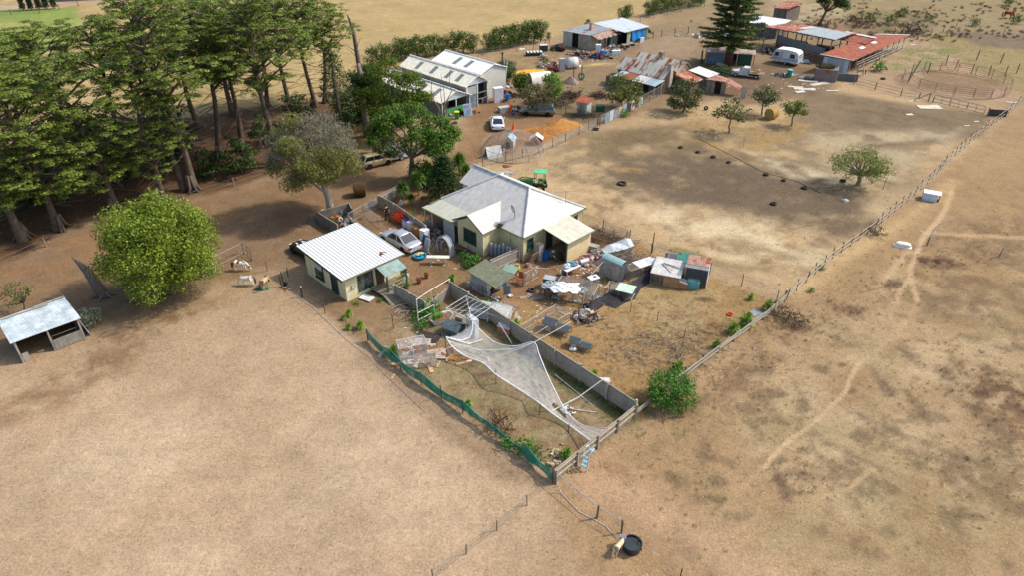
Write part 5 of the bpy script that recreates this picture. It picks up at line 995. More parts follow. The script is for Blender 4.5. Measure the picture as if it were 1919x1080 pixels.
    for pr_,x,y,s,lb,c in ((bg,1172,218,1.1,'green bush against the patched iron fence','bush'),(bg,1270,468,0,'',''),(br,928,800,1.6,'rusty brown dry bush behind the green cloth fence','bush'),(br,948,815,1.3,'second rusty dry bush closer to the net','bush'),(bb,1640,440,1.1,'dark thorny bush on the paddock fence line','bush'),(bg,1530,545,0,'',''),(bb,1460,592,1.2,'dark brown bush outside the board fence','bush'),(bb,1490,606,1.1,'dry dark bush lower right of the board fence end','bush'),(bp,1630,40,2.2,'grey green scrub bush on the far right paddock','bush'),(bb,1612,48,2.4,'reddish dark scrub bush beside the grey green scrub','bush'),(bb,1595,38,1.6,'small dark scrub bush in the far paddock','bush'),(bp,1668,42,2.,'green scrub bush right of the reddish scrub','bush'),(bb,1705,62,2.6,'reddish brown scrub patch above the stable roof','bush'),(bp,1690,30,2.2,'olive scrub near the top of the far paddock','bush'),(bp,1740,38,1.8,'pale scrub bush in the far paddock','bush'),(bp,1825,48,2.,'scrub bush nearest the brown horse','bush'),(bp,1905,44,2.2,'scrub bush right of the brown horse','bush'),(bp,1890,10,2.4,'scrub bush at the top right corner','bush'),(bg,1647,133,2.,'bright green weeds at the stable opening','weeds'),(bp,1020,118,1.4,'green bush left of the white water tank','bush'),(bb,1075,185,1.8,'dark creeper bush on the wire fence','bush'),(bb,1055,198,1.8,'dark creeper mass right of the green wagon','bush'),(bp,1035,200,1.6,'creeper bush directly behind the green wagon','bush'),(bp,1005,855,.9,'weedy bush at the lower end of the green cloth','bush'),(bg,985,845,1.1,'green weedy bush over the green cloth fence','bush'),(bg,955,838,.9,'low weeds at the foot of the green cloth fence','bush'),(bg,795,598,1.4,'leafy vine bush beside the bath planter','bush'),(bg,812,585,1.2,'leafy plants spilling from behind the bath','bush'),(bg,790,618,.9,'green weeds under the white pipe frame','bush'),(bg,886,495,1.2,'green bush beside the white table','bush'),(bg,870,487,1.,'dark green flower bed shrub by the gable wall','bush'),(bg,878,500,.9,'yellow green shrub near the shed','bush'),(br,742,418,0,'',''),(bg,1145,495,0,'',''),(bp,1265,705,1.1,'dry shrub behind the round bush','bush'),(bg,1230,745,1.,'weeds left of the round bush','bush'),(bg,1540,505,.5,'small green weed by the rough fence','weeds'),(bg,1520,548,.5,'green weed in the fence corner','weeds')):
        if s: place(pr_,W(x,y),x*3,lb,cat=c,s=s)
def tufts():
    """weeds and dry grass nobody could count"""
    def sc(name,label,areas,size,cols,up=.1,h=.1,asp=.12):
        Ps=[]
        for (x,y,rx,ry,n,k) in areas:
            o=W(x,y)
            for j in range(n):
                c=(o.x+RS.normal()*rx,o.y+RS.normal()*ry,h*.6); Ps.append(inball(k,c,(h*1.6,h*1.6,h),.1)[0])
        P=np.concatenate(Ps); P[:,2]=np.abs(P[:,2])+.01; o=link(name,leafmesh(name,P,size,leafmat(cols),up,asp)); o['kind']='stuff'; o['label']=label; o['category']='grass'
    sc('green_weeds','scattered small green weeds on the dry paddocks',[(1280,900,2.5,5,34,26),(1330,1000,2,1.5,8,26),(1340,450,6,3,14,18),(1440,470,5,3,10,18),(1500,390,4,2,8,16),(1640,400,4,3,8,14),(1560,440,3,2,6,14),(1400,500,4,1.5,10,16),(1250,470,1.2,.3,14,22),(1330,270,5,3,16,20),(1450,310,5,3,14,18),(1350,330,3,2,8,18),(990,640,1,.6,12,22),(950,760,3,2,16,18),(1090,720,2.,1.5,20,20),(1150,780,1.5,1,24,20),(860,640,2.,1,18,18),(800,700,2,1.4,12,18),(700,620,1.2,1,5,14),(1320,640,4,3,12,12),(830,560,2,1,8,14),(1700,120,6,4,60,30),(1750,110,5,6,40,30),(1580,110,3,1,14,30),(1420,170,3,1.5,10,24),(1310,60,5,3,14,30),(870,830,.4,.3,2,30)],.06,('#4d6b26','#66873a','#83984a','#8d8c4a'))
    sc('dry_grass','tufts of dry straw coloured grass and fallen stalks',[(1200,640,6,5,420,16),(1250,590,5,4,300,16),(1050,600,4,3,160,14),(1320,600,4,3,200,14),(1200,720,4,1.6,120,14),(1000,770,5,3,160,14),(850,690,2,2,60,14),(1340,220,6,2,120,18),(1450,240,6,3,90,18),(950,320,4,1,30,14),(640,250,5,4,90,26),(1600,70,10,5,200,26),(1750,90,9,7,200,26)],.09,('#b59a62','#cbb27c','#9a8050','#d9c79a'),asp=.07)
    sc('dead_weeds','low dark dead weed mats on the outer paddock',[(1880,740,3.6,5,260,22),(1760,490,2.6,1,90,20),(1480,610,2.,1.2,120,22),(1590,580,2,1,60,20),(1400,700,4,2,120,18),(1850,450,6,3,110,16),(1500,900,2.4,1,50,18),(1660,540,2,1,70,18),(1860,900,4,3,120,18),(1700,700,9,6,160,12),(1300,780,4,2,60,16),(300,590,6,1.5,120,8),(220,680,6,2,120,8)],.05,('#4a3426','#5f4535','#6f5a45','#503d38'),asp=.16)
    sc('scrub','rough brown and green scrub on the far right rise',[(1620,45,9,2.5,110,40),(1705,66,10,2.5,120,40),(1800,30,22,8,150,40),(1860,62,9,3,40,60),(1905,15,8,4,40,60),(1640,25,10,3,40,60)],.13,('#7d6c52','#66643c','#87804f','#74584a','#8d7d55'),up=.2,h=.26,asp=.3)
    sc('yard_straw','fine dry straw and leaf litter over the yards',[(1000,480,5,4,160,12),(820,530,4,3,120,12),(960,800,4,2.5,170,12),(800,660,3,2,120,12),(300,420,14,3,200,14),(960,230,6,4,120,12)],.055,('#c2a676','#8d6f48','#d9c498','#6d5236'),asp=.12,h=.03)
    b=MB(); rr=random.Random(16)
    for (x,y,rx,ry,n) in ((1120,520,5,3,170),(960,500,4,2.5,70),(1030,580,4,1.5,60),(830,470,3,2,60),(960,180,5,3,90),(1100,110,7,3,110),(1490,160,7,3,70),(800,650,2.5,2,60),(1330,160,5,2,60)):
        o=W(x,y)
        for k in range(n): s=rr.uniform(.03,.09)*(1+o.y/120); b.box((o.x+rr.gauss(0,rx*.5),o.y+rr.gauss(0,ry*.5),s*.2),(s*rr.uniform(1,3),s,s*.4),rz=rr.uniform(0,180))
    o=solo('yard_scraps',b,mat('#d9d4ca','#8d6a52',sc=.8,amt=.15,dirt=.5),'small pale and brown rubbish scraps across the farmyard','litter',(0,0)); o['kind']='stuff'
    # litter and stones
    b=MB(); rr=random.Random(6)
    for (x,y,rx,ry,n) in ((250,640,9,3,160),(1150,600,9,5,130),(1550,330,12,9,130),(800,470,6,4,90),(1000,160,9,5,120),(1400,160,12,5,110),(500,420,9,5,80),(150,420,12,4,120),(1500,750,10,9,120),(400,850,9,6,110),(1100,160,7,4,80)):
        o=W(x,y)
        for k in range(n): s=rr.uniform(.015,.04)*(1+o.y/90); b.box((o.x+rr.gauss(0,rx*.6),o.y+rr.gauss(0,ry*.6),s*.3),(s*rr.uniform(1,2.4),s,s*.7),rz=rr.uniform(0,180))
    o=solo('ground_litter',b,mat('#b5a896','#7d6a58',sc=.9,amt=.3),'small stones, bark and rubbish scraps over the yards','litter',(0,0)); o['kind']='stuff'
# ---------------------------------------------------------------- fences
def fences():
    pal=dict(col='#b5aa9a',pr=.07)
    fence('paling_fence','weathered paling fence with capping between net yard and hen yard',WL((845,553),(1190,783)),1.35,'paling',2.5,rails=(.35,1.1),outer=-1,ph=1.6,**pal)
    fence('paling_fence','short paling fence from the cabin porch down to the pipe frame',WL((742,556),(800,590)),1.2,'paling',2.2,rails=(.3,.95),outer=-1,**pal)
    fence('paling_fence','short paling fence behind the vine and bath planter',WL((800,590),(846,553)),.9,'paling',2.2,rails=(.3,.7),outer=1,**pal)
    fence('paling_fence','paling fence with pale top rails on the front edge of the net yard',WL((1040,905),(1190,783)),1.1,'paling',2.1,rails=(.45,.95),rcol='#c6b9a2',outer=-1,col='#a89a86',pr=.06)
    fence('board_fence','pale horizontal board fence running up from the net yard corner',WL((1190,783),(1250,735),(1345,662),(1430,600),(1470,565)),1.0,'board',2.4,rails=(.42,.72),rcol='#b3a998',outer=-1,col='#7a6d5e',jit=.06,pr=.06)
    fence('pole_fence','rough boundary fence of crooked timber poles and split rails',WL((1474,562),(1560,485),(1640,428),(1700,378),(1738,345),(1780,300),(1850,240),(1890,212),(1960,150),(2060,80)),1.15,'pole',1.9,rails=(.45,.95),rcol='#b3a594',outer=-1,col='#75685b',jit=.1,lean=5,pr=.045)
    fence('wire_fence','wire fence on steel posts between hen yard and middle paddock',WL((1130,432),(1220,478),(1330,515),(1390,536),(1455,568)),1.2,'wire',2.9,col='#544c44',net=WIRE(.1),pr=.035)
    fence('mesh_fence','sagging wire mesh fence from the farmhouse corner to the brush heap',WL((1090,415),(1130,432),(1180,450)),1.1,'mesh',2.2,col='#5c554c',net=WIRE(.25),pr=.04)
    # green shade cloth fence
    T=fence('shade_cloth_fence','green shade cloth fence along the front paddock',WL((690,640),(735,680),(790,722),(868,775),(930,820),(985,860),(1036,905)),1.15,'mesh',2.6,col='#5f5548',pr=.04)
    P=WL((690,640),(735,680),(790,722),(868,775),(930,820),(985,860),(1036,905)); m=MB(); o=T.location; N_=60
    seg=[]; 
    for i in range(len(P)-1):
        for j in range(10): seg.append(P[i].lerp(P[i+1],j/10))
    seg.append(P[-1]); tops=[1.0+.1*math.cos(k*.62)-.12*abs(math.sin(k*.31))-(.25 if 38<k<50 else 0) for k in range(len(seg))]; bots=[.12+.1*math.sin(k*.7)+(.25 if 30<k<44 else 0) for k in range(len(seg))]
    for k in range(len(seg)-1):
        for q in range(3):
            def pt(i,q): z=bots[i]+(tops[i]-bots[i])*q/3; return (seg[i].x+.05*math.sin(i*1.1+q),seg[i].y+.05*math.cos(i*.9+q),z)
            m.face(pt(k,q),pt(k+1,q),pt(k+1,q+1),pt(k,q+1))
    part(T,'shade_cloth',m,mat('#0f8f74','#0b6c57',alpha=.92,sc=1,rough=.6,dirt=.15),world=True,smooth=True)
    mm=MB().tube([(s.x,s.y,t) for s,t in zip(seg,tops)],.035,5); part(T,'cloth_hem',mm,mat('#0f8a6c','#0a6a54',rough=.5),world=True)
    # front wire fence running out of the frame
    T=fence('pipe_fence','pipe topped wire fence leading from the yard corner to the trough',WL((1042,908),(1119,972),(1165,1000)),1.05,'rail',2.6,col='#6a6654',rails=(1.0,),rcol='#b3b0aa',net=WIRE(.08),pr=.06)
    fence('wire_fence','double wire fence beyond the trough at the bottom edge',WL((1165,1000),(1195,1025),(1275,1085),(1380,1170)),.75,'wire',3.2,col='#4c4038',pr=.035,wires=2)
    fence('wire_fence','faint wire fence on thin dark posts crossing the dry front paddock',WL((1036,905),(988,948),(932,995),(812,1088)),.8,'wire',2.6,col='#4c4038',pr=.03,wires=3)
    fence('wire_fence','thin wire strung between posts left of the cabin',WL((610,588),(566,558),(530,525),(502,508)),.9,'wire',2.6,col='#5e554b',pr=.035,wires=2,net=None)
    fence('wire_fence','sagging wire on thin posts in front of the net yard',WL((690,640),(650,612),(610,588)),.8,'wire',2.6,col='#6e6558',pr=.03,wires=1)
    fence('wire_fence','wire line across the weedy outer paddock at the right edge',WL((1738,460),(1872,482),(2000,520)),.9,'wire',6,col='#8c8478',pr=.05,wires=1,lean=6)
    # pony pen gate by the round tree
    T=fence('rail_fence','grey pipe and post pen fence beside the round green tree',WL((380,517),(404,503),(458,475)),1.2,'rail',2.4,col='#8d857a',rails=(.15,1.15),rcol='#a8a59e',pr=.08)
    T=thing('pipe_gate','small dark pipe gate at the corner of the pony pen','gate',W(458,475),-46); part(T,'frame',MB().frame((0,0),(1.7,0),.1,1.15,.05,bars=1,mid=True),mat('#6a6660',metal=.2)); part(T,'post',MB().box((1.75,0,.6),(.14,.14,1.2)),mat('#8a8074'))
    # fences at the farmhouse yard
    fence('paling_fence','grey paling fence from the drive past the flowers to the verandah',WL((712,388),(742,404),(800,446)),1.35,'paling',2.4,rails=(.35,1.1),outer=-1,**pal)
    fence('paling_fence','short grey paling return fence beside the yuccas',WL((712,388),(745,370)),1.3,'paling',2.0,rails=(.35,1.05),outer=-1,**pal)
    fence('paling_fence','paling screen fence between the gas cylinders and the hut',WL((920,514),(972,490)),1.45,'paling',2.4,rails=(.35,1.2),outer=-1,**pal)
    fence('chain_fence','rail topped chain wire fence beyond the walking person',WL((655,418),(682,402),(712,388)),1.1,'rail',2.4,col='#8a8882',rails=(.05,1.08),rcol='#a8a6a0',net=WIRE(.15),pr=.035)
    T=thing('open_gate','wire farm gate standing open beside the cabin','gate',W(682,402),-55); part(T,'frame',MB().frame((0,0),(4.0,0),.1,1.15,.05,bars=2),mat('#b9bab6',metal=.2)); part(T,'netting',MB().face((0,0,.1),(4,0,.1),(4,0,1.15),(0,0,1.15)),WIRE(.3,'#b9bab6'))
    fence('mesh_fence','chain wire mesh fence beside the dog run and cones',WL((905,310),(945,305),(1012,268),(1045,282)) if 0 else WL((905,312),(948,303),(1010,288),(1060,266),(1085,252),(1120,236)),1.15,'mesh',2.6,col='#4d463f',net=WIRE(.3),pr=.04)
    fence('rail_fence','low bare timber rail running down to the farmhouse roof',WL((878,312),(905,302)),.5,'rail',2.5,col='#9a9084',rails=(.45,),pr=.04)
    fence('mesh_fence','creeper covered green wire fence behind the wagon',WL((1036,208),(1060,213),(1085,222),(1125,232)),1.4,'mesh',2.6,col='#3d4a3e',net=WIRE(.35,'#4a5a44'),pr=.04)
    # patched iron fence by the olive tree
    T=fence('patched_fence','fence patched with upright iron and timber sheets under the olive tree',WL((1125,236),(1160,218),(1205,196),(1242,176)),1.5,'rail',2.2,col='#7d7468',rails=(1.45,),rcol='#a39a8e',pr=.06,net=WIRE(.2))
    A,B_=W(1125,236),W(1205,196); cs=['#8b9194','#7f9cb0','#c6c8c4','#8d9ca6','#cdb892','#a9c3d2','#7a5236','#d9dad6','#6d6a52','#b3b9ba']; 
    for k in range(10): 
        if k in (0,8): continue
        a=A.lerp(B_,k/10); b=A.lerp(B_,(k+.9)/10); part(T,'sheet',MB().panel((a.x,a.y),(b.x,b.y),.02,1.25+.12*(k%3),.03),mat(cs[k],kind='tin',amt=.3,dirt=.4),world=True)
    fence('wire_fence','timber post and wire fence along the hedge of the straw field',WL((560,190),(640,165),(700,140),(790,112)) if 0 else WL((905,104),(1000,92),(1022,86)),1.2,'wire',4,col='#8f857a',pr=.07,wires=3)
    fence('wire_fence','wire fence in front of the far conifer row',WL((1030,80),(1200,40),(1300,16),(1340,8)),1.2,'wire',5,col='#8f857a',pr=.07,wires=3)
    fence('wire_fence','timber fence line on the rise left of the tall pine',WL((1208,74),(1240,68),(1290,62)),1.2,'rail',3,col='#6d6357',rails=(.5,1.1),rcol='#9a9084',pr=.08)
    fence('wire_fence','low wire and rail fence at the foot of the windbreak litter',WL((-40,520),(88,463),(440,348),(520,322)),.9,'wire',7,col='#9a8d78',pr=.07,wires=2)
    # far right farm fences
    fence('rail_fence','three rail timber fence running from the block wall across the paddock',WL((1600,157),(1640,168),(1688,180)),1.15,'rail',3.2,col='#7d7468',rails=(.2,.65,1.1),rcol='#8d8578',pr=.07)
    fence('rail_fence','low sagging rail fence between the braced post and the pipe gates',WL((1688,180),(1722,184),(1748,192)),.8,'rail',3.2,col='#7d7468',rails=(.15,.6),rcol='#8d8578',pr=.08)
    T=thing('farm_gate','pair of grey five bar pipe gates at the round yard','gate',W(1748,192),0); a=W(1748,192); b=W(1844,215); d=b-a
    for k in range(3):
        p=d*(k/3); q=d*((k+.97)/3); g=MB().frame((p.x,p.y),(q.x,q.y),.15,1.2,.07,bars=1,mid=True); part(T,'gate_leaf',g,mat('#6f7674',metal=.2))
    T=thing('gap_panel','dark iron sheet panel closing the gap at the boundary fence','panel',W(1850,216),-14); part(T,'sheet',MB().panel((0,0),(2.4,0),0,.95,.05),mat('#5d5048','#494440',kind='tin',rust=.3)); part(T,'post',MB().box((0,-.08,.6),(.12,.12,1.2)),mat('#8a8074'))
    fence('wire_fence','tall bare post fence behind the round yard',WL((1772,122),(1797,112),(1828,112),(1843,112),(1871,120),(1900,125),(1903,138),(1883,142)) if 0 else WL((1703,152),(1772,122),(1830,112),(1875,118),(1925,128)),1.7,'wire',6,col='#75695d',pr=.09,wires=2,lean=3)
    fence('wire_fence','inner line of bare posts inside the round yard edge',WL((1790,130),(1820,138),(1853,142),(1883,142),(1905,137)),1.6,'wire',5,col='#75695d',pr=.08,wires=1,lean=3)
    fence('wire_fence','old wire fence on the far right field edge',WL((1720,72),(1790,55),(1880,66),(1960,80)),1.2,'wire',5,col='#7d7264',pr=.07,wires=3)
    # round yard: panels of rails
    c=W(1790,158); Rx=7.6; T=thing('round_yard','circular horse yard of rusty five rail panels','round yard',c,0); n=18; rc=mat('#9c8478','#8a5c48',sc=.6,rough=.7,metal=.2)
    for k in range(n):
        a0=2*math.pi*k/n; a1=2*math.pi*(k+.96)/n; g=MB()
        p=(math.cos(a0)*Rx,math.sin(a0)*Rx); q=(math.cos(a1)*Rx,math.sin(a1)*Rx); g.frame(p,q,.12,1.65,.07)
        for z in (.42,.73,1.04,1.35): g.tube([(*p,z),(*q,z)],.028,4)
        part(T,'rail_panel',g,rc)
    # neighbour
    fence('rail_fence','dark rail fence along the neighbour green lawn',WL((-60,34),(22,28),(75,25),(148,12)),1.2,'rail',4,col='#6b655c',rails=(.3,1.1),pr=.09)
    T=thing('neighbour_building','low neighbour house with a brick wall seen at the top left','house',W(118,2),20); part(T,'wall',MB().bx(0,26,0,8,0,2.8),mat('#8f8a86','#a5684c',kind='brick',w=1.2)); part(T,'roof',MB().slab([(-1,-1,2.85),(27,-1,2.85),(27,9,4.6),(-1,9,4.6)],.15),mat('#8b8f94')); window(T,(1.5,0),(4.5,0),.8,2.2,(0,-1),fr='#30343a')
# ---------------------------------------------------------------- vehicles
def wheel(T,x,y,r=.32,w=.2,side=1,rimc='#b9bcbd'):
    t=MB(); t.tube([(x,y-w/2,r),(x,y+w/2,r)],r,16); o=part(T,'wheel',t,mat('#1c1b1a','#262422',rough=.9)); part(o,'rim',MB().tube([(x,y+side*(w/2-.01),r),(x,y+side*(w/2+.012),r)],r*.62,12),mat(rimc,rough=.35,metal=.6)); return o
def loft(rows):
    """rows: list of equal length point rings -> closed loft with end caps"""
    b=MB(); n=len(rows[0])
    for r in rows: b.v+= [tuple(p) for p in r]
    for i in range(len(rows)-1):
        for j in range(n): a=i*n+j; c=i*n+(j+1)%n; b.f.append((a,c,c+n,a+n))
    b.f.append(tuple(range(n-1,-1,-1))); b.f.append(tuple(range((len(rows)-1)*n,len(rows)*n))); return b
def car(label,loc,rz,paint,L=4.6,Wd=1.78,H=1.45,kind='sedan',name='sedan',cat='car',rim='#b9bcbd',rack=False,paint2=None,patch=None):
    """local +x is the front"""
    T=thing(name,label,cat,loc,rz); h=L/2; w=Wd/2; pm=mat(paint,paint2 or paint,rough=.28,metal=.35,spec=.6,dirt=.08,sc=1.1)
    bz={'sedan':.92,'coupe':.88,'wagon':.95,'hatch':.98}[kind]
    # lower body stations: x, half width, bottom z, shoulder z, top z
    S=[(-h,w*.78,.38,.62,bz-.14),(-h+.12,w*.92,.28,.68,bz-.04),(-h+.5,w*.99,.24,.72,bz+.0),(-h*.45,w,.22,.74,bz+.0),(0,w,.22,.74,bz-.01),(h*.38,w*.99,.22,.72,bz-.02),(h*.62,w*.97,.24,.68,bz-.1),(h-.3,w*.9,.28,.6,bz-.2),(h-.06,w*.74,.36,.52,bz-.34),(h,w*.6,.4,.5,bz-.42)]
    rows=[]
    for x,hw,b0,s,t in S:
        rows.append([(x,-hw*.86,b0),(x,-hw,b0+.14),(x,-hw,s),(x,-hw*.93,t-.03),(x,-hw*.8,t),(x,0,t+.025),(x,hw*.8,t),(x,hw*.93,t-.03),(x,hw,s),(x,hw,b0+.14),(x,hw*.86,b0)])
    body=part(T,'body',loft(rows),pm,smooth=True)
    # cabin: windscreen base, roof start, roof end, rear base
    A,B_,C,D={'sedan':(.32*L/2*1.2,.06*L,-.17*L,-.35*L),'coupe':(.16*L,.03*L,-.17*L,-.40*L),'wagon':(.2*L,.07*L,-.43*L,-.48*L),'hatch':(.26*L,.1*L,-.36*L,-.46*L)}[kind]
    w1=w*.9; w2=w*.68; z0=bz-.02; z1=H; g=MB()
    def ring(x0,x1,z,hw): return (x0,x1,z,hw)
    bot=[(A,-w1*.93,z0),(A,w1*.93,z0),(D,w1*.93,z0),(D,-w1*.93,z0)]; mid=[(B_,-w2,z1-.03),(B_,w2,z1-.03),(C,w2,z1-.03),(C,-w2,z1-.03)]
    i=0; g.v=bot+mid; g.f=[(0,1,5,4),(1,2,6,5),(2,3,7,6),(3,0,4,7)]; part(T,'windows',g,mat('#12181b','#1c2428',rough=.08,spec=.9,dirt=0))
    r=MB(); e=.05; xm=(B_+C)/2
    rows=[]
    for x,k in ((B_+.04,.0),(B_-.12,.035),(xm,.06),(C+.12,.035),(C-.04,-.0)): rows.append([(x,-w2-e*.6,z1-.07),(x,-w2+.06,z1-.01+k*.5),(x,0,z1+k),(x,w2-.06,z1-.01+k*.5),(x,w2+e*.6,z1-.07),(x,0,z1-.09)])
    rf=part(T,'roof',loft(rows),pm,smooth=True)
    p=MB()
    def pil(a,b,t=.055): p.tube([a,b],t,5)
    for s in (-1,1):
        pil((A,s*w1*.93,z0),(B_,s*w2,z1-.04)); pil((D,s*w1*.93,z0),(C,s*w2,z1-.04),.08); xb=(A+D)/2-.05; pil((xb,s*(w1*.935),z0),(xb,s*(w2+.01),z1-.04),.04)
        if kind in('wagon',): xq=D+.9; pil((xq,s*(w1*.935),z0),(xq,s*(w2+.01),z1-.04),.05)
    part(T,'pillars',p,pm)
    for s in (-1,1):
        part(T,'headlight',MB().ell((h-.16,s*w*.62,bz-.32),(.14,.2,.09),8,5),mat('#dfe3e3',rough=.1)); part(T,'tail_light',MB().box((-h+.05,s*w*.72,bz-.2),(.16,.34,.16)),mat('#a5140f','#7a0f0c',rough=.2)); part(T,'mirror',MB().ell((A-.12,s*(w+.07),z0+.08),(.09,.09,.07),8,5),pm)
    part(T,'bumper',MB().box((-h-.01,0,.45),(.1,Wd*.8,.2)).v and MB().box((-h-.01,0,.45),(.1,Wd*.8,.2)),mat(paint,rough=.4)); part(T,'front_bumper',MB().box((h-.04,0,.42),(.12,Wd*.62,.16)),mat('#2a2c2c'))
    part(T,'number_plate',MB().box((-h-.07,0,.62),(.02,.4,.12)),mat('#e2e2dc','#8a8f96'))
    fx=h*.62; 
    for s in (-1,1):
        for x in (fx,-h*.6): 
            wheel(T,x,s*(w-.11),.31,.2,s,rim)
            ar=MB(); ar.tube([(x,s*(w-.02),.33),(x,s*(w+.003),.33)],.37,14); part(T,'wheel_arch',ar,mat('#151515')) 
    if rack: 
        for s in (-1,1): part(T,'roof_rail',MB().tube([(C+.1,s*w2*.85,z1+.05),(B_-.1,s*w2*.85,z1+.05)],.02,5),mat('#2a2a2a'))
    if patch:
        q=MB(); rr=random.Random(4)
        for k in range(9): q.ell((rr.uniform(.9,1.5),rr.uniform(-.5,.5),bz-.01),(.2,.1,.012),6,4)
        part(T,'peeled_paint',q,mat('#c3c8c6'))
    return T
def vehicles():
    car('silver sedan parked nose away beside the cabin and boxes',W(751,458),136,'#b4b8bc',4.85,1.84,1.45,'sedan')
    car('dark green black sedan with peeling paint behind the cabin',W(581,478),138,'#10181a',4.7,1.8,1.42,'coupe',patch=True)
    car('white coupe parked facing the machinery sheds',W(932,236),94,'#e9eaea',4.5,1.85,1.38,'coupe',name='coupe')
    car('olive grey station wagon beside the orange sand heap',W(1008,214),173,'#6c7060',4.95,1.84,1.5,'wagon',name='station_wagon',rack=True)
    car('small gold hatchback beneath the green gum',W(706,309),34,'#b3a27c',3.9,1.68,1.48,'hatch',name='hatchback')
    # flatbed ute
    T=thing('flatbed_truck','white cab flatbed truck loaded with timber offcuts','truck',W(1397,143),155); wh=mat('#cfd2d2',rough=.4,dirt=.2)
    part(T,'bonnet',loft([[(.9,-.8,.4),(.9,.8,.4),(.9,.8,1.),(.9,-.8,1.)],[(2.3,-.72,.4),(2.3,.72,.4),(2.3,.7,.85),(2.3,-.7,.85)]]),wh)
    c=part(T,'cab',loft([[(-.5,-.82,.4),(-.5,.82,.4),(-.5,.68,1.55),(-.5,-.68,1.55)],[(.4,-.82,.4),(.4,.82,.4),(.4,.68,1.58),(.4,-.68,1.58)],[(1.0,-.82,.4),(1.0,.82,.4),(1.0,.8,1.0),(1.0,-.8,1.0)]]),wh); part(c,'windscreen',MB().face((.43,-.66,1.5),(.43,.66,1.5),(1.02,.74,1.03),(1.02,-.74,1.03)),mat('#202a2e',rough=.1,spec=.8))
    part(T,'tray',MB().box((-1.7,0,.78),(2.4,1.8,.1)).box((-.58,0,1.2),(.06,1.8,.8)),mat('#9a8f80','#6e655a',kind='planks',w=.2)); part(T,'chassis',MB().box((0,0,.42),(4,.8,.16)),mat('#262422'))
    for x in (1.5,-1.8):
        for s in (-1,1): wheel(T,x,s*.72,.33,.2,s)
    for k in range(7): solo('timber_board',MB().box((0,0,0),(rnd.uniform(.6,1.5),.22,.05)),mat('#b98a5a','#8f6a44'),'pale timber board %s on the truck tray'%('lying lowest','by the cab','across the middle','tilted at the back','stacked second','near the tail','topmost')[k],'board',(*L2(W(1397,143),155)(-1.6+rnd.uniform(-.5,.5),rnd.uniform(-.5,.5),.9+.06*k),),rnd.uniform(0,180),group='timber on the truck tray')
    # caravan
    T=thing('caravan','white caravan with a pale blue stripe beside the rusty barn','caravan',W(1474,119),-41); pr=[(-2.25,.55),(-2.3,1.3),(-2.05,2.2),(-1.6,2.45),(0,2.55),(1.6,2.45),(2.05,2.2),(2.3,1.3),(2.2,.55)]
    part(T,'body',MB().extr(pr,-1.05,1.05),mat('#e6e7e6',rough=.35,dirt=.1)); part(T,'roof',MB().extr([(-2.,2.26),(-1.6,2.48),(0,2.58),(1.6,2.48),(2.,2.26),(1.6,2.44),(0,2.53),(-1.6,2.44)],-1.08,1.08),mat('#f0f0ee')); part(T,'stripe',MB().box((0,-1.055,1.0),(4.4,.012,.2)).box((0,-1.06,.8),(4.4,.01,.05)),mat('#7fb2dc'))
    window(T,(-1.95,-1.05),(-1.2,-1.05),1.35,2.,(0,-1),fr='#8f9496',cols=1,rows=2,fw=.05,pane=mat('#3c3434')); window(T,(.75,-1.05),(1.6,-1.05),1.35,2.0,(0,-1),fr='#8f9496',cols=1,rows=2,fw=.05,pane=mat('#3c3434')); door(T,(-1.,-1.05),(-.45,-1.05),.6,2.2,(0,-1),col='#dfe2e2')
    for z in (1.35,1.75): window(T,(2.26,-.75),(2.26,-.05),z,z+.3,(1,0),fr='#d5d8d5',cols=1,rows=1,fw=.04,pane=mat('#4f7a66'),sill=False); window(T,(2.26,.05),(2.26,.75),z,z+.3,(1,0),fr='#d5d8d5',cols=1,rows=1,fw=.04,pane=mat('#4f7a66'),sill=False)
    part(T,'drawbar',MB().tube([(-2.2,-.5,.5),(-3.2,0,.5),(-2.2,.5,.5)],.05,5).box((0,0,.5),(4.3,1.7,.1)),mat('#2a2826'))
    for s in (-1,1): wheel(T,.1,s*.9,.32,.2,s)
    # tractor
    T=thing('tractor','green tractor with a green canopy behind the farmhouse roof','tractor',W(1004,357),168); gr=mat('#2a6e3c','#1f5a30',rough=.4)
    part(T,'hood',loft([[(.3,-.33,.8),(.3,.33,.8),(.3,.3,1.3),(.3,-.3,1.3)],[(1.75,-.28,.8),(1.75,.28,.8),(1.75,.24,1.2),(1.75,-.24,1.2)]]),gr); part(T,'canopy',MB().box((-.5,0,2.35),(1.35,1.15,.07)),mat('#5dbf86','#4aa873',rough=.5))
    for x in (-1.0,.05):
        for s in (-1,1): part(T,'canopy_post',MB().tube([(x,s*.5,.9),(x,s*.5,2.33)],.035,5),mat('#20241f'))
    part(T,'seat',MB().box((-.65,0,1.05),(.45,.5,.12)).box((-.88,0,1.3),(.1,.5,.45)),mat('#c9a52c')); part(T,'chassis',MB().box((0,0,.7),(2.6,.5,.3)),mat('#22301f')); part(T,'mudguard',MB().extr([(-1.2,1.0),(-.9,1.25),(-.3,1.25),(0,1.0),(-.3,1.18),(-.9,1.18)],.4,.72).extr([(-1.2,1.0),(-.9,1.25),(-.3,1.25),(0,1.0),(-.3,1.18),(-.9,1.18)],-.72,-.4),gr)
    for s in (-1,1): wheel(T,-.6,s*.68,.55,.32,s,'#c9b030'); wheel(T,1.4,s*.6,.34,.2,s,'#c9b030'); 
    for s in (-1,1): part(T,'loader_arm',MB().tube([(.1,s*.45,1.25),(1.6,s*.45,1.3),(2.5,s*.45,.6)],.06,5),gr)
    part(T,'bucket',MB().extr([(2.4,.15),(2.4,.75),(2.55,.75),(2.6,.35),(3.0,.15)],-.75,.75),mat('#39604a','#5d6a60'))
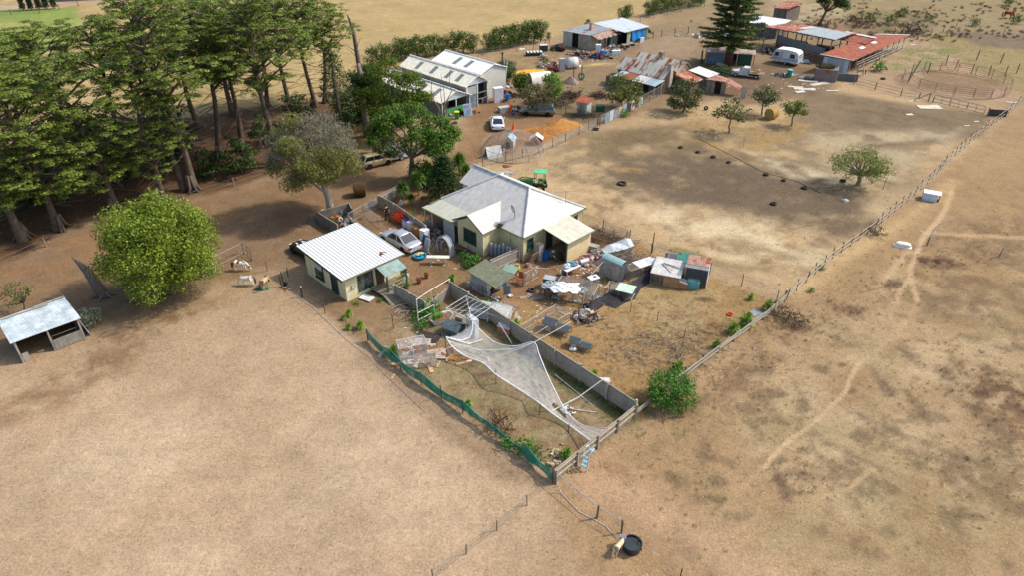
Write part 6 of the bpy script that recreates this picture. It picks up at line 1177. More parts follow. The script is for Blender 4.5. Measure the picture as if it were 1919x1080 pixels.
    # ride on mowers
    def mower(label,x,y,rz,c,c2):
        T=thing('ride_on_mower',label,'mower',W(x,y),rz); part(T,'hood',loft([[(.1,-.3,.35),(.1,.3,.35),(.1,.26,.85),(.1,-.26,.85)],[(.95,-.25,.35),(.95,.25,.35),(.95,.2,.7),(.95,-.2,.7)]]),mat(c,rough=.35)); part(T,'seat',MB().box((-.35,0,.68),(.4,.42,.1)).box((-.56,0,.9),(.08,.42,.4)),mat(c2)); part(T,'mudguard',MB().box((-.4,0,.58),(.75,.95,.08)),mat(c)); part(T,'deck',MB().box((.2,0,.25),(.9,1.05,.12)),mat('#2a2a28'))
        for s in (-1,1): wheel(T,-.5,s*.42,.26,.2,s,c2); wheel(T,.75,s*.38,.2,.15,s,c2)
        return T
    mower('green ride on mower beside the solar panel',868,213,150,'#2f8a3a','#d9c02c'); mower('red ride on mower beside the grey locker',1037,134,160,'#b3201c','#3a3634'); mower('dark mower with a red seat by the long shed wall',1051,95,160,'#2c2c2c','#b02a20')
    # trailer boat half hidden in the gum
    T=thing('covered_trailer','white covered trailer half hidden by the gum crown','trailer',W(818,268),150); part(T,'body',MB().box((0,0,.8),(2.6,1.5,.7)),mat('#d2d6d8')); part(T,'lid',MB().extr([(-1.35,1.15),(-1.,1.4),(1.,1.4),(1.35,1.15)],-.78,.78),mat('#e9eaea')); 
    for s in (-1,1): wheel(T,0,s*.78,.3,.18,s)
    T=thing('covered_trailer','white tarpaulined trailer behind the gold hatchback','trailer',W(748,296),35); part(T,'body',MB().box((0,0,.7),(2.8,1.6,.8)),mat('#c3c7c8')); part(T,'cover',MB().extr([(-1.5,1.1),(-.6,1.5),(.7,1.45),(1.5,1.1)],-.85,.85),mat('#dfe2e2','#b9bcbc'))
    for s in (-1,1): wheel(T,0,s*.8,.3,.18,s)
# ---------------------------------------------------------------- people and animals (skinned skeletons)
def skin(name,parent,nodes,edges,m,root=0,sub=2):
    """nodes: list of (x,y,z,rx,ry)"""
    me=bpy.data.meshes.new(name); me.from_pydata([n[:3] for n in nodes],edges,[]); me.materials.append(m); o=link(name,me,parent)
    s=o.modifiers.new('skin','SKIN'); s.use_smooth_shade=True; me=o.data
    for i,n in enumerate(nodes): me.skin_vertices[0].data[i].radius=(n[3],n[4] if len(n)>4 else n[3]); me.skin_vertices[0].data[i].use_root=(i==root)
    b=o.modifiers.new('sub','SUBSURF'); b.levels=sub; b.render_levels=sub; return o
def quadruped(label,loc,rz,col,col2,s=1.,name='pony',cat='pony',graze=True,mane=None,tail=None,patches=None,slim=1.,sc=1.1,stub=False,drink=False,mlab=None):
    """local +x is the head end; s = 1 stands 1 m at the shoulder"""
    T=thing(name,label,cat,loc,rz); T.scale=(s,s,s); m=mat(col,col2,sc=sc,amt=.12 if patches else .6,rough=.85,dirt=.12,spec=.15); w=slim
    N=[(-.42,0,.78,.2*w,.2),(-.15,0,.72,.21*w,.22),(.15,0,.73,.2*w,.21),(.4,0,.8,.17*w,.2)]
    E=[(0,1),(1,2),(2,3)]
    if graze: nk=[(.6,0,.78,.1,.13),(.76,0,.55,.08,.1),(.86,.02,.3,.075,.09),(.92,.02,.12,.05,.055)]
    elif drink: nk=[(.6,0,.86,.1,.12),(.78,0,.8,.08,.09),(.92,.02,.72,.075,.08),(1.05,.02,.62,.045,.05)]
    else: nk=[(.55,0,.95,.1,.13),(.66,0,1.15,.085,.1),(.74,0,1.22,.08,.09),(.92,0,1.08,.05,.06)]
    N+=nk; E+=[(3,4),(4,5),(5,6),(6,7)]
    def leg(x,y,top,fore,dx):
        i=len(N)
        if fore: N.extend([(x,y,.52,.075,.085),(x+.02+dx*.4,y,.34,.045,.05),(x+dx,y,.1,.032,.032),(x+dx+.03,y,.025,.045,.04)])
        else: N.extend([(x+.04,y,.55,.095,.11),(x+.06+dx*.3,y,.42,.065,.07),(x-.07+dx,y,.28,.042,.045),(x-.03+dx,y,.08,.032,.032),(x+dx,y,.025,.045,.04)])
        E.append((top,i)); 
        for k in range(i,len(N)-1): E.append((k,k+1))
    leg(.38,.12,3,1,.05); leg(.36,-.12,3,1,-.06); leg(-.42,.13,0,0,-.04); leg(-.44,-.13,0,0,.06)
    skin('body',T,N,E,m,1,2)
    hx,hy,hz=nk[2][:3]; ear=MB()
    for q in (-1,1): ear.tube([(hx-.06,q*.05,hz+.06),(hx-.1,q*.07,hz+.17)],[.03,.008],5)
    part(T,'ears',ear,m)
    mm=mat(mane or col,rough=.9)
    if not stub:
        a=MB(); pts=[Vector((.42,0,1.0))]+[Vector((n[0]-.05,0,n[2]+n[3]+.04)) for n in nk[:3]]
        for i in range(3): a.tube([pts[i],pts[i+1]],[.06,.05],5)
        part(T,'mane',a,mm)
        part(T,'tail',MB().tube([(-.6,0,.86),(-.7,0,.7),(-.7,0,.35),(-.68,0,.2)],[.05,.08,.07,.02],6),mat(tail or mane or col,rough=.9))
    else: part(T,'tail',MB().tube([(-.6,0,.86),(-.66,0,.62),(-.66,0,.4)],[.03,.025,.01],5),m)
    if patches:
        for (x,y,z,rx,ry,rz_,c) in patches: part(T,'coat_patch',MB().ell((x,y,z),(rx,ry,rz_),10,8),mat(c,rough=.85),smooth=True)
    return T
def animals():
    BR='#7a4424'
    quadruped('white pony with brown flank and head patches grazing nearest the pen gate',W(452,507),-4,'#dcd6ca','#cfc6b6',1.05,patches=[(-.5,-.06,.72,.16,.165,.2,BR),(.8,0,.45,.1,.085,.12,BR),(-.05,-.03,.86,.16,.19,.12,BR)],mane='#d9cfbe',tail='#8a5a38')
    quadruped('plain white pony grazing with its head to the left',W(466,535),178,'#d8d4ca','#c3bdb0',1.0,mane='#c9c2b4',tail='#4a4038')
    quadruped('cream pony with a dark mane and legs standing end on by the green feed',W(497,540),80,'#c9b089','#a8906c',1.0,mane='#241d1a',tail='#3a302a',graze=True,patches=[(.84,.02,.28,.1,.09,.13,'#2a2220')])
    quadruped('pale sheep drinking from the round black tub',W(1158,1036),52,'#d6c3a2','#c2ab88',.78,name='sheep',cat='sheep',graze=False,drink=True,stub=True,slim=.95)
    quadruped('chestnut horse grazing alone on the far right slope',W(1887,34),-12,'#8a3f20','#7a3419',1.55,name='horse',cat='horse',mane='#5e2a18',tail='#5e2a18')
    quadruped('white horse grazing at the top of the far paddock',W(1624,5),5,'#d8d6d0','#c3c0b8',1.5,name='horse',cat='horse',mane='#cfcac0')
    quadruped('pale donkey with dark legs beside the bright weeds at the stable',W(1611,141),170,'#b3a48c','#8a7c68',1.15,name='donkey',cat='donkey',graze=False,mane='#2a2420',tail='#2a2420')
    quadruped('white goat at the foot of the broken rails under the stable roof',W(1603,125),80,'#cfc9bd','#b3ab9c',.9,name='goat',cat='goat',graze=False,stub=True)
    quadruped('small black cat sitting by the annex post',W(1054,490),200,'#0f0e0d','#1a1816',.3,name='cat',cat='cat',graze=False,stub=True,slim=.8)
    quadruped('brown hen coloured dog lying near the white cages of the net yard',W(774,633),20,'#5d4738','#c9bba8',.5,name='dog',cat='dog',graze=False,stub=True) if 0 else None
    # the walking person
    T=thing('person','person in black top and dark trousers walking away beside the fence','person',W(727,413),125); cloth=mat('#141414','#1e1c1c',rough=.9); sk=mat('#b98e70','#a87c60',rough=.6); tr=mat('#26242c','#33303a',rough=.9)
    # legs and hips
    skin('trousers',T,[(0,0,.96,.15,.13),(0,.09,.9,.1,.1),(.14,.1,.5,.065,.07),(.2,.1,.12,.05,.055),(0,-.09,.9,.1,.1),(-.06,-.1,.5,.065,.07),(-.3,-.1,.16,.05,.055)],[(0,1),(1,2),(2,3),(0,4),(4,5),(5,6)],tr,0,2)
    sh=MB().box((.26,.1,.05),(.27,.1,.1)).box((-.3,-.1,.09),(.25,.1,.1),ry=25); part(T,'shoes',sh,mat('#1a1816'))
    skin('body',T,[(0,0,1.0,.14,.12),(.02,0,1.2,.15,.12),(.03,0,1.4,.16,.13),(.04,0,1.52,.065,.065),(.06,0,1.6,.07,.075),(.07,0,1.68,.08,.09),(.07,0,1.75,.06,.07),
        (.02,.2,1.42,.065,.065),(-.06,.25,1.16,.045,.045),(.1,.27,.95,.034,.034),(.16,.27,.86,.035,.02),(.02,-.2,1.42,.065,.065),(.1,-.25,1.16,.045,.045),(-.02,-.27,.94,.034,.034),(-.03,-.27,.85,.035,.02)],
        [(0,1),(1,2),(2,3),(3,4),(4,5),(5,6),(2,7),(7,8),(8,9),(9,10),(2,11),(11,12),(12,13),(13,14)],sk,1,2)
    skin('shirt',T,[(0,0,.95,.165,.14),(.02,0,1.2,.17,.14),(.03,0,1.42,.18,.145),(.02,.2,1.42,.085,.085),(-.02,.235,1.26,.075,.075),(.02,-.2,1.42,.085,.085),(.06,-.235,1.26,.075,.075)],[(0,1),(1,2),(2,3),(3,4),(2,5),(5,6)],cloth,1,2)
    part(T,'hair',MB().ell((.05,0,1.73),(.105,.1,.09),10,6),mat('#2a1f18'),smooth=True)
    f=MB(); 
    for s in (-1,1):
        for k in range(4): f.tube([(.16 if s>0 else -.03,s*.27+(k-1.5)*.018,.84),(.17 if s>0 else -.02,s*.27+(k-1.5)*.019,.79-.01*(k%3)),(.165 if s>0 else -.02,s*.265+(k-1.5)*.018,.76)],[.009,.008,.006],4)
        f.tube([(.18 if s>0 else 0,s*.25,.87),(.2 if s>0 else .02,s*.235,.82)],[.011,.008],4)
    part(T,'fingers',f,sk); part(T,'face_features',MB().ell((.155,0,1.665),(.018,.014,.02),6,4).ell((.14,.035,1.69),(.01,.012,.008),6,4).ell((.14,-.035,1.69),(.01,.012,.008),6,4).ell((.145,0,1.63),(.01,.025,.007),6,4),mat('#8f5f4c'))
# ---------------------------------------------------------------- yard clutter
def cage(name,label,x,y,rz,w,d,h,fr='#b3a48c',top=None,topf=1.,net=.2,solid=None,cat='cage',t=.06,nets='#8d8c86',bars=1,group=None,topr=0.,floor=None):
    T=thing(name,label,cat,W(x,y),rz,group); f=MB(); c=[(0,0),(w,0),(w,d),(0,d)]
    for i in range(4): f.frame(c[i],c[(i+1)%4],0.02,h,t,bars=bars)
    part(T,'frame',f,mat(fr,dirt=.4)); n=MB()
    for i in range(4): a,b=c[i],c[(i+1)%4]; n.face((*a,.03),(*b,.03),(*b,h),(*a,h))
    if topf<1 or not top: n.face((0,0,h),(w*(1-topf),0,h),(w*(1-topf),d,h),(0,d,h)) if top else n.face((0,0,h),(w,0,h),(w,d,h),(0,d,h))
    part(T,'netting',n,WIRE(net,nets))
    if top: part(T,'top',MB().slab([(w*(1-topf)-.05,-.08,h+.05),(w+.06,-.08,h+.05),(w+.06,d+.08,h+.05+topr),(w*(1-topf)-.05,d+.08,h+.05+topr)],.03),mat(top,dirt=.4,kind='tin',amt=.4))
    if solid: part(T,'side_panel',MB().panel((w*.45,-.02),(w,-.02),.03,h*.95,.03).panel((w+.02,0),(w+.02,d),.03,h*.95,.03).panel((w*.45,-.01),(w+.01,-.01),.03,h*.94,.02),mat(solid,dirt=.4))
    return T
def heap(label,x,y,rx,ry,h,n,cols,seed=1,rz=0,name='junk_pile',cat='junk pile',sz=(.15,.6),flat=False):
    T=thing(name,label,cat,W(x,y),rz); rr=random.Random(seed)
    for ci,c in enumerate(cols):
        b=MB()
        for k in range(max(2,n//len(cols))):
            u=rr.gauss(0,.45); v=rr.gauss(0,.45); z=h*max(0,1-math.hypot(u,v)*1.1)*rr.uniform(.1,1); s=rr.uniform(*sz); kind=rr.random()
            if cat in('sticks','brush heap','branches'):
                a=rr.random()*6.3; e=rr.uniform(-.1,.35) if cat!='sticks' else rr.uniform(-.02,.04); zz=max(.02,z+rr.uniform(0,.1)); m_=Vector((u*rx,v*ry,zz)); q_=m_+Vector((math.cos(a),math.sin(a),e))*s*1.5; b.tube([m_,(m_+q_)/2+Vector((rr.uniform(-.1,.1),rr.uniform(-.1,.1),.03)),q_],[.022,.016,.007],4,cap=False)
            elif flat: b.box((u*rx,v*ry,.03+z),(s*rr.uniform(1,2.2),s*.5,.03),rz=rr.uniform(0,180),rx=rr.uniform(-8,8))
            elif kind<.45: b.box((u*rx,v*ry,z+s*.2),(s,s*rr.uniform(.2,.8),s*rr.uniform(.1,.6)),rz=rr.uniform(0,180),rx=rr.uniform(-40,40),ry=rr.uniform(-30,30))
            elif kind<.75: a=rr.random()*6.3; b.tube([(u*rx,v*ry,z+.03),(u*rx+math.cos(a)*s*1.6,v*ry+math.sin(a)*s*1.6,max(.03,z+rr.uniform(-.3,.5)))],.03,4)
            elif kind<.9: b.torus((u*rx,v*ry,z+s*.2),s*.4,s*.1,10,5,rx=rr.uniform(0,90),rz=rr.uniform(0,180))
            else: b.ell((u*rx,v*ry,z+s*.2),(s*.5,s*.4,s*.35),7,5,jit=.15)
        part(T,'scrap_heap',b,mat(c,dirt=.5,rough=.8))['kind']='stuff'
    return T
def tyre(x,y,label,r=.33,rx=0,group='old tyres on the middle paddock',z=0,rz=0):
    o=W(x,y); r*=.88; T=thing('tyre',label,'tyre',(o.x,o.y,z),rz,group); part(T,'tread',MB().torus((0,0,.12 if rx==0 else r),r-.1,.12,20,8,rx=rx),mat('#242222','#46403c',rough=.9),smooth=True); part(T,'inner_rim',MB().torus((0,0,.12 if rx==0 else r),r-.17,.05,20,6,rx=rx),mat('#3b3836','#2a2826'),smooth=True); return T
def mound(name,label,x,y,rx,ry,h,c,c2,rz=0,n=26,m=9,seed=1,cat='heap',power=1.,kind=None):
    rr=random.Random(seed); b=MB(); b.v.append((0,0,h))
    for k in range(1,m+1):
        for j in range(n): a=2*math.pi*j/n; t=k/m; q=1+.16*math.sin(a*3+seed)+.08*math.sin(a*7+seed*2)+rr.uniform(-.05,.05); z=h*(1-t)**power*(1+rr.uniform(-.12,.12)) if k<m else -.02; b.v.append((math.cos(a)*rx*t*q,math.sin(a)*ry*t*q,z))
    for j in range(n): b.f.append((0,1+j,1+(j+1)%n))
    for k in range(m-1):
        for j in range(n): a=1+k*n+j; c_=1+k*n+(j+1)%n; b.f.append((a,a+n,c_+n,c_))
    o=solo(name,b,mat(c,c2,sc=1.4,amt=.5,rough=.95,dirt=.3,bump=.6),label,cat,W(x,y),rz,smooth=True)
    if kind: o['kind']=kind
    return o
def box1(name,label,x,y,rz,w,d,h,c,cat=None,z=0,group=None,c2=None,lid=None):
    T=thing(name,label,cat or name.replace('_',' '),W(x,y) if z==0 else W(x,y,z),rz,group); part(T,'body',MB().box((0,0,h/2),(w,d,h)),mat(c,c2,dirt=.3,rough=.6)); part(T,'lid',MB().box((0,0,h+.015),(w+.03,d+.03,.04)),mat(lid or c,rough=.6,dirt=.2)); return T
def pot(label,x,y,c,plant=None,r=.2,h=.3,group='potted plants in the yard'):
    T=thing('plant_pot',label,'plant pot',W(x,y),0,group); part(T,'pot',MB().lathe((0,0,0),[(r*.7,0),(r,h),(r*.88,h),(r*.8,h*.8),(0,h*.8)],12),mat(c,dirt=.3))
    if plant: leafblob('leaves',T,(0,0,h+r*.7),(r*1.5,r*1.5,r*1.1),220,.05,plant)
    return T
GRN=('#3f6a24','#5b8830','#7a9c42'); RED=('#b0401c','#d2602a','#5a7a2c','#c44a20')
def crumple(w,d,h,seed,n=14):
    rr=random.Random(seed); b=MB(); g={}
    for i in range(n+1):
        for j in range(n+1):
            u=i/n*2-1; v=j/n*2-1; e=max(0,1-(u*u+v*v)*.55); g[i,j]=(u*w/2*(1+.14*math.sin(v*5+seed))+rr.uniform(-.05,.05),v*d/2*(1+.16*math.sin(u*6+seed))+rr.uniform(-.05,.05),max(.01,h*e*(.5+.5*abs(math.sin(u*5+v*3+seed)))+rr.uniform(-.05,.05)))
    for i in range(n):
        for j in range(n): b.face(g[i,j],g[i+1,j],g[i+1,j+1],g[i,j+1])
    return b
def clutter():
    # ---------- net and poles
    Lc=[(836,632,1.9),(848,650,1.2),(872,668,.8),(905,681,.9),(930,703,1.1),(960,722,.75),(990,742,.5),(1012,757,.85),(1040,779,.4),(1070,800,.3),(1108,828,.75)]
    Rc=[(886,602,2.3),(903,622,1.5),(930,643,1.2),(966,649,1.5),(1000,642,2.1),(1011,666,1.6),(1025,700,1.0),(1043,738,.5),(1062,772,.25),(1095,799,.2),(1143,803,1.0)]
    o=W(960,700); T=thing('bird_net','torn white bird net sagging over pipes between two yard fences','bird net',o)
    def interp(Cv,t):
        n=len(Cv)-1; i=min(n-1,int(t*n)); f=t*n-i; P=[Vector(W(*Cv[max(0,min(n,k))])) for k in (i-1,i,i+1,i+2)]
        return .5*((2*P[1])+(-P[0]+P[2])*f+(2*P[0]-5*P[1]+4*P[2]-P[3])*f*f+(-P[0]+3*P[1]-3*P[2]+P[3])*f**3)
    NU,NV=70,14; g=[]
    for i in range(NU+1):
        a=interp(Lc,i/NU); b=interp(Rc,i/NU); wd=(a-b).length
        for j in range(NV+1):
            v=j/NV; p=a.lerp(b,v); sag=.11*wd*math.sin(math.pi*v)+.05*math.sin(i*.9+j*1.7)*math.sin(math.pi*v); p.z=max(.05,p.z-sag); 
            if i==0: p=p+Vector((.0,1,0))*(.0)+(interp(Lc,.12).lerp(interp(Rc,.12),v)-p)*math.sin(math.pi*v)*.75
            g.append(p)
    b=MB(); b.v=[tuple(p) for p in g]; W1=NV+1
    for i in range(NU):
        for j in range(NV):
            if 50<i<58 and 6<j<10+(i%3): continue
            b.f.append((i*W1+j,(i+1)*W1+j,(i+1)*W1+j+1,i*W1+j+1))
    part(T,'net',b,mat('#e6e6e4','#d5d5d4',alpha=.27,sc=1.6,rough=.9,dirt=0),world=True,smooth=True)
    rp=MB()
    rp.tube([interp(Lc,i/60) for i in range(61)],.045,5); rp.tube([interp(Rc,i/60) for i in range(61)],.04,5)
    rp.tube([g[j] for j in range(W1)],.04,5)
    rp.tube([Vector(W(836,632,1.9)),Vector(W(880,645,1.0)),Vector(W(905,637,1.2))],.045,5); rp.tube([Vector(W(842,640,1.5)),Vector(W(900,657,1.0)),Vector(W(960,655,1.3)),Vector(W(1000,642,2.1))],.03,4)
    part(T,'gathered_edge',rp,mat('#ecebe8',rough=.9,dirt=.05),world=True)
    # folds
    fd=MB()
    for s in (.3,.5,.68): fd.tube([g[i*W1+int(NV*s)]+Vector((0,0,.02)) for i in range(4,48,3)],.015,4)
    part(T,'fold',fd,mat('#e4e4e2',rough=.9),world=True)
    def pole(label,x,y,h,c='#5a4638',r=.03,group='posts in the net yard',lean=0,name='post'): return solo(name,MB().tube([(0,0,0),(lean,0,h)],r,6),mat(c,dirt=.5),label,'post',W(x,y),0,group)
    for i,(x,y,h,c,lb) in enumerate(((836,655,1.9,'#6a5240','thin post holding the left corner of the bird net'),(930,720,1.3,'#6a5240','rusty stake under the middle of the net'),(1012,778,1.0,'#4a3a30','dark stake where the net narrows'),(1066,813,.8,'#4a3a30','dark stake before the net reaches the fence'),(738,618,1.5,'#5a4638','old stake with a dry cordyline head in the upper net yard'),(762,603,1.,'#5a4638','rusty stake beside the pipe frame'),(748,668,1.3,'#5a4638','rusty stake behind the wire frame'),(663,628,.9,'#4a3a30','black stake near the cabin with a teal cap'),(1182,585,.9,'#4a3a30','black stake in the hen yard straw, upper'),(1232,602,.9,'#4a3a30','black stake in the hen yard straw, lower'),(1282,635,.9,'#6a4638','rusty stake in the hen yard near the boards'),(1085,590,.9,'#6a3c34','rust red stake beside the timber heap'),(1142,553,1.1,'#6a3c34','rust red stake by the black shade net'),(1393,275,1.1,'#8a8074','leaning grey stub post on the middle paddock'),(1655,355,1.4,'#5a4a3c','thin stake right of the weeping tree'))): pole(lb,x,y,h,c)
    pole('tall steel post beside the covered boat',1148,470,2.3,'#6d6458',.05); pole('black steel post at the hen yard fence behind the cages',1222,474,2.2,'#3a3630',.05)
    for i,(x,y,lb) in enumerate(((541,520,'black post with a white cap beside the tap'),(568,558,'black post with a white cap left of the cabin'))): T=thing('capped_post',lb,'post',W(x,y)); part(T,'post',MB().tube([(0,0,0),(0,0,1.1)],.035,6),mat('#3a3430')); part(T,'cap',MB().ell((0,0,1.12),(.07,.07,.05),8,5),mat('#ded9d0'))
    T=thing('tap_stand','black pump and tap stand with scattered bricks by the ponies','tap stand',W(534,538)); part(T,'stand',MB().tube([(0,0,0),(-.1,0,1.15)],.05,6).tube([(-.3,.1,0),(-.35,.1,1.1)],.04,5).box((.1,0,.35),(.3,.25,.3)),mat('#2a2626')); heap('broken bricks on the ground below the tap stand',531,542,.8,.4,.1,12,['#9a5a44','#b9a08c'],3,name='brick_pile',cat='bricks',sz=(.15,.3))
    # pipes
    def pipe(label,pts,c='#e0dbd2',r=.04,name='pipe',group='white pipes lying in the net yard'): 
        P=[W(*p) for p in pts]; o=P[0]; return solo(name,MB().tube([p-Vector((o.x,o.y,0)) for p in P],r,6),mat(c,dirt=.2),label,'pipe',(o.x,o.y,0),0,group)
    pipe('long white pipe leaning from the net onto the inner fence',[(1035,771,.1),(1085,745,.5),(1130,712,1.5)]); pipe('thin white pipe lying crosswise under the long pipe',[(1040,702,.2),(1078,733,.06),(1110,760,.04)],r=.025); pipe('pinkish white pipe lying past the net end',[(1058,766,.08),(1118,774,.04)],'#d8c8c0'); pipe('short white pipe at the stake where the net narrows',[(1012,757,.6),(1030,772,.05)],r=.03)
    pipe('long pale pipe across the bird net held by a post',[(930,671,1.5),(1000,643,2.15),(1060,610,2.3),(1070,603,2.3)],'#c9c3b8',.028)
    pipe('bent pale conduit over the inner fence by the net',[(935,605,1.5),(960,645,.2)],'#cfc8be',.03)
    pipe('pale pipe rail raised behind the hut fence',[(1000,503,1.6),(1030,503,1.6)],'#b5b0a8',.03,group='pipes in the hen yard'); pipe('white pole leaning on the hooped tarp cover',[(1102,522,.3),(1140,480,2.)],'#d9d4ca',.05,group='pipes in the hen yard'); pipe('short white stick lying in the hen yard straw',[(1166,562,.03),(1178,548,.03)],'#e0d8c8',.03,group='pipes in the hen yard')
    pipe('grey hose snaking from the ponies toward the green cloth fence',[(538,525,.03),(552,545,.03),(562,560,.03),(590,580,.03),(640,628,.03),(665,650,.03),(690,668,.03),(720,700,.03),(760,738,.03),(800,775,.03)],'#c9beb4',.02,'hose','hoses across the paddock'); pipe('pale hose running along the front fence to the tub',[(1045,905,.8),(1052,925,.03),(1085,960,.03),(1120,978,.03),(1136,988,.03),(1150,1003,.03),(1165,1004,.3)],'#d5cabc',.025,'hose','hoses across the paddock')
    # clothes hoist and frames
    o=W(882,625); T=thing('clothes_hoist','square metal clothes hoist propped beside the inner fence','clothes hoist',o,-40); f=MB(); f.tube([(0,0,0),(0,0,2.2)],.05,6); c=[(-1.6,-1.0,2.2),(1.2,-1.1,2.4),(1.3,1.2,2.5),(-1.5,1.2,2.3)]
    for i in range(4): f.tube([c[i],c[(i+1)%4]],.025,5); f.tube([(0,0,2.1),c[i]],.018,5)
    for k in range(1,6): t=k/6; f.tube([Vector(c[0]).lerp(Vector(c[1]),t),Vector(c[3]).lerp(Vector(c[2]),t)],.012,4)
    part(T,'frame',f,mat('#d3d3d0',rough=.5))
    o=W(777,640); T=thing('pipe_gateway','tall white pipe gateway frame over the vine in the net yard','gateway',W(785,610)); a=T.location; q=W(845,552); e=q-a
    f=MB(); f.tube([(0,0,0),(0,0,2.5)],.035,6); f.tube([(0,0,2.5),(e.x*.5,e.y*.5,2.1),(e.x,e.y,1.6)],.03,6); f.tube([(e.x*.45,e.y*.45,0.6),(e.x*.42,e.y*.42,2.15)],.025,5); f.tube([(0,0,1.2),(1.2,1.,1.3)],.03,5); f.tube([(0,0,.5),(1.2,1.,.6)],.03,5); f.tube([(1.2,1.,0),(1.2,1.,1.35)],.03,5); part(T,'frame',f,mat('#e2ddd2',dirt=.2))
    cage('wire_cage','leaning wire mesh frame cage beside the green cloth fence',750,680,18,2.1,1.1,1.3,'#cdbfae',None,net=.3,nets='#b5b2ac'); cage('wire_cage','low collapsed wire frame among the planks',752,695,10,2.6,1.2,.5,'#a89a8a',None,net=.3,nets='#9f9c96')
    # bath planter
    def bath(name,label,x,y,rz,up=True,c='#ece6d6'):
        T=thing(name,label,'bathtub',W(x,y),rz); n=20; rings=[]
        for (s,z) in (((1.,.5),(.93,.48),(.86,.2),(.7,.08),(0.01,.08)) if up else ((1.05,.0),(1.0,.06),(.86,.1),(.78,.35),(.62,.42),(.01,.43))): rings.append([(math.copysign(abs(math.cos(2*math.pi*k/n))**.6,math.cos(2*math.pi*k/n))*.82*s,math.copysign(abs(math.sin(2*math.pi*k/n))**.7,math.sin(2*math.pi*k/n))*.4*s,z) for k in range(n)])
        if up: rings=[[(x_*.75,y_*.7,0) for x_,y_,z_ in rings[0]]]+rings
        part(T,'tub',loft(rings),mat(c,dirt=.15,rough=.4),smooth=False)
        if up: part(T,'soil',MB().ell((0,0,.4),(.68,.3,.08),12,4),mat('#8a5a3a')); leafblob('plants',T,(-.3,.05,.62),(.5,.3,.25),500,.06,('#4a8228','#6aa03a','#8ab04a'))
        return T
    b_=bath('bath_planter','cream bathtub planter overflowing with leafy plants','823' and 828,604,32); b_.scale=(1.25,1.25,1.2); bath('upturned_bath','cream bathtub lying upside down on the outer paddock',1692,462,-22,False)
    box1('blue_marked_board','white board with a blue circular mark lying on grass','818' and 818,598,20,1.0,.6,.04,'#e4e8ea','board'); part(bpy.data.objects['blue_marked_board'],'blue_mark',MB().lathe((.1,.05,.062),[(.2,0),(.2,.006),(.0,.007)],14),mat('#3fa6c9'))
    T=thing('grey_planter_box','slate grey open wedge shaped box under the net corner','box',W(852,625),-30); part(T,'body',MB().slab([(-.8,-.6,.7),(.7,-.6,.7),(.7,.1,1.0),(-.8,.1,1.0)],.05).slab([(-.8,.15,1.0),(.7,.15,1.0),(.7,.9,.5),(-.8,.9,.5)],.05).box((0,.1,.4),(1.3,1.2,.6)),mat('#4d5658','#5f6a6c',dirt=.2)); part(T,'legs',MB().frame((-.8,-.6),(.7,-.6),0,.65,.05),mat('#a8a49a'))
    T=thing('white_dresser','old white glazed dresser leaning under the clothes hoist','cupboard',W(887,628),-50); part(T,'body',MB().box((0,0,.85),(1.1,.4,1.7)),mat('#cfd0cc','#a9aaa6')); part(T,'shelf',MB().box((0,-.22,.6),(1.,.02,.5)),mat('#8d8f8c')); part(T,'door',MB().box((-.26,-.22,1.25),(.45,.02,.7)).box((.26,-.22,1.25),(.45,.02,.7)),mat('#e0e0dc','#b5b5b0',kind='cells',w=.3))
    solo('brown_box',MB().box((0,0,.5),(.7,.5,1.)),mat('#8a7a6a','#a39280'),'upright brown box behind the grey wedge box','box',W(864,612),-30)
    # boards in net yard
    def board(label,x,y,rz,w,d,c,c2=None,tilt=3,name='board',z=.05,group='loose boards in the net yard'): return solo(name,MB().box((0,0,z),(w,d,.04),rx=tilt),mat(c,c2,dirt=.5,kind='planks',w=.4),label,'board',W(x,y),rz,group)
    board('large dark brown framed board lying flat near the wire frame',803,633,-20,1.9,1.1,'#4f443c','#3a322c'); board('half blue half brown painted board below the dark board',792,642,-5,1.3,.8,'#b08a5e','#b9c3c6'); board('orange square tile board alone on the dirt',851,673,-30,.5,.4,'#d9822e'); board('pale framed board with brown panel in the plank heap',776,674,22,1.3,.8,'#bb8050','#dccab0'); board('slatted grey frame in the plank heap',798,678,-35,1.2,.7,'#8d7a6c','#c5b8a8'); board('pale tan board at the lower edge of the plank heap',812,682,-18,1.,.7,'#dcb78a'); board('grey sheet half under the pale framed board',766,682,-40,1.,.7,'#9a9590'); board('white framed brown window board right of the heap',817,663,15,1.5,.9,'#b5764c','#ddd5c8'); board('small pale offcut between the dark board and the planks',812,648,10,.45,.3,'#d2b58c'); board('white flat board lying behind the inner fence',1132,714,-5,.9,.5,'#e4e2dc'); board('thin pale plank leaning on the stake',838,655,30,1.6,.12,'#cdbfae')
    heap('scatter of broken planks and laths behind the green cloth',790,670,3.2,1.6,.15,60,['#c9a67c','#a5663e','#dcd2c2','#8d7a6a'],5,name='plank_heap',cat='timber',sz=(.3,.7),flat=True)
    heap('bleached branches and boards near the old stake',757,580,1.1,1.5,.3,60,['#b5a89a','#8d7c6e'],6,name='branch_pile',cat='branches',sz=(.3,.8)); heap('dry yucca litter in the front corner of the net yard',1048,858,1.2,1.,.25,60,['#c9b795','#a8946e'],7,name='leaf_litter_heap',cat='dry leaves',sz=(.1,.4)); heap('white rag and rope bundle at the torn net end',1062,768,.4,.25,.25,12,['#e2e0dc','#b5aca4'],8,name='rag_bundle',cat='rags',sz=(.1,.3)); heap('white crumpled rag beside the long net edge',1070,778,.5,.2,.15,10,['#e6e3de'],9,name='rag_bundle',cat='rags',sz=(.1,.25))
    # pool ladder
    T=thing('pool_ladder','white pool ladder with blue treads straddling the pale fence','pool ladder',W(1101,876),-42); f=MB()
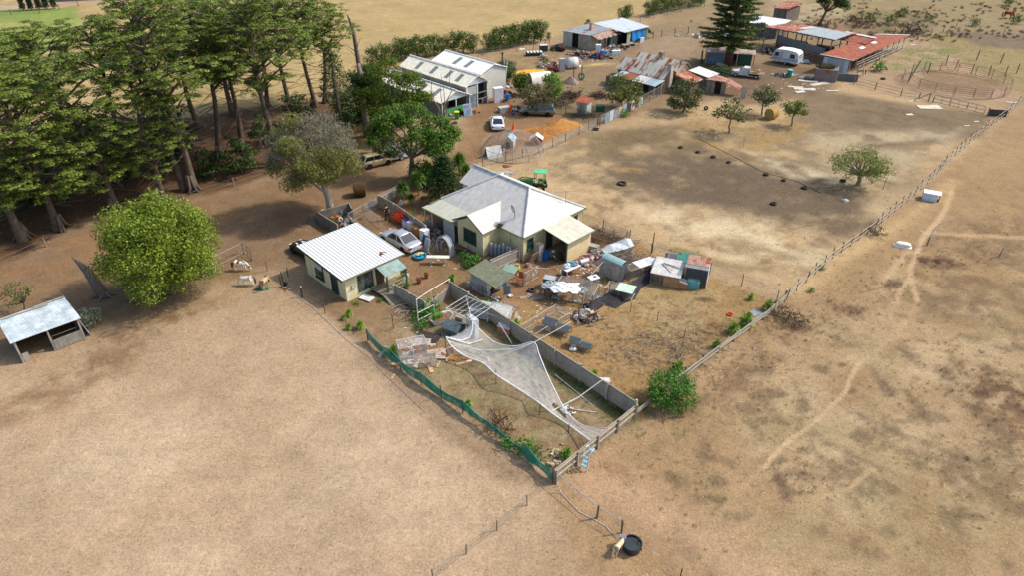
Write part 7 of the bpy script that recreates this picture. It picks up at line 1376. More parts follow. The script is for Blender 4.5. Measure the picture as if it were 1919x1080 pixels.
    for s in (-.22,.22): f.tube([(s,-.35,0),(s,-.2,1.35),(s,.0,1.6),(s,.25,1.55),(s,.5,.9)],.035,6)
    part(T,'side_rails',f,mat('#d9cfd0'))
    for k in range(3): part(T,'tread',MB().box((0,-.33+.045*k,.35+.35*k),(.42,.14,.04)),mat('#79c2d6'))
    part(T,'tread',MB().box((0,.4,1.1),(.42,.14,.04)),mat('#79c2d6'))
    # trough
    T=thing('water_tub','round black water tub beside the end post','water trough',W(1184,1030)); part(T,'tub',MB().lathe((0,0,0),[(.46,0),(.52,.5),(.55,.52),(.55,.56),(.49,.56),(.46,.3)],26),mat('#22262c','#2c3036',rough=.4)); part(T,'water',MB().lathe((0,0,.46),[(.47,0),(0,.004)],26),mat('#2b3026',rough=.03,spec=1,dirt=0)); part(T,'brass_valve',MB().box((.48,-.22,.3),(.05,.1,.3)),mat('#a5762c'))
    solo('float_box',MB().box((0,0,.35),(.32,.22,.7)).box((0,0,.72),(.36,.26,.04)),mat('#7d7884'),'grey float valve box against the black tub','float box',W(1166,1022),-20)
    # ---------- tyres on the paddock
    for x,y,r,lb in ((1166,345,.62,'large lighter tyre lying alone nearest the farmhouse'),(1276,277,.33,'tyre at the left end of the curved row'),(1308,286,.33,'second tyre from the left in the curved row'),(1337,295,.36,'third tyre from the left in the curved row'),(1366,305,.3,'half buried tyre in green weeds in the curved row'),(1436,328,.36,'tyre by the thin cable on the dark soil'),(1450,383,.4,'tyre on the pale edge of the dark soil'),(1508,353,.4,'tyre left below the weeping tree'),(1469,339,.3,'small tyre in dry weeds'),(1580,340,.38,'tyre right under the weeping tree'),(1117,243,.5,'dark tyre by the broken branches at the wire fence'),(997,547,.42,'tyre beside the wire gate in the hen yard'),(853,231,.4,'black tyre lying near the green bin'),(1323,206,.35,'tyre standing in the straw below the ruined shed')): tyre(x,y,lb,r,rx=80 if x==1323 else 0,group='old tyres' )
    tyre(960,484,'spare wheel leaning on the farmhouse wall by the cylinders',.38,80,'old tyres',rz=-45)
    # blue white table by the fence, rocks
    T=thing('box_bench','pale blue panelled box bench against the pole fence','box bench',W(1744,374),-28); part(T,'top',MB().box((0,0,.85),(1.7,1.1,.06)),mat('#eceeee')); part(T,'front_panel',MB().box((-.15,-.5,.4),(1.4,.04,.8)),mat('#a9bfd0','#cdd9df')); part(T,'side_panel',MB().box((-.8,0,.4),(.04,1,.8)),mat('#57b4cf')); part(T,'end_panel',MB().box((.78,.1,.4),(.04,.8,.8)),mat('#8f9a8a'))
    mound('boulder','single pale round boulder on the dark soil',1583,377,.42,.34,.34,'#b9b2a8','#8d867c',n=12,m=5,power=.5,cat='boulder')
    for i,(x,y,w_,d_,rz,lb) in enumerate(((1508,167,3.2,.9,-12,'irregular pale concrete slab below the tin hut'),(1500,172,1.6,.8,10,'small concrete slab beside the irregular one'),(1560,170,1.9,.4,-6,'white plank slab right of the tin hut'),(1742,201,3.2,1.5,-5,'broad white concrete slab in front of the farm gate'),(1705,215,1.0,.6,0,'small white slab on the bare dirt'),(1712,189,1.9,.25,18,'pale plank lying before the sagging rails'),(1536,157,3.4,.9,22,'concrete apron at the tin hut door'),(1515,152,3.0,.8,-22,'concrete strip in front of the tin hut wall'),(1896,192,1.4,.4,-20,'pale slab in the orange dirt by the boundary'),(1830,228,.7,.3,0,'small pale slab near the gate end'),(1812,236,.8,.25,0,'small pale plank near the gate end'),(1490,163,2.2,.6,-20,'low pale timber laid among the concrete slabs'),(1711,84,1.2,.5,10,'white slab beyond the red roofed stable'))): solo('concrete_paver',MB().box((0,0,.04),(w_,d_,.08),rz=0).box((w_*.3,d_*.45,.035),(w_*.5,d_*.6,.07),rz=17),mat('#d6cdbd','#b5a994',dirt=.4),lb,'paver',W(x,y),rz,'pale slabs on the upper paddock')
    # ---------- by the silver car
    box1('washing_machine','white top loading washing machine beside the silver sedan',797,449,-40,.7,.7,1.1,'#e9eaea','washing machine')
    for i,(x,y,c,h,lb) in enumerate(((757,418,'#c79a62',.55,'cardboard box at the flower bush end of the row'),(762,425,'#dfe0e6',.75,'blue and white box on cardboard near the flowers'),(771,430,'#dcd5d2',.85,'tall pinkish white box in the row'),(779,436,'#c08a4e',.7,'open brown cardboard box in the row'),(785,441,'#b5834c',.8,'brown cardboard box touching the washing machine'))): box1('cardboard_box',lb,x,y,-40+i*7,.6,.5,h,c,'box',group='boxes beside the silver sedan',lid='#4a5cae' if i==1 else None)
    for i,(x,y,c,lb) in enumerate(((797,462,'#2f7fa8','blue framed panel leaning behind the grey one'),(801,469,'#c9cccb','grey white panel leaning in front of the blue one'))): T=thing('framed_board',lb,'panel',W(x,y),-48); part(T,'frame',MB().box((0,0,.6),(.75,.05,1.25),rx=-18),mat(c)); part(T,'panel',MB().box((0,-.035,.6),(.6,.02,1.05),rx=-18),mat('#aeb4b6' if i else '#3c4a55'))
    T=thing('blue_tub','bright blue plastic tub with yellow toys on top','tub',W(788,483),20); part(T,'tub',MB().lathe((0,0,0),[(.42,0),(.62,.3),(.55,.3),(.4,.1),(0,.1)],14),mat('#1e9cc4')); part(T,'toys',MB().ell((.1,.2,.35),(.3,.2,.15),8,5,jit=.3).ell((-.2,.1,.35),(.2,.15,.12),8,5,jit=.3),mat('#dcc68a'))
    T=thing('white_bench_table','narrow white table standing alone on the yard','table',W(822,494),-2); part(T,'tabletop',MB().box((0,0,.72),(2.1,.5,.05)),mat('#e6e0cc','#b9b09a')); part(T,'apron',MB().box((0,-.12,.6),(1.5,.03,.16)),mat('#d9d6cc'))
    for x in (-.7,.7): part(T,'leg',MB().box((x,-.15,.35),(.06,.06,.7)),mat('#e2ded4')); part(T,'leg',MB().box((x,.15,.35),(.06,.06,.7)),mat('#e2ded4'))
    for x,y,c,p,lb in ((800,521,'#8a5a40',RED,'pot with a rusty orange bush on the yard path'),(786,531,'#7a4a38',('#7a3a28','#99502e','#5a4a2c'),'wide brown pot of dark red plants'),(765,541,'#a89c8a',GRN,'pale stone pot at the porch fence end'),(764,519,'#e0ddd6',None,'white round pot beside the cabin corner'),(757,523,'#dcdcd8',GRN,'white bucket pot by the cabin wall'),(752,530,'#c9c6be',GRN,'grey pot behind the porch rails'),(760,509,'#7a5a48',('#a02a3c','#5a7a2c'),'small pot with crimson plant at the cabin corner'),(748,535,'#5a5248',('#c9a02c','#8a9a2c','#3f6a24'),'pot of yellow green plants inside the porch'),(758,503,'#8d8a84',None,'grey pot highest along the cabin wall')): pot(lb,x,y,c,p)
    leafblob('x',None,(0,0,0),(.1,.1,.1),1,.01,GRN); bpy.data.objects.remove(bpy.data.objects['x'])
    def shrub(label,x,y,r,h,n,cols,sz=.07): T=thing('flowering_shrub',label,'shrub',W(x,y)); part(T,'stem',MB().tube([(0,0,0),(0,0,h*.6)],.04,5),BARK()); leafblob('leaves',T,(0,0,h*.55),(r,r,h*.5),n,sz,cols)
    shrub('orange red flowering shrub against the grey fence',754,416,1.1,1.3,1500,('#c8401a','#e2582a','#4f7a2c','#d24c22','#5a8030')); shrub('green leafed end of the flowering shrub by the verandah',767,418,.7,1.2,600,('#3a6a24','#4f8030','#c8501e')); shrub('yellow green weeds beyond the grey fence',768,398,1.0,.4,300,('#a8a848','#8a9a3c','#6c7c30'),.06); shrub('small green weed by the cabin ramp',712,566,.35,.3,160,GRN,.05); shrub('low green weeds along the cabin base',668,571,.6,.25,240,GRN,.05); shrub('silver leafed plant behind the inner fence beside the hut',882,538,.5,.9,300,('#9aa8a8','#c0cacc','#5f8a3c'),.06)
    solo('garden_statue',MB().ell((0,0,.25),(.25,.2,.25),8,6,jit=.2).ell((.05,0,.6),(.15,.13,.17),8,6),mat('#b5b8b2'),'pale grey garden ornament under the yuccas','ornament',W(752,386))
    # planter enclosure behind cabin
    fence('paling_fence','small paling enclosure of pots behind the cabin',WL((636,441),(598,417),(657,399),(662,410)),1.15,'paling',2.,rails=(.3,.95),outer=1,col='#8c8276',pr=.06)
    for x,y,c,p,lb in ((626,412,'#a5603c',None,'terracotta pot at the back of the paling enclosure'),(636,410,'#b9703c',None,'large orange terracotta bowl in the enclosure'),(630,422,'#6a5a48',('#2c4a1c','#3f6224'),'pot with a round dark shrub in the enclosure'),(622,424,'#8d8a7a',GRN,'pot of light green cactus in the enclosure'),(615,420,'#5fa0b0',GRN,'blue pot at the left of the enclosure')): pot(lb,x,y,c,p,.3,.35,'pots inside the paling enclosure')
    heap('white frames and metal bits inside the paling enclosure',648,418,1.3,1.,.35,26,['#e0d8d2','#4a4a4c','#9a9088'],11,sz=(.2,.6)); box1('blue_crate','bright blue crate behind the paling enclosure',637,402,-15,.8,.6,.5,'#2fa0d8','crate')
    # hay bales
    for x,y,rz,c,c2,lb in ((676,366,10,'#3d2f1a','#5a4526','dark weathered round hay bale under the grey gum'),(1445,222,35,'#b99a5c','#8f7440','golden round hay bale between the fruit trees')): solo('hay_bale',MB().tube([(-.65,0,.75),(-.6,0,.75),(.6,0,.75),(.65,0,.75)],[.62,.78,.78,.62],20),mat(c,c2,sc=2,amt=.5,rough=1,bump=.7,dirt=.5),lb,'hay bale',W(x,y),rz,smooth=False)
    # ---------- farmhouse side
    h=L2((1.06,55.1)); 
    for k in range(6): p=h(-3.05+k*.36 if k<2 else -3.05+k*.36,-.25 - (.9-.16*k if k<4 else .25),0); T=thing('gas_cylinder',('leftmost','second','third','tallest fourth','fifth','rightmost')[k]+' grey gas cylinder in the row of six by the wall','gas cylinder',p,0,'gas cylinders by the farmhouse'); hh=1.25 if k!=3 else 1.5; part(T,'body',MB().lathe((0,0,0),[(.16,0),(.18,.05),(.18,hh-.2),(.12,hh-.06),(.05,hh)],14),mat('#9aa4ac','#848e96',rough=.4,metal=.3),smooth=True); part(T,'collar',MB().lathe((0,0,hh-.04),[(.09,0),(.09,.14),(.07,.14)],10),mat('#c9cdd0'))
    heap('dark pots and garden clutter at the foot of the gable wall',905,494,1.5,.9,.4,60,['#2a2c2a','#4a4c44','#6a5a4c','#7a3a30','#8d8f88'],12,-45,sz=(.12,.4)); heap('rusty garden bits along the front gable wall',868,475,1.7,.6,.5,44,['#7a5a48','#4a5a34','#9a8a7a','#5d4a40'],13,-45,sz=(.12,.4)); heap('verandah clutter of chairs and baskets behind the lattice',812,436,1.6,.6,.8,50,['#8a7a6a','#5d554c','#b9aa98','#7a6456'],14,-45,sz=(.2,.5)); heap('small things strewn beside the verandah',818,448,1.,.6,.3,24,['#e0e0da','#8d5a44','#5d5a50'],15,-45,sz=(.1,.35))
    T=thing('grey_arch','grey lattice arch panel leaning at the verandah end','arch',W(832,478),-42); f=MB()
    for q in (0,.5): f.tube([(-.85,q,0),(-.85,q,1.2),(-.5,q,1.7),(0,q,1.9),(.5,q,1.7),(.85,q,1.2),(.85,q,0)],.08,6)
    f.face((-.85,0,1.2),(-.85,.5,1.2),(-.5,.5,1.7),(-.5,0,1.7)); f.face((-.5,0,1.7),(-.5,.5,1.7),(0,.5,1.9),(0,0,1.9)); f.face((0,0,1.9),(0,.5,1.9),(.5,.5,1.7),(.5,0,1.7)); f.face((.5,0,1.7),(.5,.5,1.7),(.85,.5,1.2),(.85,0,1.2)); f.face((.85,0,0),(.85,.5,0),(.85,.5,1.2),(.85,0,1.2)); part(T,'arch',f,mat('#8d8f90','#a3a5a5'))
    # hut
    T=thing('hen_hut','small grey tin hut with a mossy sloping roof and open dark door','hut',W(901,556) if 0 else W(912,558),-45)
    part(T,'roof',MB().slab([(-2.2,-.2,1.85),(1.4,-.2,1.7),(1.4,2.0,1.95),(-2.2,2.0,2.1)],.05),mat('#7f8168','#5f6450',sc=3,dirt=.6,kind='tin',amt=.5)); part(T,'wall',MB().bx(-1.9,0,0,1.8,0,1.72),mat('#aeb2b6','#9aa0a4',kind='boards',w=.22)); part(T,'dark_opening',MB().panel((.02,.5),(.02,1.6),0,1.65,.03),mat('#1e1a18')); part(T,'cream_panel',MB().panel((.05,.02),(.05,.55),.7,1.7,.03).panel((.2,.8),(.5,1.2),.5,1.65,.03),mat('#c9c29c')); part(T,'blue_panel',MB().panel((.6,1.25),(.85,1.6),.9,1.7,.03),mat('#2a94cc')); part(T,'grey_door',MB().panel((.75,1.3),(1.1,1.8),.05,.95,.04),mat('#6f7c86'))
    f=MB(); f.frame((.1,-.05),(1.2,-.15),0,1.1,.04,bars=1,mid=True); f.frame((-.9,-.12),(.1,-.05),0,1.,.04,bars=1,mid=True); part(T,'pipe_rail',f,mat('#3a3a38'))
    heap('upturned grey grill and bent frames beside the hut',927,568,1.0,.8,.5,26,['#8d8f90','#5a5c5c','#c9c6be','#7a6a5a'],16,sz=(.2,.6)); heap('rusty rods and boards scattered below the grill',940,576,1.3,.7,.15,14,['#8d7464','#a3947f'],17,name='rod_scatter',cat='scrap',sz=(.3,.7),flat=True)
    T=thing('green_topped_table','green topped folding table behind the hut','table',W(957,519),-30); part(T,'tabletop',MB().box((0,0,.85),(1.3,.9,.05),rx=12),mat('#8aa894','#738f7e'))
    for a in (-.55,.55): part(T,'leg',MB().tube([(a,-.35,0),(a,.3,.8)],.025,4),mat('#5d5a54')); part(T,'leg',MB().tube([(a,.35,0),(a,-.3,.8)],.025,4),mat('#5d5a54'))
    T=thing('yellow_jug','bright yellow plastic container by the corner of the house','container',W(972,508)); part(T,'body',MB().lathe((0,0,0),[(.17,0),(.18,.4),(.1,.55),(.06,.7)],10),mat('#cfc03a')); part(T,'cap',MB().lathe((0,0,.7),[(.07,0),(.07,.06),(0,.06)],8),mat('#c9b41a'))
    T=thing('orange_high_chair','orange plastic seat frame beside the pink wire gate','chair',W(977,532),-30); part(T,'seat',MB().box((0,0,.55),(.7,.5,.08)).box((0,.25,.85),(.7,.06,.55)),mat('#b9683e')); part(T,'legs',MB().tube([(-.3,-.2,0),(-.3,-.2,.6)],.04,5).tube([(.3,-.2,0),(.3,-.2,.6)],.04,5).tube([(-.3,.2,0),(-.3,.2,.6)],.04,5).tube([(.3,.2,0),(.3,.2,.6)],.04,5),mat('#b5501e'))
    T=thing('wire_gate','pink framed wire mesh gate standing open in the hen yard','gate',W(981,537),45); part(T,'frame',MB().frame((0,0),(1.9,0),.1,1.3,.05,bars=1),mat('#c9a9a0')); part(T,'netting',MB().face((0,0,.1),(1.9,0,.1),(1.9,0,1.3),(0,0,1.3)),WIRE(.3)); part(T,'post',MB().tube([(0,0,0),(0,0,1.5)],.06,6),mat('#7d7870'))
    box1('locker','tall grey metal locker leaning on the house wall',1010,487,-45,.6,.6,1.7,'#a39c9e','locker',lid='#6a5d52'); T=thing('leaning_board','brown hardboard leaning against the farmhouse wall','board',W(995,498),48); part(T,'board',MB().box((.4,0,.65),(1.1,.05,1.35),rx=22),mat('#8d7360','#7a6454')); T=thing('blue_drum','dark blue plastic drum under the annex roof','drum',W(1023,487)); part(T,'body',MB().lathe((0,0,0),[(.28,0),(.3,.4),(.28,.85),(0,.85)],16),mat('#1f5a9c')); part(T,'rim',MB().torus((0,0,.84),.27,.025,16,5),mat('#1a4a80'))
    T=thing('paint_bucket','white bucket with a red rim at the house corner','bucket',W(992,500)); part(T,'body',MB().lathe((0,0,0),[(.15,0),(.2,.38),(.17,.38),(.14,.1),(0,.1)],12),mat('#dedad2')); part(T,'rim',MB().torus((0,0,.38),.19,.02,14,5),mat('#c24a2c'))
    heap('shelves, rags and tools heaped under the annex roof',1037,482,1.0,.9,.9,60,['#c9c3b0','#4a3c34','#7a7a48','#d9d5cc','#8a5a3c'],18,-45,sz=(.15,.5))
    T=thing('clutter_table','white framed table piled with plastic bags and crockery','table',W(1070,514),38); part(T,'tabletop',MB().box((0,0,.75),(1.7,.8,.04)),mat('#dcdad4'))
    for a in (-.78,.78):
        for b in (-.35,.35): part(T,'leg',MB().box((a,b,.37),(.05,.05,.74)),mat('#dcdad4'))
    for i,(dx,dy,c,lb) in enumerate(((-.5,.1,'#e9edf0','bulging white plastic bag on the cluttered table'),(0,.15,'#3f9ca8','teal bowl heap on the cluttered table'),(.45,0,'#a8a4b4','stack of grey dishes on the cluttered table'))): p=W(1070,514); solo('table_item',MB().ell((0,0,.22),(.3,.24,.26),9,6,jit=.25).ell((.15,.05,.12),(.2,.2,.13),8,5,jit=.2),mat(c,rough=.5),lb,'table item',(p.x+dx*.8,p.y+dx*.6+dy,.77))
    board('tan square board leaning on the cluttered table',1073,512,35,.75,.6,'#cf8f4c','#c07f3e',-50,z=.35,group='boards in the hen yard'); solo('purple_bag',MB().ell((0,0,.3),(.35,.25,.3),10,6,jit=.12),mat('#7a5a80'),'purple bag leaning below the cluttered table','bag',W(1060,513))
    T=thing('metal_drum','dented silver metal drum lying on its side by the annex wall','drum',W(1094,496),30); part(T,'body',MB().tube([(-.45,0,.32),(.45,0,.32)],.32,16),mat('#b5b8b8','#95989a',metal=.5,rough=.4)); part(T,'rim',MB().torus((.45,0,.32),.31,.03,16,5,rx=90,rz=90),mat('#8d9092'))
    heap('tangle of pink and red rags and rails beyond the drum',1112,489,1.6,.8,.5,54,['#b5746c','#c9b5ac','#8d7c74','#a8403c'],19,10,sz=(.2,.6)); cage('crate_stack','white open framed crate behind the annex',1124,490,15,1.,.7,.7,'#e0dcd6',None,net=.1,cat='crate'); cage('crate_stack','second grey wire crate left of the white one',1112,486,20,.9,.7,.6,'#a8a49e',None,net=.3,cat='crate'); box1('broken_cupboard','low pale cupboard behind the annex wall',1112,470,-30,1.,.6,.6,'#a39a8e','cupboard')
    heap('big heap of bare branches beside the covered boat',1168,492,2.6,1.5,1.1,420,['#8a7768','#6d5c50','#a8988a'],20,0,'brush_heap','brush heap',(.3,.9)); heap('dry branches heaped along the fence behind the annex',1120,448,3.6,1.4,1.4,460,['#6a5648','#857264','#51433a'],21,-30,'brush_heap','brush heap',(.4,1.)); 
    T=thing('covered_boat','silver grey tarpaulin covered boat hull beside the brush heap','boat',W(1155,476),30); part(T,'hull',loft([[(-1.6,-.1,.3),(-1.6,.1,.3),(-1.6,.25,.75),(-1.6,-.25,.75)],[(-.8,-.4,.1),(-.8,.4,.1),(-.8,.65,.8),(-.8,-.65,.8)],[(.6,-.5,.1),(.6,.5,.1),(.6,.72,.8),(.6,-.72,.8)],[(1.5,-.45,.15),(1.5,.45,.15),(1.5,.65,.8),(1.5,-.65,.8)]]),mat('#a9b0b2','#8f9698')); part(T,'cover',loft([[(-1.65,-.28,.75),(-1.65,.28,.75),(-1.65,0,.85)],[(-.8,-.68,.8),(-.8,.68,.8),(-.8,0,1.25)],[(.3,-.76,.8),(.3,.76,.8),(.3,0,1.1)],[(1.0,-.74,.8),(1.0,.74,.8),(1.0,0,1.45)],[(1.55,-.68,.8),(1.55,.68,.8),(1.55,0,1.25)]]),mat('#c3c8ca','#a5aaac',dirt=.2))
    # ---------- cages and hutches in the hen yard
    T=thing('hooped_cover','hooped green grey awning draped with pale cloth on a frame','shelter',W(1150,519),-38); f=MB()
    for k in range(6):
        a0=math.pi*k/6; a1=math.pi*(k+1)/6
        f.face((-1.1,-math.cos(a0)*.55,1.75+.3*math.sin(a0)),(1.0,-math.cos(a0)*.55,1.6+.3*math.sin(a0)),(1.0,-math.cos(a1)*.55,1.6+.3*math.sin(a1)),(-1.1,-math.cos(a1)*.55,1.75+.3*math.sin(a1)))
    part(T,'hood',f,mat('#8ba5a3','#79918f')); d=MB()
    for k in range(14):
        x0=-1.1+k*.15; y=lambda q:-.56-.09*math.sin(q*4.6); d.face((x0,y(x0),1.72),(x0+.15,y(x0+.15),1.7),(x0+.15,y(x0+.15)-.1,.05+.1*(k%3)),(x0,y(x0)-.1,.05+.1*((k+2)%3)))
    part(T,'cloth_drape',d,mat('#a89f90','#8d8476')); part(T,'dark_end',MB().panel((1.0,-.55),(1.0,.55),0,1.7,.03).panel((-1.1,.55),(1.,.55),0,1.6,.03),mat('#55565c','#44454a')); 
    cage('rabbit_cage','low cage with a mint green sheet on its right half',1134,553,-25,2.3,1.2,.75,'#b5aa9a','#c6dcc4',.6,.25); cage('long_cage','long cage with a white flaking roof beside the black net',1180,527,30,3.0,1.0,1.05,'#b59a84','#e2dcdc',.65,.25,bars=2); T=thing('tilted_sheet','white sheet leaning on the brick red box at the cage end','sheet',W(1222,511),-20); part(T,'sheet',MB().box((0,0,1.1),(1.1,.9,.04),rx=30),mat('#eceef0')); part(T,'red_box',MB().box((-.3,0,.5),(.8,.6,1.),rz=20),mat('#a8502e'))
    T=cage('large_hutch','large hutch with a grey white sheet roof and tan nest box',1218,531,-22,2.5,2.3,1.1,'#a89a7c','#d3cfc8',1.,.25,solid='#b58e62',bars=2,topr=.35); part(T,'nest_box',MB().box((2.85,.35,.35),(.7,.7,.6)),mat('#b9805c')); part(T,'nest_box_lid',MB().box((2.85,.35,.7),(.8,.8,.04),ry=10),mat('#8d9498')); part(T,'roof_plank',MB().box((1.2,1.0,1.42),(1.4,.1,.04),rz=-40).box((1.5,1.4,1.45),(1.6,.12,.04),rz=-12),mat('#b9b0a2'))
    cage('green_topped_cage','cage behind the large hutch with a bright green sheet on top',1247,505,-22,2.3,1.6,1.1,'#8d8578','#3a8072',.6,.25); box1('white_tray','light blue white plastic tray on the green topped cage',1262,507,-20,.9,.4,.06,'#d9e4ea','tray',z=1.16)
    board('grey board standing behind the green topped cage',1256,494,-15,1.1,.9,'#c5c3c6',None,70,z=.6,group='boards in the hen yard')
    T=cage('tall_aviary','tall aviary with rust red roof and white sheeted side',1280,535,-20,1.9,1.9,1.9,'#a8a49c',None,.2,.22,bars=0); part(T,'roof',MB().slab([(.0,.5,1.98),(1.95,.5,1.98),(1.95,2.,2.1),(.0,2.,2.1)],.04),mat('#96583e','#a89080',kind='tin',rust=.5)); part(T,'roof_frame',MB().slab([(-.05,-.05,1.94),(1.95,-.05,1.94),(1.95,.45,1.97),(-.05,.45,1.97)],.02),mat('#a9aaaa',alpha=.5)); part(T,'side_sheet',MB().panel((1.93,0),(1.93,1.9),0,1.95,.04),mat('#c5cace','#b0b5b9',kind='tin')); part(T,'back_sheet',MB().panel((0,1.9),(1.9,1.9),0,1.9,.03),mat('#5a6470','#6d7782')); 
    box1('teal_chest','teal green chest standing inside the tall aviary',1299,540,-20,1.0,.6,.75,'#6fa8a3','chest',c2='#5c938e')
    # black net
    Pn=[(1106,578,.4),(1112,567,.5),(1125,560,.35),(1140,561,.3),(1155,550,.4),(1175,540,.5),(1195,525,.55),(1220,505,.8)]; o=W(1106,578); rl=[Vector(W(*p)) for p in Pn]; b=MB(); n=len(rl)
    T=thing('black_shade_net','black shade net trailing along the ground in front of the cages','shade net',(o.x,o.y,0))
    for i in range(n-1):
        for q in range(5):
            def pt(i,q): wdt=.75 if 2<i<6 else .4; p=rl[i]; return (p.x+.25*(q-2)*wdt,p.y-.45*(q-2)*wdt,max(.02,p.z*(1-abs(q-1.5)/3)+.06*math.sin(i*2+q*2)))
            b.face(pt(i,q),pt(i+1,q),pt(i+1,q+1),pt(i,q+1))
    part(T,'net',b,mat('#23242a','#2e2f36',alpha=.86,sc=1),world=True,smooth=True); part(T,'torn_flap',MB().face(*[W(*p) for p in ((1150,558,.1),(1163,555,.05),(1172,566,.05),(1160,562,.05))]),mat('#23242a'),world=True)
    solo('grey_grate',(lambda b:[b.box((k*.16,0,.06),(.06,1.3,.04)) for k in range(9)] and b.box((.64,.6,.05),(1.4,.05,.05)).box((.64,-.6,.05),(1.4,.05,.05)))(MB()),mat('#a9aeb4'),'slatted grey grate lying beside the black net','grate',W(1108,556),-30)
    T=thing('sign_table','small folding table topped with a round edged white sign','table',W(1112,533),20); part(T,'tabletop',MB().box((0,0,.72),(.95,.7,.04),rz=8),mat('#dfe6e4')); part(T,'dark_mark',MB().box((.12,.05,.745),(.3,.22,.01)),mat('#2a2c48'))
    for a in (-.3,.3): part(T,'leg',MB().tube([(a,-.4,0),(a,.4,.7)],.025,4),mat('#d9d9d6')); part(T,'leg',MB().tube([(a,.4,0),(a,-.4,.7)],.025,4),mat('#d9d9d6'))
    # central pile
    cage('broken_aviary','large broken grey aviary frame holding a heap of white sheeting',1038,560,-22,3.4,2.0,1.15,'#a3968a',None,net=.25,bars=3,t=.09,cat='aviary'); T=thing('white_sheeting','crumpled white plastic sheeting heaped on the broken aviary','plastic sheet',(W(1060,540,1.2).x,W(1060,540,1.2).y,1.15)); part(T,'sheet',crumple(2.3,1.5,.34,3),mat('#eeeeec','#dcdcda',dirt=.08)); g_=crumple(1.4,1.1,.25,9); g_.v=[(x-1.2,y+.5,z-.03) for x,y,z in g_.v]; part(T,'grey_sheet',g_,mat('#a9aeb0'))
    heap('orange and coloured toys on top of the broken aviary',1033,524,.7,.35,.4,14,['#d87a34','#4a8cc0','#e0dfdb'],22,sz=(.2,.5)); box1('green_cabinet','dark green cabinet under the broken aviary heap',1030,538,-20,1.0,.7,.95,'#1f7a4c','cabinet',lid='#a9b0b2')
    cage('small_hutch','brown wire fronted hutch left of the broken aviary',1012,556,-15,.8,.6,.8,'#9a8676',None,net=.3,solid='#7a5a48',cat='hutch'); cage('small_hutch','second brown hutch with a pale rim by the broken aviary',1023,560,-15,.9,.6,.75,'#a89484',None,net=.3,solid='#6d4a3a',cat='hutch')
    T=thing('grey_stool','grey topped low stool in front of the broken aviary','stool',W(1042,566),-20); part(T,'seat',MB().box((0,0,.45),(.7,.45,.05)),mat('#7d8a8a'))
    for a in (-.3,.3):
        for b in (-.18,.18): part(T,'leg',MB().box((a,b,.22),(.04,.04,.44)),mat('#8d8f8c'))
    T=thing('step_ladder','white step ladder standing right of the broken aviary','ladder',W(1089,568),-30); f=MB(); [f.tube([(s,-.1,0),(s*.6,.35,1.5)],.03,5) for s in (-.25,.25)]; part(T,'front_frame',f,mat('#e0e0de')); [part(T,'step',MB().box((0,-.05+.13*k,.2+.38*k),(.42-.04*k,.1,.03)),mat('#e0e0de')) for k in range(4)]; part(T,'rear_leg',MB().tube([(-.9,.5,0),(-.15,.35,1.5)],.03,5),mat('#d5d5d2'))
    heap('white and green bags beside the step ladder',1094,548,.5,.4,.35,14,['#e6e8e8','#3c9c5a','#cfd2d2'],23,sz=(.15,.4)); heap('grey planks stacked on straw left of the hutches',1013,557,1.0,.3,.15,14,['#a3907c','#8a7766'],24,name='plank_stack',cat='timber',sz=(.5,.8),flat=True)
    # kennels in the straw
    for i,(x,y,rz,s,lb) in enumerate(((1020,620,-30,1.,'grey roofed kennel inside a low wire run'),(1068,652,-28,.8,'smaller grey roofed hutch with an open front box'))):
        T=thing('kennel',lb,'kennel',W(x,y),rz); T.scale=(s,s,s); part(T,'body',MB().bx(0,.8,0,.8,0,.75),mat('#b3a49a','#9c8d82',kind='planks',w=.12)); part(T,'roof',MB().slab([(-.15,-.15,.75),(.95,-.15,.75),(.95,.4,1.1),(-.15,.4,1.1)],.04).slab([(-.15,.4,1.1),(.95,.4,1.1),(.95,.95,.75),(-.15,.95,.75)],.04),mat('#565d5f','#484e50')); part(T,'run_frame',MB().frame((.85,0),(2.0,0),0,.55,.05,bars=1).frame((.85,.8),(2.0,.8),0,.55,.05,bars=1).frame((2.,0),(2.,.8),0,.55,.05),mat('#8d7c6c')); part(T,'run_roof',MB().slab([(1.0,-.1,.6),(2.1,-.1,.6),(2.1,.4,.85),(1.,.4,.85)],.04).slab([(1.,.4,.85),(2.1,.4,.85),(2.1,.9,.6),(1.,.9,.6)],.04),mat('#565d5f')); part(T,'door',MB().panel((.15,-.02),(.6,-.02),.05,.6,.03),mat('#d0c5b8')); part(T,'netting',MB().face((.85,0,0),(2,0,0),(2,0,.55),(.85,0,.55)),WIRE(.3))
    cage('wire_run','low wire run around the grey roofed kennel',1003,640,45,4.2,1.6,.7,'#b5b0a8',None,net=.1,bars=0,t=.05); solo('white_bag',MB().ell((0,0,.12),(.32,.22,.14),10,6,jit=.2),mat('#eef0f0'),'crumpled white bag in the straw below the small hutch','bag',W(1074,657)); heap('scatter of bright wood chips beside the kennel run',1011,604,.8,.5,.06,40,['#d9a468','#c98f50'],25,name='wood_chips',cat='wood chips',sz=(.06,.16),flat=True); heap('timber and branch heap with a black bag in the hen yard',1100,598,1.1,1.,.6,70,['#8d7c6e','#b5a898','#d5d0c4','#5d5048'],26,0,'timber_heap','timber heap',(.25,.7)); board('orange tan board propped on the timber heap',1113,597,35,1.1,1.1,'#d09048','#c68340',-48,z=.5,group='boards in the hen yard'); solo('black_bag',MB().ell((0,0,.2),(.25,.2,.24),8,6,jit=.2),mat('#1c1c1e'),'black plastic bag above the timber heap','bag',W(1099,578)); heap('dry sticks scattered over the hen yard straw',1240,650,6.5,3.6,.03,400,['#93836f','#7d6d5c','#b3a48c'],27,0,'stick_scatter','sticks',(.3,.9),True)
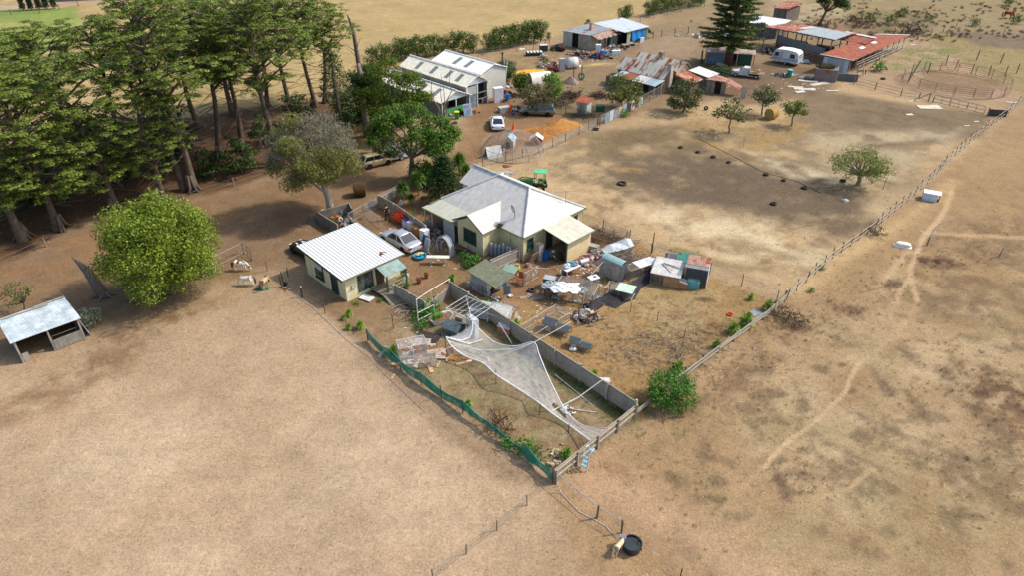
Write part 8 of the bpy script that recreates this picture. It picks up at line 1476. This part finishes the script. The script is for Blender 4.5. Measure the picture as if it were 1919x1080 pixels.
    solo('red_dish',MB().lathe((0,0,0),[(.2,0),(.24,.1),(.2,.1),(.16,.03),(0,.03)],12),mat('#c4201c'),'small red dish on the hen yard straw','dish',W(1368,591)); solo('grey_sheet',MB().box((0,0,.05),(1.,.7,.04),rx=4),mat('#8d969a'),'grey sheet behind the largest bright yucca','sheet',W(1418,588),20)
    # netted frames near inner fence
    cage('netted_frame','pale net covered frame below the hut by the inner fence',880,593,-20,3.2,1.5,.7,'#dcdcd8',None,net=.5,nets='#cfd8d4',bars=1); T=thing('slatted_frame','white slatted A frame with a red edge on the inner fence','frame',W(935,612),-30); f=MB(); 
    for k in range(9): f.tube([(-1.1+k*.25,0,.9),(-1.1+k*.25,.9,1.5)],.02,4)
    f.tube([(-1.1,0,.9),(1.1,0,.9)],.035,5); f.tube([(-1.1,.9,1.5),(1.1,.9,1.5)],.035,5); f.tube([(-1.1,0,0),(-1.1,.9,1.5),(-1.1,1.8,0)],.035,5); f.tube([(1.1,0,0),(1.1,.9,1.5),(1.1,1.8,0)],.035,5); part(T,'frame',f,mat('#dcd6cc')); part(T,'red_edge',MB().tube([(1.14,0,.9),(1.14,.9,1.5)],.04,4),mat('#a8483c')); part(T,'side_net',MB().face((1.1,0,.05),(1.1,.9,1.45),(1.1,1.8,.05)),WIRE(.4,'#cfcfcc'))
    box1('pink_hutch','small pink tan hutch with a white lid by the inner fence',948,622,-30,1.1,.8,.6,'#b97f60','hutch',lid='#d9d6d0'); solo('white_bowl',MB().lathe((0,0,0),[(.15,0),(.2,.15),(.15,.15),(0,.05)],10),mat('#d9dde0'),'pale grey bowl on the straw below the wire gate','bowl',W(957,557))
    # ---------- machinery shed yard
    T=thing('wheelie_bin','green wheelie bin with a yellow lid by the green panel','bin',W(857,222),0); part(T,'body',MB().extr([(-.25,0),(.25,0),(.31,.95),(-.31,.95)],-.3,.3),mat('#3f9a44')); part(T,'lid',MB().box((0,0,.99),(.66,.7,.08)),mat('#e0d418'))
    T=thing('green_bin','green rubbish bin with a pale blue lid near the caravan','bin',W(1479,144)); part(T,'body',MB().lathe((0,0,0),[(.36,0),(.42,1.15),(0,1.15)],14),mat('#1f9a5c')); part(T,'lid',MB().lathe((0,0,1.15),[(.45,0),(.43,.08),(0,.12)],14),mat('#7ab8d4'))
    T=thing('solar_panel','solar panel leaning upright beside the green mower','solar panel',W(877,217),28); part(T,'frame',MB().box((0,.0,.85),(1.2,.05,1.7),rx=-20),mat('#d9dcdc')); part(T,'cells',MB().box((0,-.035,.85),(1.1,.02,1.6),rx=-20),mat('#4a5878','#8f9cb4',kind='cells',w=.28,rough=.2))
    box1('white_fridge','tall white double door fridge in the shed yard',934,190,20,1.4,.9,2.1,'#eceeee','fridge'); box1('grey_locker','tall grey locker beside the round white tank',1053,133,10,.9,.8,2.1,'#b5b0b0','locker')
    box1('green_crate','pale green metal box against the white shed',918,179,-20,1.0,.8,1.3,'#7d9c78','box'); box1('stone_block','pale grey wrapped pallet block near the orange cone',945,209,25,1.6,1.0,.7,'#b0b0ae','pallet block',lid='#c5bfb4')
    for x,y,lb in ((957,210,'orange traffic cone beside the pallet block'),(963,243,'orange traffic cone near the dome aviary')): T=thing('traffic_cone',lb,'traffic cone',W(x,y)); part(T,'cone',MB().lathe((0,0,.04),[(.24,0),(.05,1.05),(0,1.06)],14),mat('#ef5a20')); part(T,'base',MB().box((0,0,.02),(.6,.6,.05)),mat('#d84e1c'))
    box1('white_cabinet','white cupboard with yellow box at the shed opening',887,198,-20,.9,.6,1.5,'#dfe0dd','cupboard',lid='#e0a628'); box1('white_freezer','white chest propped at the shed opening',900,190,-20,1.2,.7,.7,'#e6e2e4','freezer'); T=thing('blue_drum','blue plastic drum beside the dark pump frame','drum',W(952,187)); part(T,'body',MB().lathe((0,0,0),[(.3,0),(.33,.45),(.3,.9),(0,.9)],14),mat('#1e6cb8')); part(T,'rim',MB().torus((0,0,.88),.29,.03,14,5),mat('#185a9c'))
    heap('dark machinery bits in front of the white fridge',943,190,1.2,.6,.7,30,['#2a2c2e','#5a5c5c','#8d6a50'],30,sz=(.2,.5)); heap('red and grey scrap beside the white fridge',950,178,2.2,.9,.7,46,['#b03a2c','#c5beb4','#8d8074','#4a4a4c'],31,10,sz=(.2,.7)); heap('blue tarp and scrap at the white shed ladders',950,163,1.6,.8,.7,34,['#1f6c98','#c9c6be','#5d5a54','#b3a890'],32,sz=(.2,.6)); heap('firewood and rubble between green panel and bin',843,218,1.7,.8,.5,50,['#b9a08a','#8d7c6e','#d5cabb','#a5705a'],33,20,'rubble_heap','rubble heap',(.2,.5)); heap('purple and white scrap left of the olive wagon',965,205,1.8,1.3,.6,60,['#5a5070','#8d7c6c','#d5ccc0','#4a4038'],34,20,sz=(.2,.7)); heap('dark engine bits in the shed mouth',888,212,.9,.5,.4,20,['#2a2624','#b02a24','#6a6a68'],35,sz=(.15,.4))
    for x,y,rz,lb in ((922,178,-15,'left of two aluminium ladders leaning on the white shed'),(944,166,-15,'right of two aluminium ladders leaning on the white shed')):
        T=thing('ladder',lb,'ladder',W(x,y),rz); f=MB(); 
        for s in (-.22,.22): f.tube([(s,0,0),(s,1.5,4.0)],.045,4)
        part(T,'rails',f,mat('#d5d8d8',metal=.3)); g=MB(); [g.tube([(-.22,.135*k,.36*k),(.22,.135*k,.36*k)],.025,4) for k in range(1,11)]; part(T,'rungs',g,mat('#c9cccc'))
    T=thing('yellow_tarp','bright yellow tarpaulin spread on the ground','tarpaulin',W(985,138),12); g=MB(); n=10
    for i in range(n):
        for j in range(6):
            p=lambda i,j:(-3.8+.76*i+.2*math.sin(j*2.),-1.8+.6*j+.25*math.sin(i*1.3),.06+.12*abs(math.sin(i*1.7+j*2.3)))
            g.face(p(i,j),p(i+1,j),p(i+1,j+1),p(i,j+1))
    part(T,'sheet',g,mat('#d9a63a','#c8902e',dirt=.25),smooth=True)
    T=thing('poly_tunnel','white half round tank shell open at its dark end','tank shell',W(1012,152),22); g=MB()
    for k in range(10):
        a0=math.pi*k/10; a1=math.pi*(k+1)/10; g.face((-1.8,-math.cos(a0)*1.1,1.5*math.sin(a0)),(1.8,-math.cos(a0)*1.1,1.5*math.sin(a0)),(1.8,-math.cos(a1)*1.1,1.5*math.sin(a1)),(-1.8,-math.cos(a1)*1.1,1.5*math.sin(a1)))
    part(T,'shell',g,mat('#e9e6da','#d5d0c0',dirt=.15),smooth=True); part(T,'back_panel',MB().panel((1.78,-1.0),(1.78,1.0),0,1.1,.03),mat('#c9c6ba'))
    T=thing('round_tank','round white plastic water tank lying beside the grey locker','water tank',W(1072,127),20); part(T,'shell',MB().tube([(-.95,0,.9),(-.85,0,.9),(.85,0,.9),(.95,0,.9)],[.5,.9,.9,.5],16),mat('#d9dad6','#bfc0bc'),smooth=True); part(T,'bands',MB().torus((0,0,.9),.9,.04,18,5,rx=90,rz=90),mat('#a9aaa6'))
    heap('white and brown scrap heap left of the round tank',1035,125,3.,1.2,.8,70,['#d9cfc8','#8d7c6e','#a8684c','#6d6a64'],36,10,sz=(.3,.8)); T=thing('pallet_rack','dark tray topped with white slatted pallets','pallet rack',W(1002,103),8); part(T,'tray',MB().box((0,0,.3),(3.,1.4,.5)),mat('#3a3a3a')); f=MB(); [f.box((-1.2+k*.6,0,.62),(.35,1.3,.12)) for k in range(5)]; part(T,'pallets',f,mat('#e0ddd6')); box1('dark_crate','dark crate with a white lid behind the pallet rack',1019,95,10,1.4,1.,1.1,'#3a4442','crate',lid='#d5d5d0'); heap('white scrap right of the pallet rack',1019,106,1.,.7,.5,22,['#dcd6ce','#a89a8c'],37,sz=(.2,.6)); solo('white_sheet_scrap',MB().box((0,0,.06),(1.,.6,.08),rx=5),mat('#eceae6'),'white sheet scrap alone on the grass by the hedge','sheet',W(979,92))
    # long shed front
    heap('long tangle of scrap, bikes and wheels in front of the rendered wall',1094,104,3.,1.0,.9,110,['#4a4440','#8d8884','#b5aaa4','#3a3836','#a5604c'],38,-20,sz=(.3,.8)); heap('dense scrap heap with wheels at the shed corner',1122,109,2.6,1.0,1.0,90,['#2c3038','#8d8a88','#7a3a34','#4a5a78'],39,0,sz=(.3,.8)); heap('pile of pipes, wheels and cans along the awning',1145,96,2.8,1.1,1.1,110,['#8d847c','#b5a898','#a8503c','#d9d5ce','#5a5450'],40,40,sz=(.3,.9)); heap('dark mower parts at the left wall of the long shed',1043,93,1.6,.8,.8,40,['#262626','#4a4a4a','#5d6a48'],41,0,sz=(.3,.7)); heap('wheels and axles scrap near the blue tarpaulin bay',1163,92,1.2,.7,.7,34,['#4a3a34','#7d746c','#2c2a2a'],42,0,sz=(.3,.6))
    box1('white_tank','tall white plastic drum in the scrap before the long shed',1121,100,0,.9,.9,1.6,'#e0eaee','drum'); T=thing('blue_drum','blue drum beside the tall white drum','drum',W(1129,105)); part(T,'body',MB().lathe((0,0,0),[(.4,0),(.43,.5),(.4,1.),(0,1.)],12),mat('#1c74c8')); part(T,'rim',MB().torus((0,0,.98),.39,.03,12,5),mat('#185fa4')); box1('white_chest','low white chest freezer before the long shed awning',1155,102,5,1.5,.7,.75,'#e4eef0','freezer'); box1('white_sign_box','white box with a blue mark under the blue tarpaulin',1203,79,25,.9,.3,.9,'#e6ecf0','box')
    for x,y,r_,lb in ((1172,88,18,'stacked grey pallets leaning by the long shed'),(1182,85,30,'leaning row of grey pallets beside the stack'),(1192,83,5,'flat grey pallet nearest the blue tarpaulin')): T=thing('pallet',lb,'pallet',W(x,y),r_,'pallets by the long shed'); f=MB(); [f.box((0,-.5+k*.25,.5 if x<1190 else .12),(1.3,.14,.04),rx=0) for k in range(5)]; part(T,'slats',f,mat('#b5a99a')); part(T,'bearers',MB().box((-.55,0,.25 if x<1190 else .06),(.1,1.1,.45 if x<1190 else .1)).box((.55,0,.25 if x<1190 else .06),(.1,1.1,.45 if x<1190 else .1)),mat('#8d8072'))
    # heaps
    mound('sand_heap','tall cone of orange sand beside the olive wagon',1052,236,2.8,2.2,1.05,'#b5803e','#9c6c38',20,seed=3,cat='sand heap'); mound('sand_heap','long low ridge of orange sand left of the cone',1020,247,3.4,1.5,.6,'#a37138','#86592c',20,seed=5,cat='sand heap',power=.8); mound('sand_heap','small orange sand bump nearest the dog run',1018,258,1.6,1.1,.6,'#a8773c','#8f6232',0,seed=7,cat='sand heap'); mound('sand_heap','small pale orange sand bump behind the wire fence',1000,244,1.8,.9,.45,'#b87c38','#9c6a30',0,seed=9,cat='sand heap')
    heap('brown brush mound inside the wire fence, left one',1066,182,1.6,1.,1.3,330,['#5a4638','#6f5a4a','#46372e'],43,0,'brush_heap','brush heap',(.3,.8)); heap('brown brush mound inside the wire fence, right one',1121,182,1.6,1.,1.3,330,['#5a4638','#6f5a4a','#46372e'],44,0,'brush_heap','brush heap',(.3,.8)); heap('brush mound behind the outhouse fence',1098,218,1.3,.9,1.,220,['#4f3f34','#5f4f42'],45,0,'brush_heap','brush heap',(.3,.7)); mound('covered_mound','grey brown tarped mound beside thin posts',1070,155,1.6,1.,1.1,'#7a6a60','#8d7c70',0,seed=11,cat='mound'); heap('small brush pile behind the white shed flue',948,120,2.,.9,.8,240,['#5a4a42','#6f5f55'],46,0,'brush_heap','brush heap',(.3,.7))
    T=thing('timber_posts','two upright timber posts holding a green wire bundle','timber posts',W(1088,150),10); part(T,'post',MB().tube([(-1.1,0,0),(-1.2,0,2.3)],.08,6),mat('#5d4f44')); part(T,'post',MB().tube([(.3,.4,0),(.3,.4,2.3)],.08,6),mat('#5d4f44')); part(T,'wire_bundle',MB().torus((.2,.2,.6),.45,.14,14,6,rx=70),mat('#4a6a58'))
    box1('green_trough_box','dark green box and barrel inside the patched fence',1125,208,10,1.1,.8,.8,'#2f5a40','box'); heap('brown junk inside the ruined shed yard',1305,168,2.2,1.3,1.,80,['#4a3c34','#8d7c70','#2c4a68','#d5cfc8','#7a4a38'],47,0,sz=(.3,.8)); heap('grey white rubbish pile beside the green bin',1466,141,1.8,.8,.45,60,['#b5b3b0','#6a6a6c','#d9d6d0','#3a3c44'],48,0,sz=(.2,.5)); heap('white sacks behind the green bin',1487,140,.7,.5,.4,12,['#dcdde0'],49,0,sz=(.2,.5)); heap('pale rocks and stumps left of the tin hut',1508,147,1.2,.6,.5,16,['#a89c8e','#cfc6b8'],50,0,'rock_pile','rocks',(.4,.8)); heap('pipes and machinery scrap under the tall pine',1335,68,5.,1.4,1.1,110,['#a89c90','#5a6a68','#8d7c70','#c9c6c0'],51,0,sz=(.4,1.)); heap('dark machinery and pens at the open barn end',1440,98,2.6,1.2,1.0,60,['#3a3836','#5a5450','#2c3a44','#a89c90'],52,0,sz=(.3,.9)); heap('broken branches at the bend of the wire fence',1105,247,1.3,.5,.4,24,['#c9b59c','#8d7a68'],53,30,'branch_pile','branches',(.3,.8)); heap('gravel and rubble on the barn yard edge',1435,40,6,1.5,.1,60,['#d5cfc2','#b5ad9c'],54,0,'rubble_heap','rubble',(.3,.9),True)
    solo('leaning_iron_sheet',MB().box((0,0,.3),(1.6,.9,.03),rx=20),mat('#9fb0b8','#8d9ea6',kind='tin'),'grey blue iron sheet on the grass right of the caravan','metal sheet',W(1508,117),10)
    # dome aviary
    T=thing('dome_aviary','wire dome aviary beside the parking area','aviary',W(962,284)); f=MB(); Rr=3.9; Hh=2.6
    for k in range(6): a=math.pi*k/6; f.tube([(math.cos(a)*Rr*math.cos(t),math.sin(a)*Rr*math.cos(t),Hh*math.sin(t)) for t in [math.pi*i/12 for i in range(13)]],.035,4)
    f.tube([(Rr*math.cos(2*math.pi*k/24),Rr*math.sin(2*math.pi*k/24),.05) for k in range(25)],.04,4); f.tube([(Rr*math.cos(2*math.pi*k/24),Rr*math.sin(2*math.pi*k/24),1.1) for k in range(25)],.03,4); part(T,'hoops',f,mat('#9d938a')); d=MB()
    for i in range(5):
        for k in range(24):
            P=lambda i,k:(Rr*math.cos(2*math.pi*k/24)*math.cos(math.pi/2*i/5),Rr*math.sin(2*math.pi*k/24)*math.cos(math.pi/2*i/5),Hh*math.sin(math.pi/2*i/5)); d.face(P(i,k),P(i,k+1),P(i+1,k+1),P(i+1,k))
    part(T,'netting',d,WIRE(.16,'#a8968a'),smooth=True)
    def ak(label,x,y,rz,c,rc,w=1.0,d=1.3,h=.9): T=thing('kennel',label,'kennel',W(x,y),rz); part(T,'body',MB().extr([(0,0),(w,0),(w,h*.7),(w/2,h*1.15),(0,h*.7)],0,d),mat(c,kind='planks',w=.15)); part(T,'roof',MB().slab([(-.1,-.1,h*.68),(-.1,d+.1,h*.68),(w/2,d+.1,h*1.22),(w/2,-.1,h*1.22)],.04).slab([(w/2,-.1,h*1.22),(w/2,d+.1,h*1.22),(w+.1,d+.1,h*.68),(w+.1,-.1,h*.68)],.04),mat(rc)); part(T,'doorway',MB().panel((w*.3,-.015),(w*.7,-.015),.05,h*.6,.02),mat('#3a2a24'))
    ak('pale kennel with a light blue roof inside the wire dome',943,276,-15,'#cfcabc','#a9c0cc',1.3,1.5,1.3); ak('small white roofed hutch on legs by the mesh fence',994,271,-8,'#b56a48','#eceae6',1.5,1.,1.1)
    T=thing('a_frame_kennel','white A frame kennel with a dark green end','kennel',W(911,295),25); part(T,'roof',MB().slab([(0,-.7,.02),(2.0,-.7,.02),(2.0,0,1.35),(0,0,1.35)],.05).slab([(0,.7,.02),(2.,.7,.02),(2.,0,1.35),(0,0,1.35)],.05),mat('#dfe2de','#c5c9c4')); part(T,'end_wall',MB().face((.02,-.68,.0),(.02,.68,0),(.02,0,1.3)).face((1.98,-.68,.0),(1.98,.68,0),(1.98,0,1.3)),mat('#6a8a72','#55705c'))
    # bits around the yard
    heap('rags and bowls scattered inside the dome aviary',955,284,2.4,1.4,.15,30,['#a87a6a','#d5cfc4','#7a5a4c','#4a9c7a'],55,0,'rag_scatter','rags',(.1,.35),True); heap('weathered pallets and boards behind the farmhouse',898 if 0 else 942,326,1.1,.7,.2,16,['#b5ada2','#9a9288'],56,0,'pallet_heap','timber',(.5,.9),True); mound('dirt_clod','small brown dirt clods behind the farmhouse',950,312,.6,.4,.25,'#8a5a38','#6f4a30',n=10,m=4,power=.6,cat='dirt')
    T=thing('hanging_cloth','grey cloth hung over the rail of the chain wire fence','cloth',W(698,395),30); part(T,'cloth',MB().box((0,0,.85),(.8,.05,.6)),mat('#8d8890')); 
    solo('green_feed',MB().ell((0,0,.05),(.5,.25,.08),10,5,jit=.3).ell((.5,.1,.05),(.35,.25,.08),8,5,jit=.3),mat('#24553f','#3a6f50'),'flat green feed bag on the ground beside the cream pony','feed bag',W(488,543)); solo('white_scrap',MB().box((0,0,.03),(.3,.2,.05)),mat('#e6e4e0'),'tiny white scrap on the shaded driveway dirt','scrap',W(605,394))
    pipe('thin hose reel loop lying beside the leaning panels',[(810,455,.03),(818,460,.03),(815,468,.03),(807,462,.03),(812,455,.03)],'#c9c5bd',.02,'hose','hoses across the paddock')
    solo('roof_moss_stick',MB().tube([(0,0,0),(0,0,.6)],.02,4),mat('#8d8a84'),'thin black cable lying across the middle paddock','cable',W(1500,350)) if 0 else pipe('thin dark cable lying across the dark middle paddock',[(1310,260,.02),(1370,290,.02),(1430,322,.02),(1495,340,.02),(1540,362,.02)],'#4a3c32',.03,'cable','cables on the middle paddock')
    T=thing('timber_gate_prop','crooked braced timber post set beside the sagging rails','post',W(1740,190),0); part(T,'post',MB().tube([(0,0,0),(0,0,1.3)],.09,6),mat('#8a8074')); part(T,'brace',MB().tube([(0,0,1.25),(-2.,.3,.1)],.07,5),mat('#8a8074')); T=thing('far_post','tall lone leaning post between the stable and round yard','post',W(1704,150)); part(T,'post',MB().tube([(0,0,0),(.9,0,3.2)],.1,6),mat('#8d8478')); part(T,'stay_wire',MB().tube([(.8,0,2.9),(3,1,0)],.012,3),mat('#8d8a84')); tyre(1655,148,'black feed tub in the weeds below the stable',.45,group='old tyres')
    T=thing('bent_pole','tall bent white topped pole on the outer paddock','pole',W(1737,460)); part(T,'pole',MB().tube([(0,0,0),(.0,0,1.0)],.05,6),mat('#6a7a5a')); part(T,'top',MB().tube([(0,0,1.0),(.15,0,1.8),(.5,0,2.4)],.05,6),mat('#cfc8bc'))
setup(); ground(); house(); cabin(); machinery_sheds(); long_shed(); rusty_barn(); cottage(); horse_shelter(); trees(); tufts()
fences(); vehicles(); animals(); 
if 'clutter' in globals(): clutter()
for o in list(bpy.data.objects):
    if o.type=='EMPTY' and 'label' not in o and o.parent is None: 
        for c in list(o.children): bpy.data.objects.remove(c)
        bpy.data.objects.remove(o)
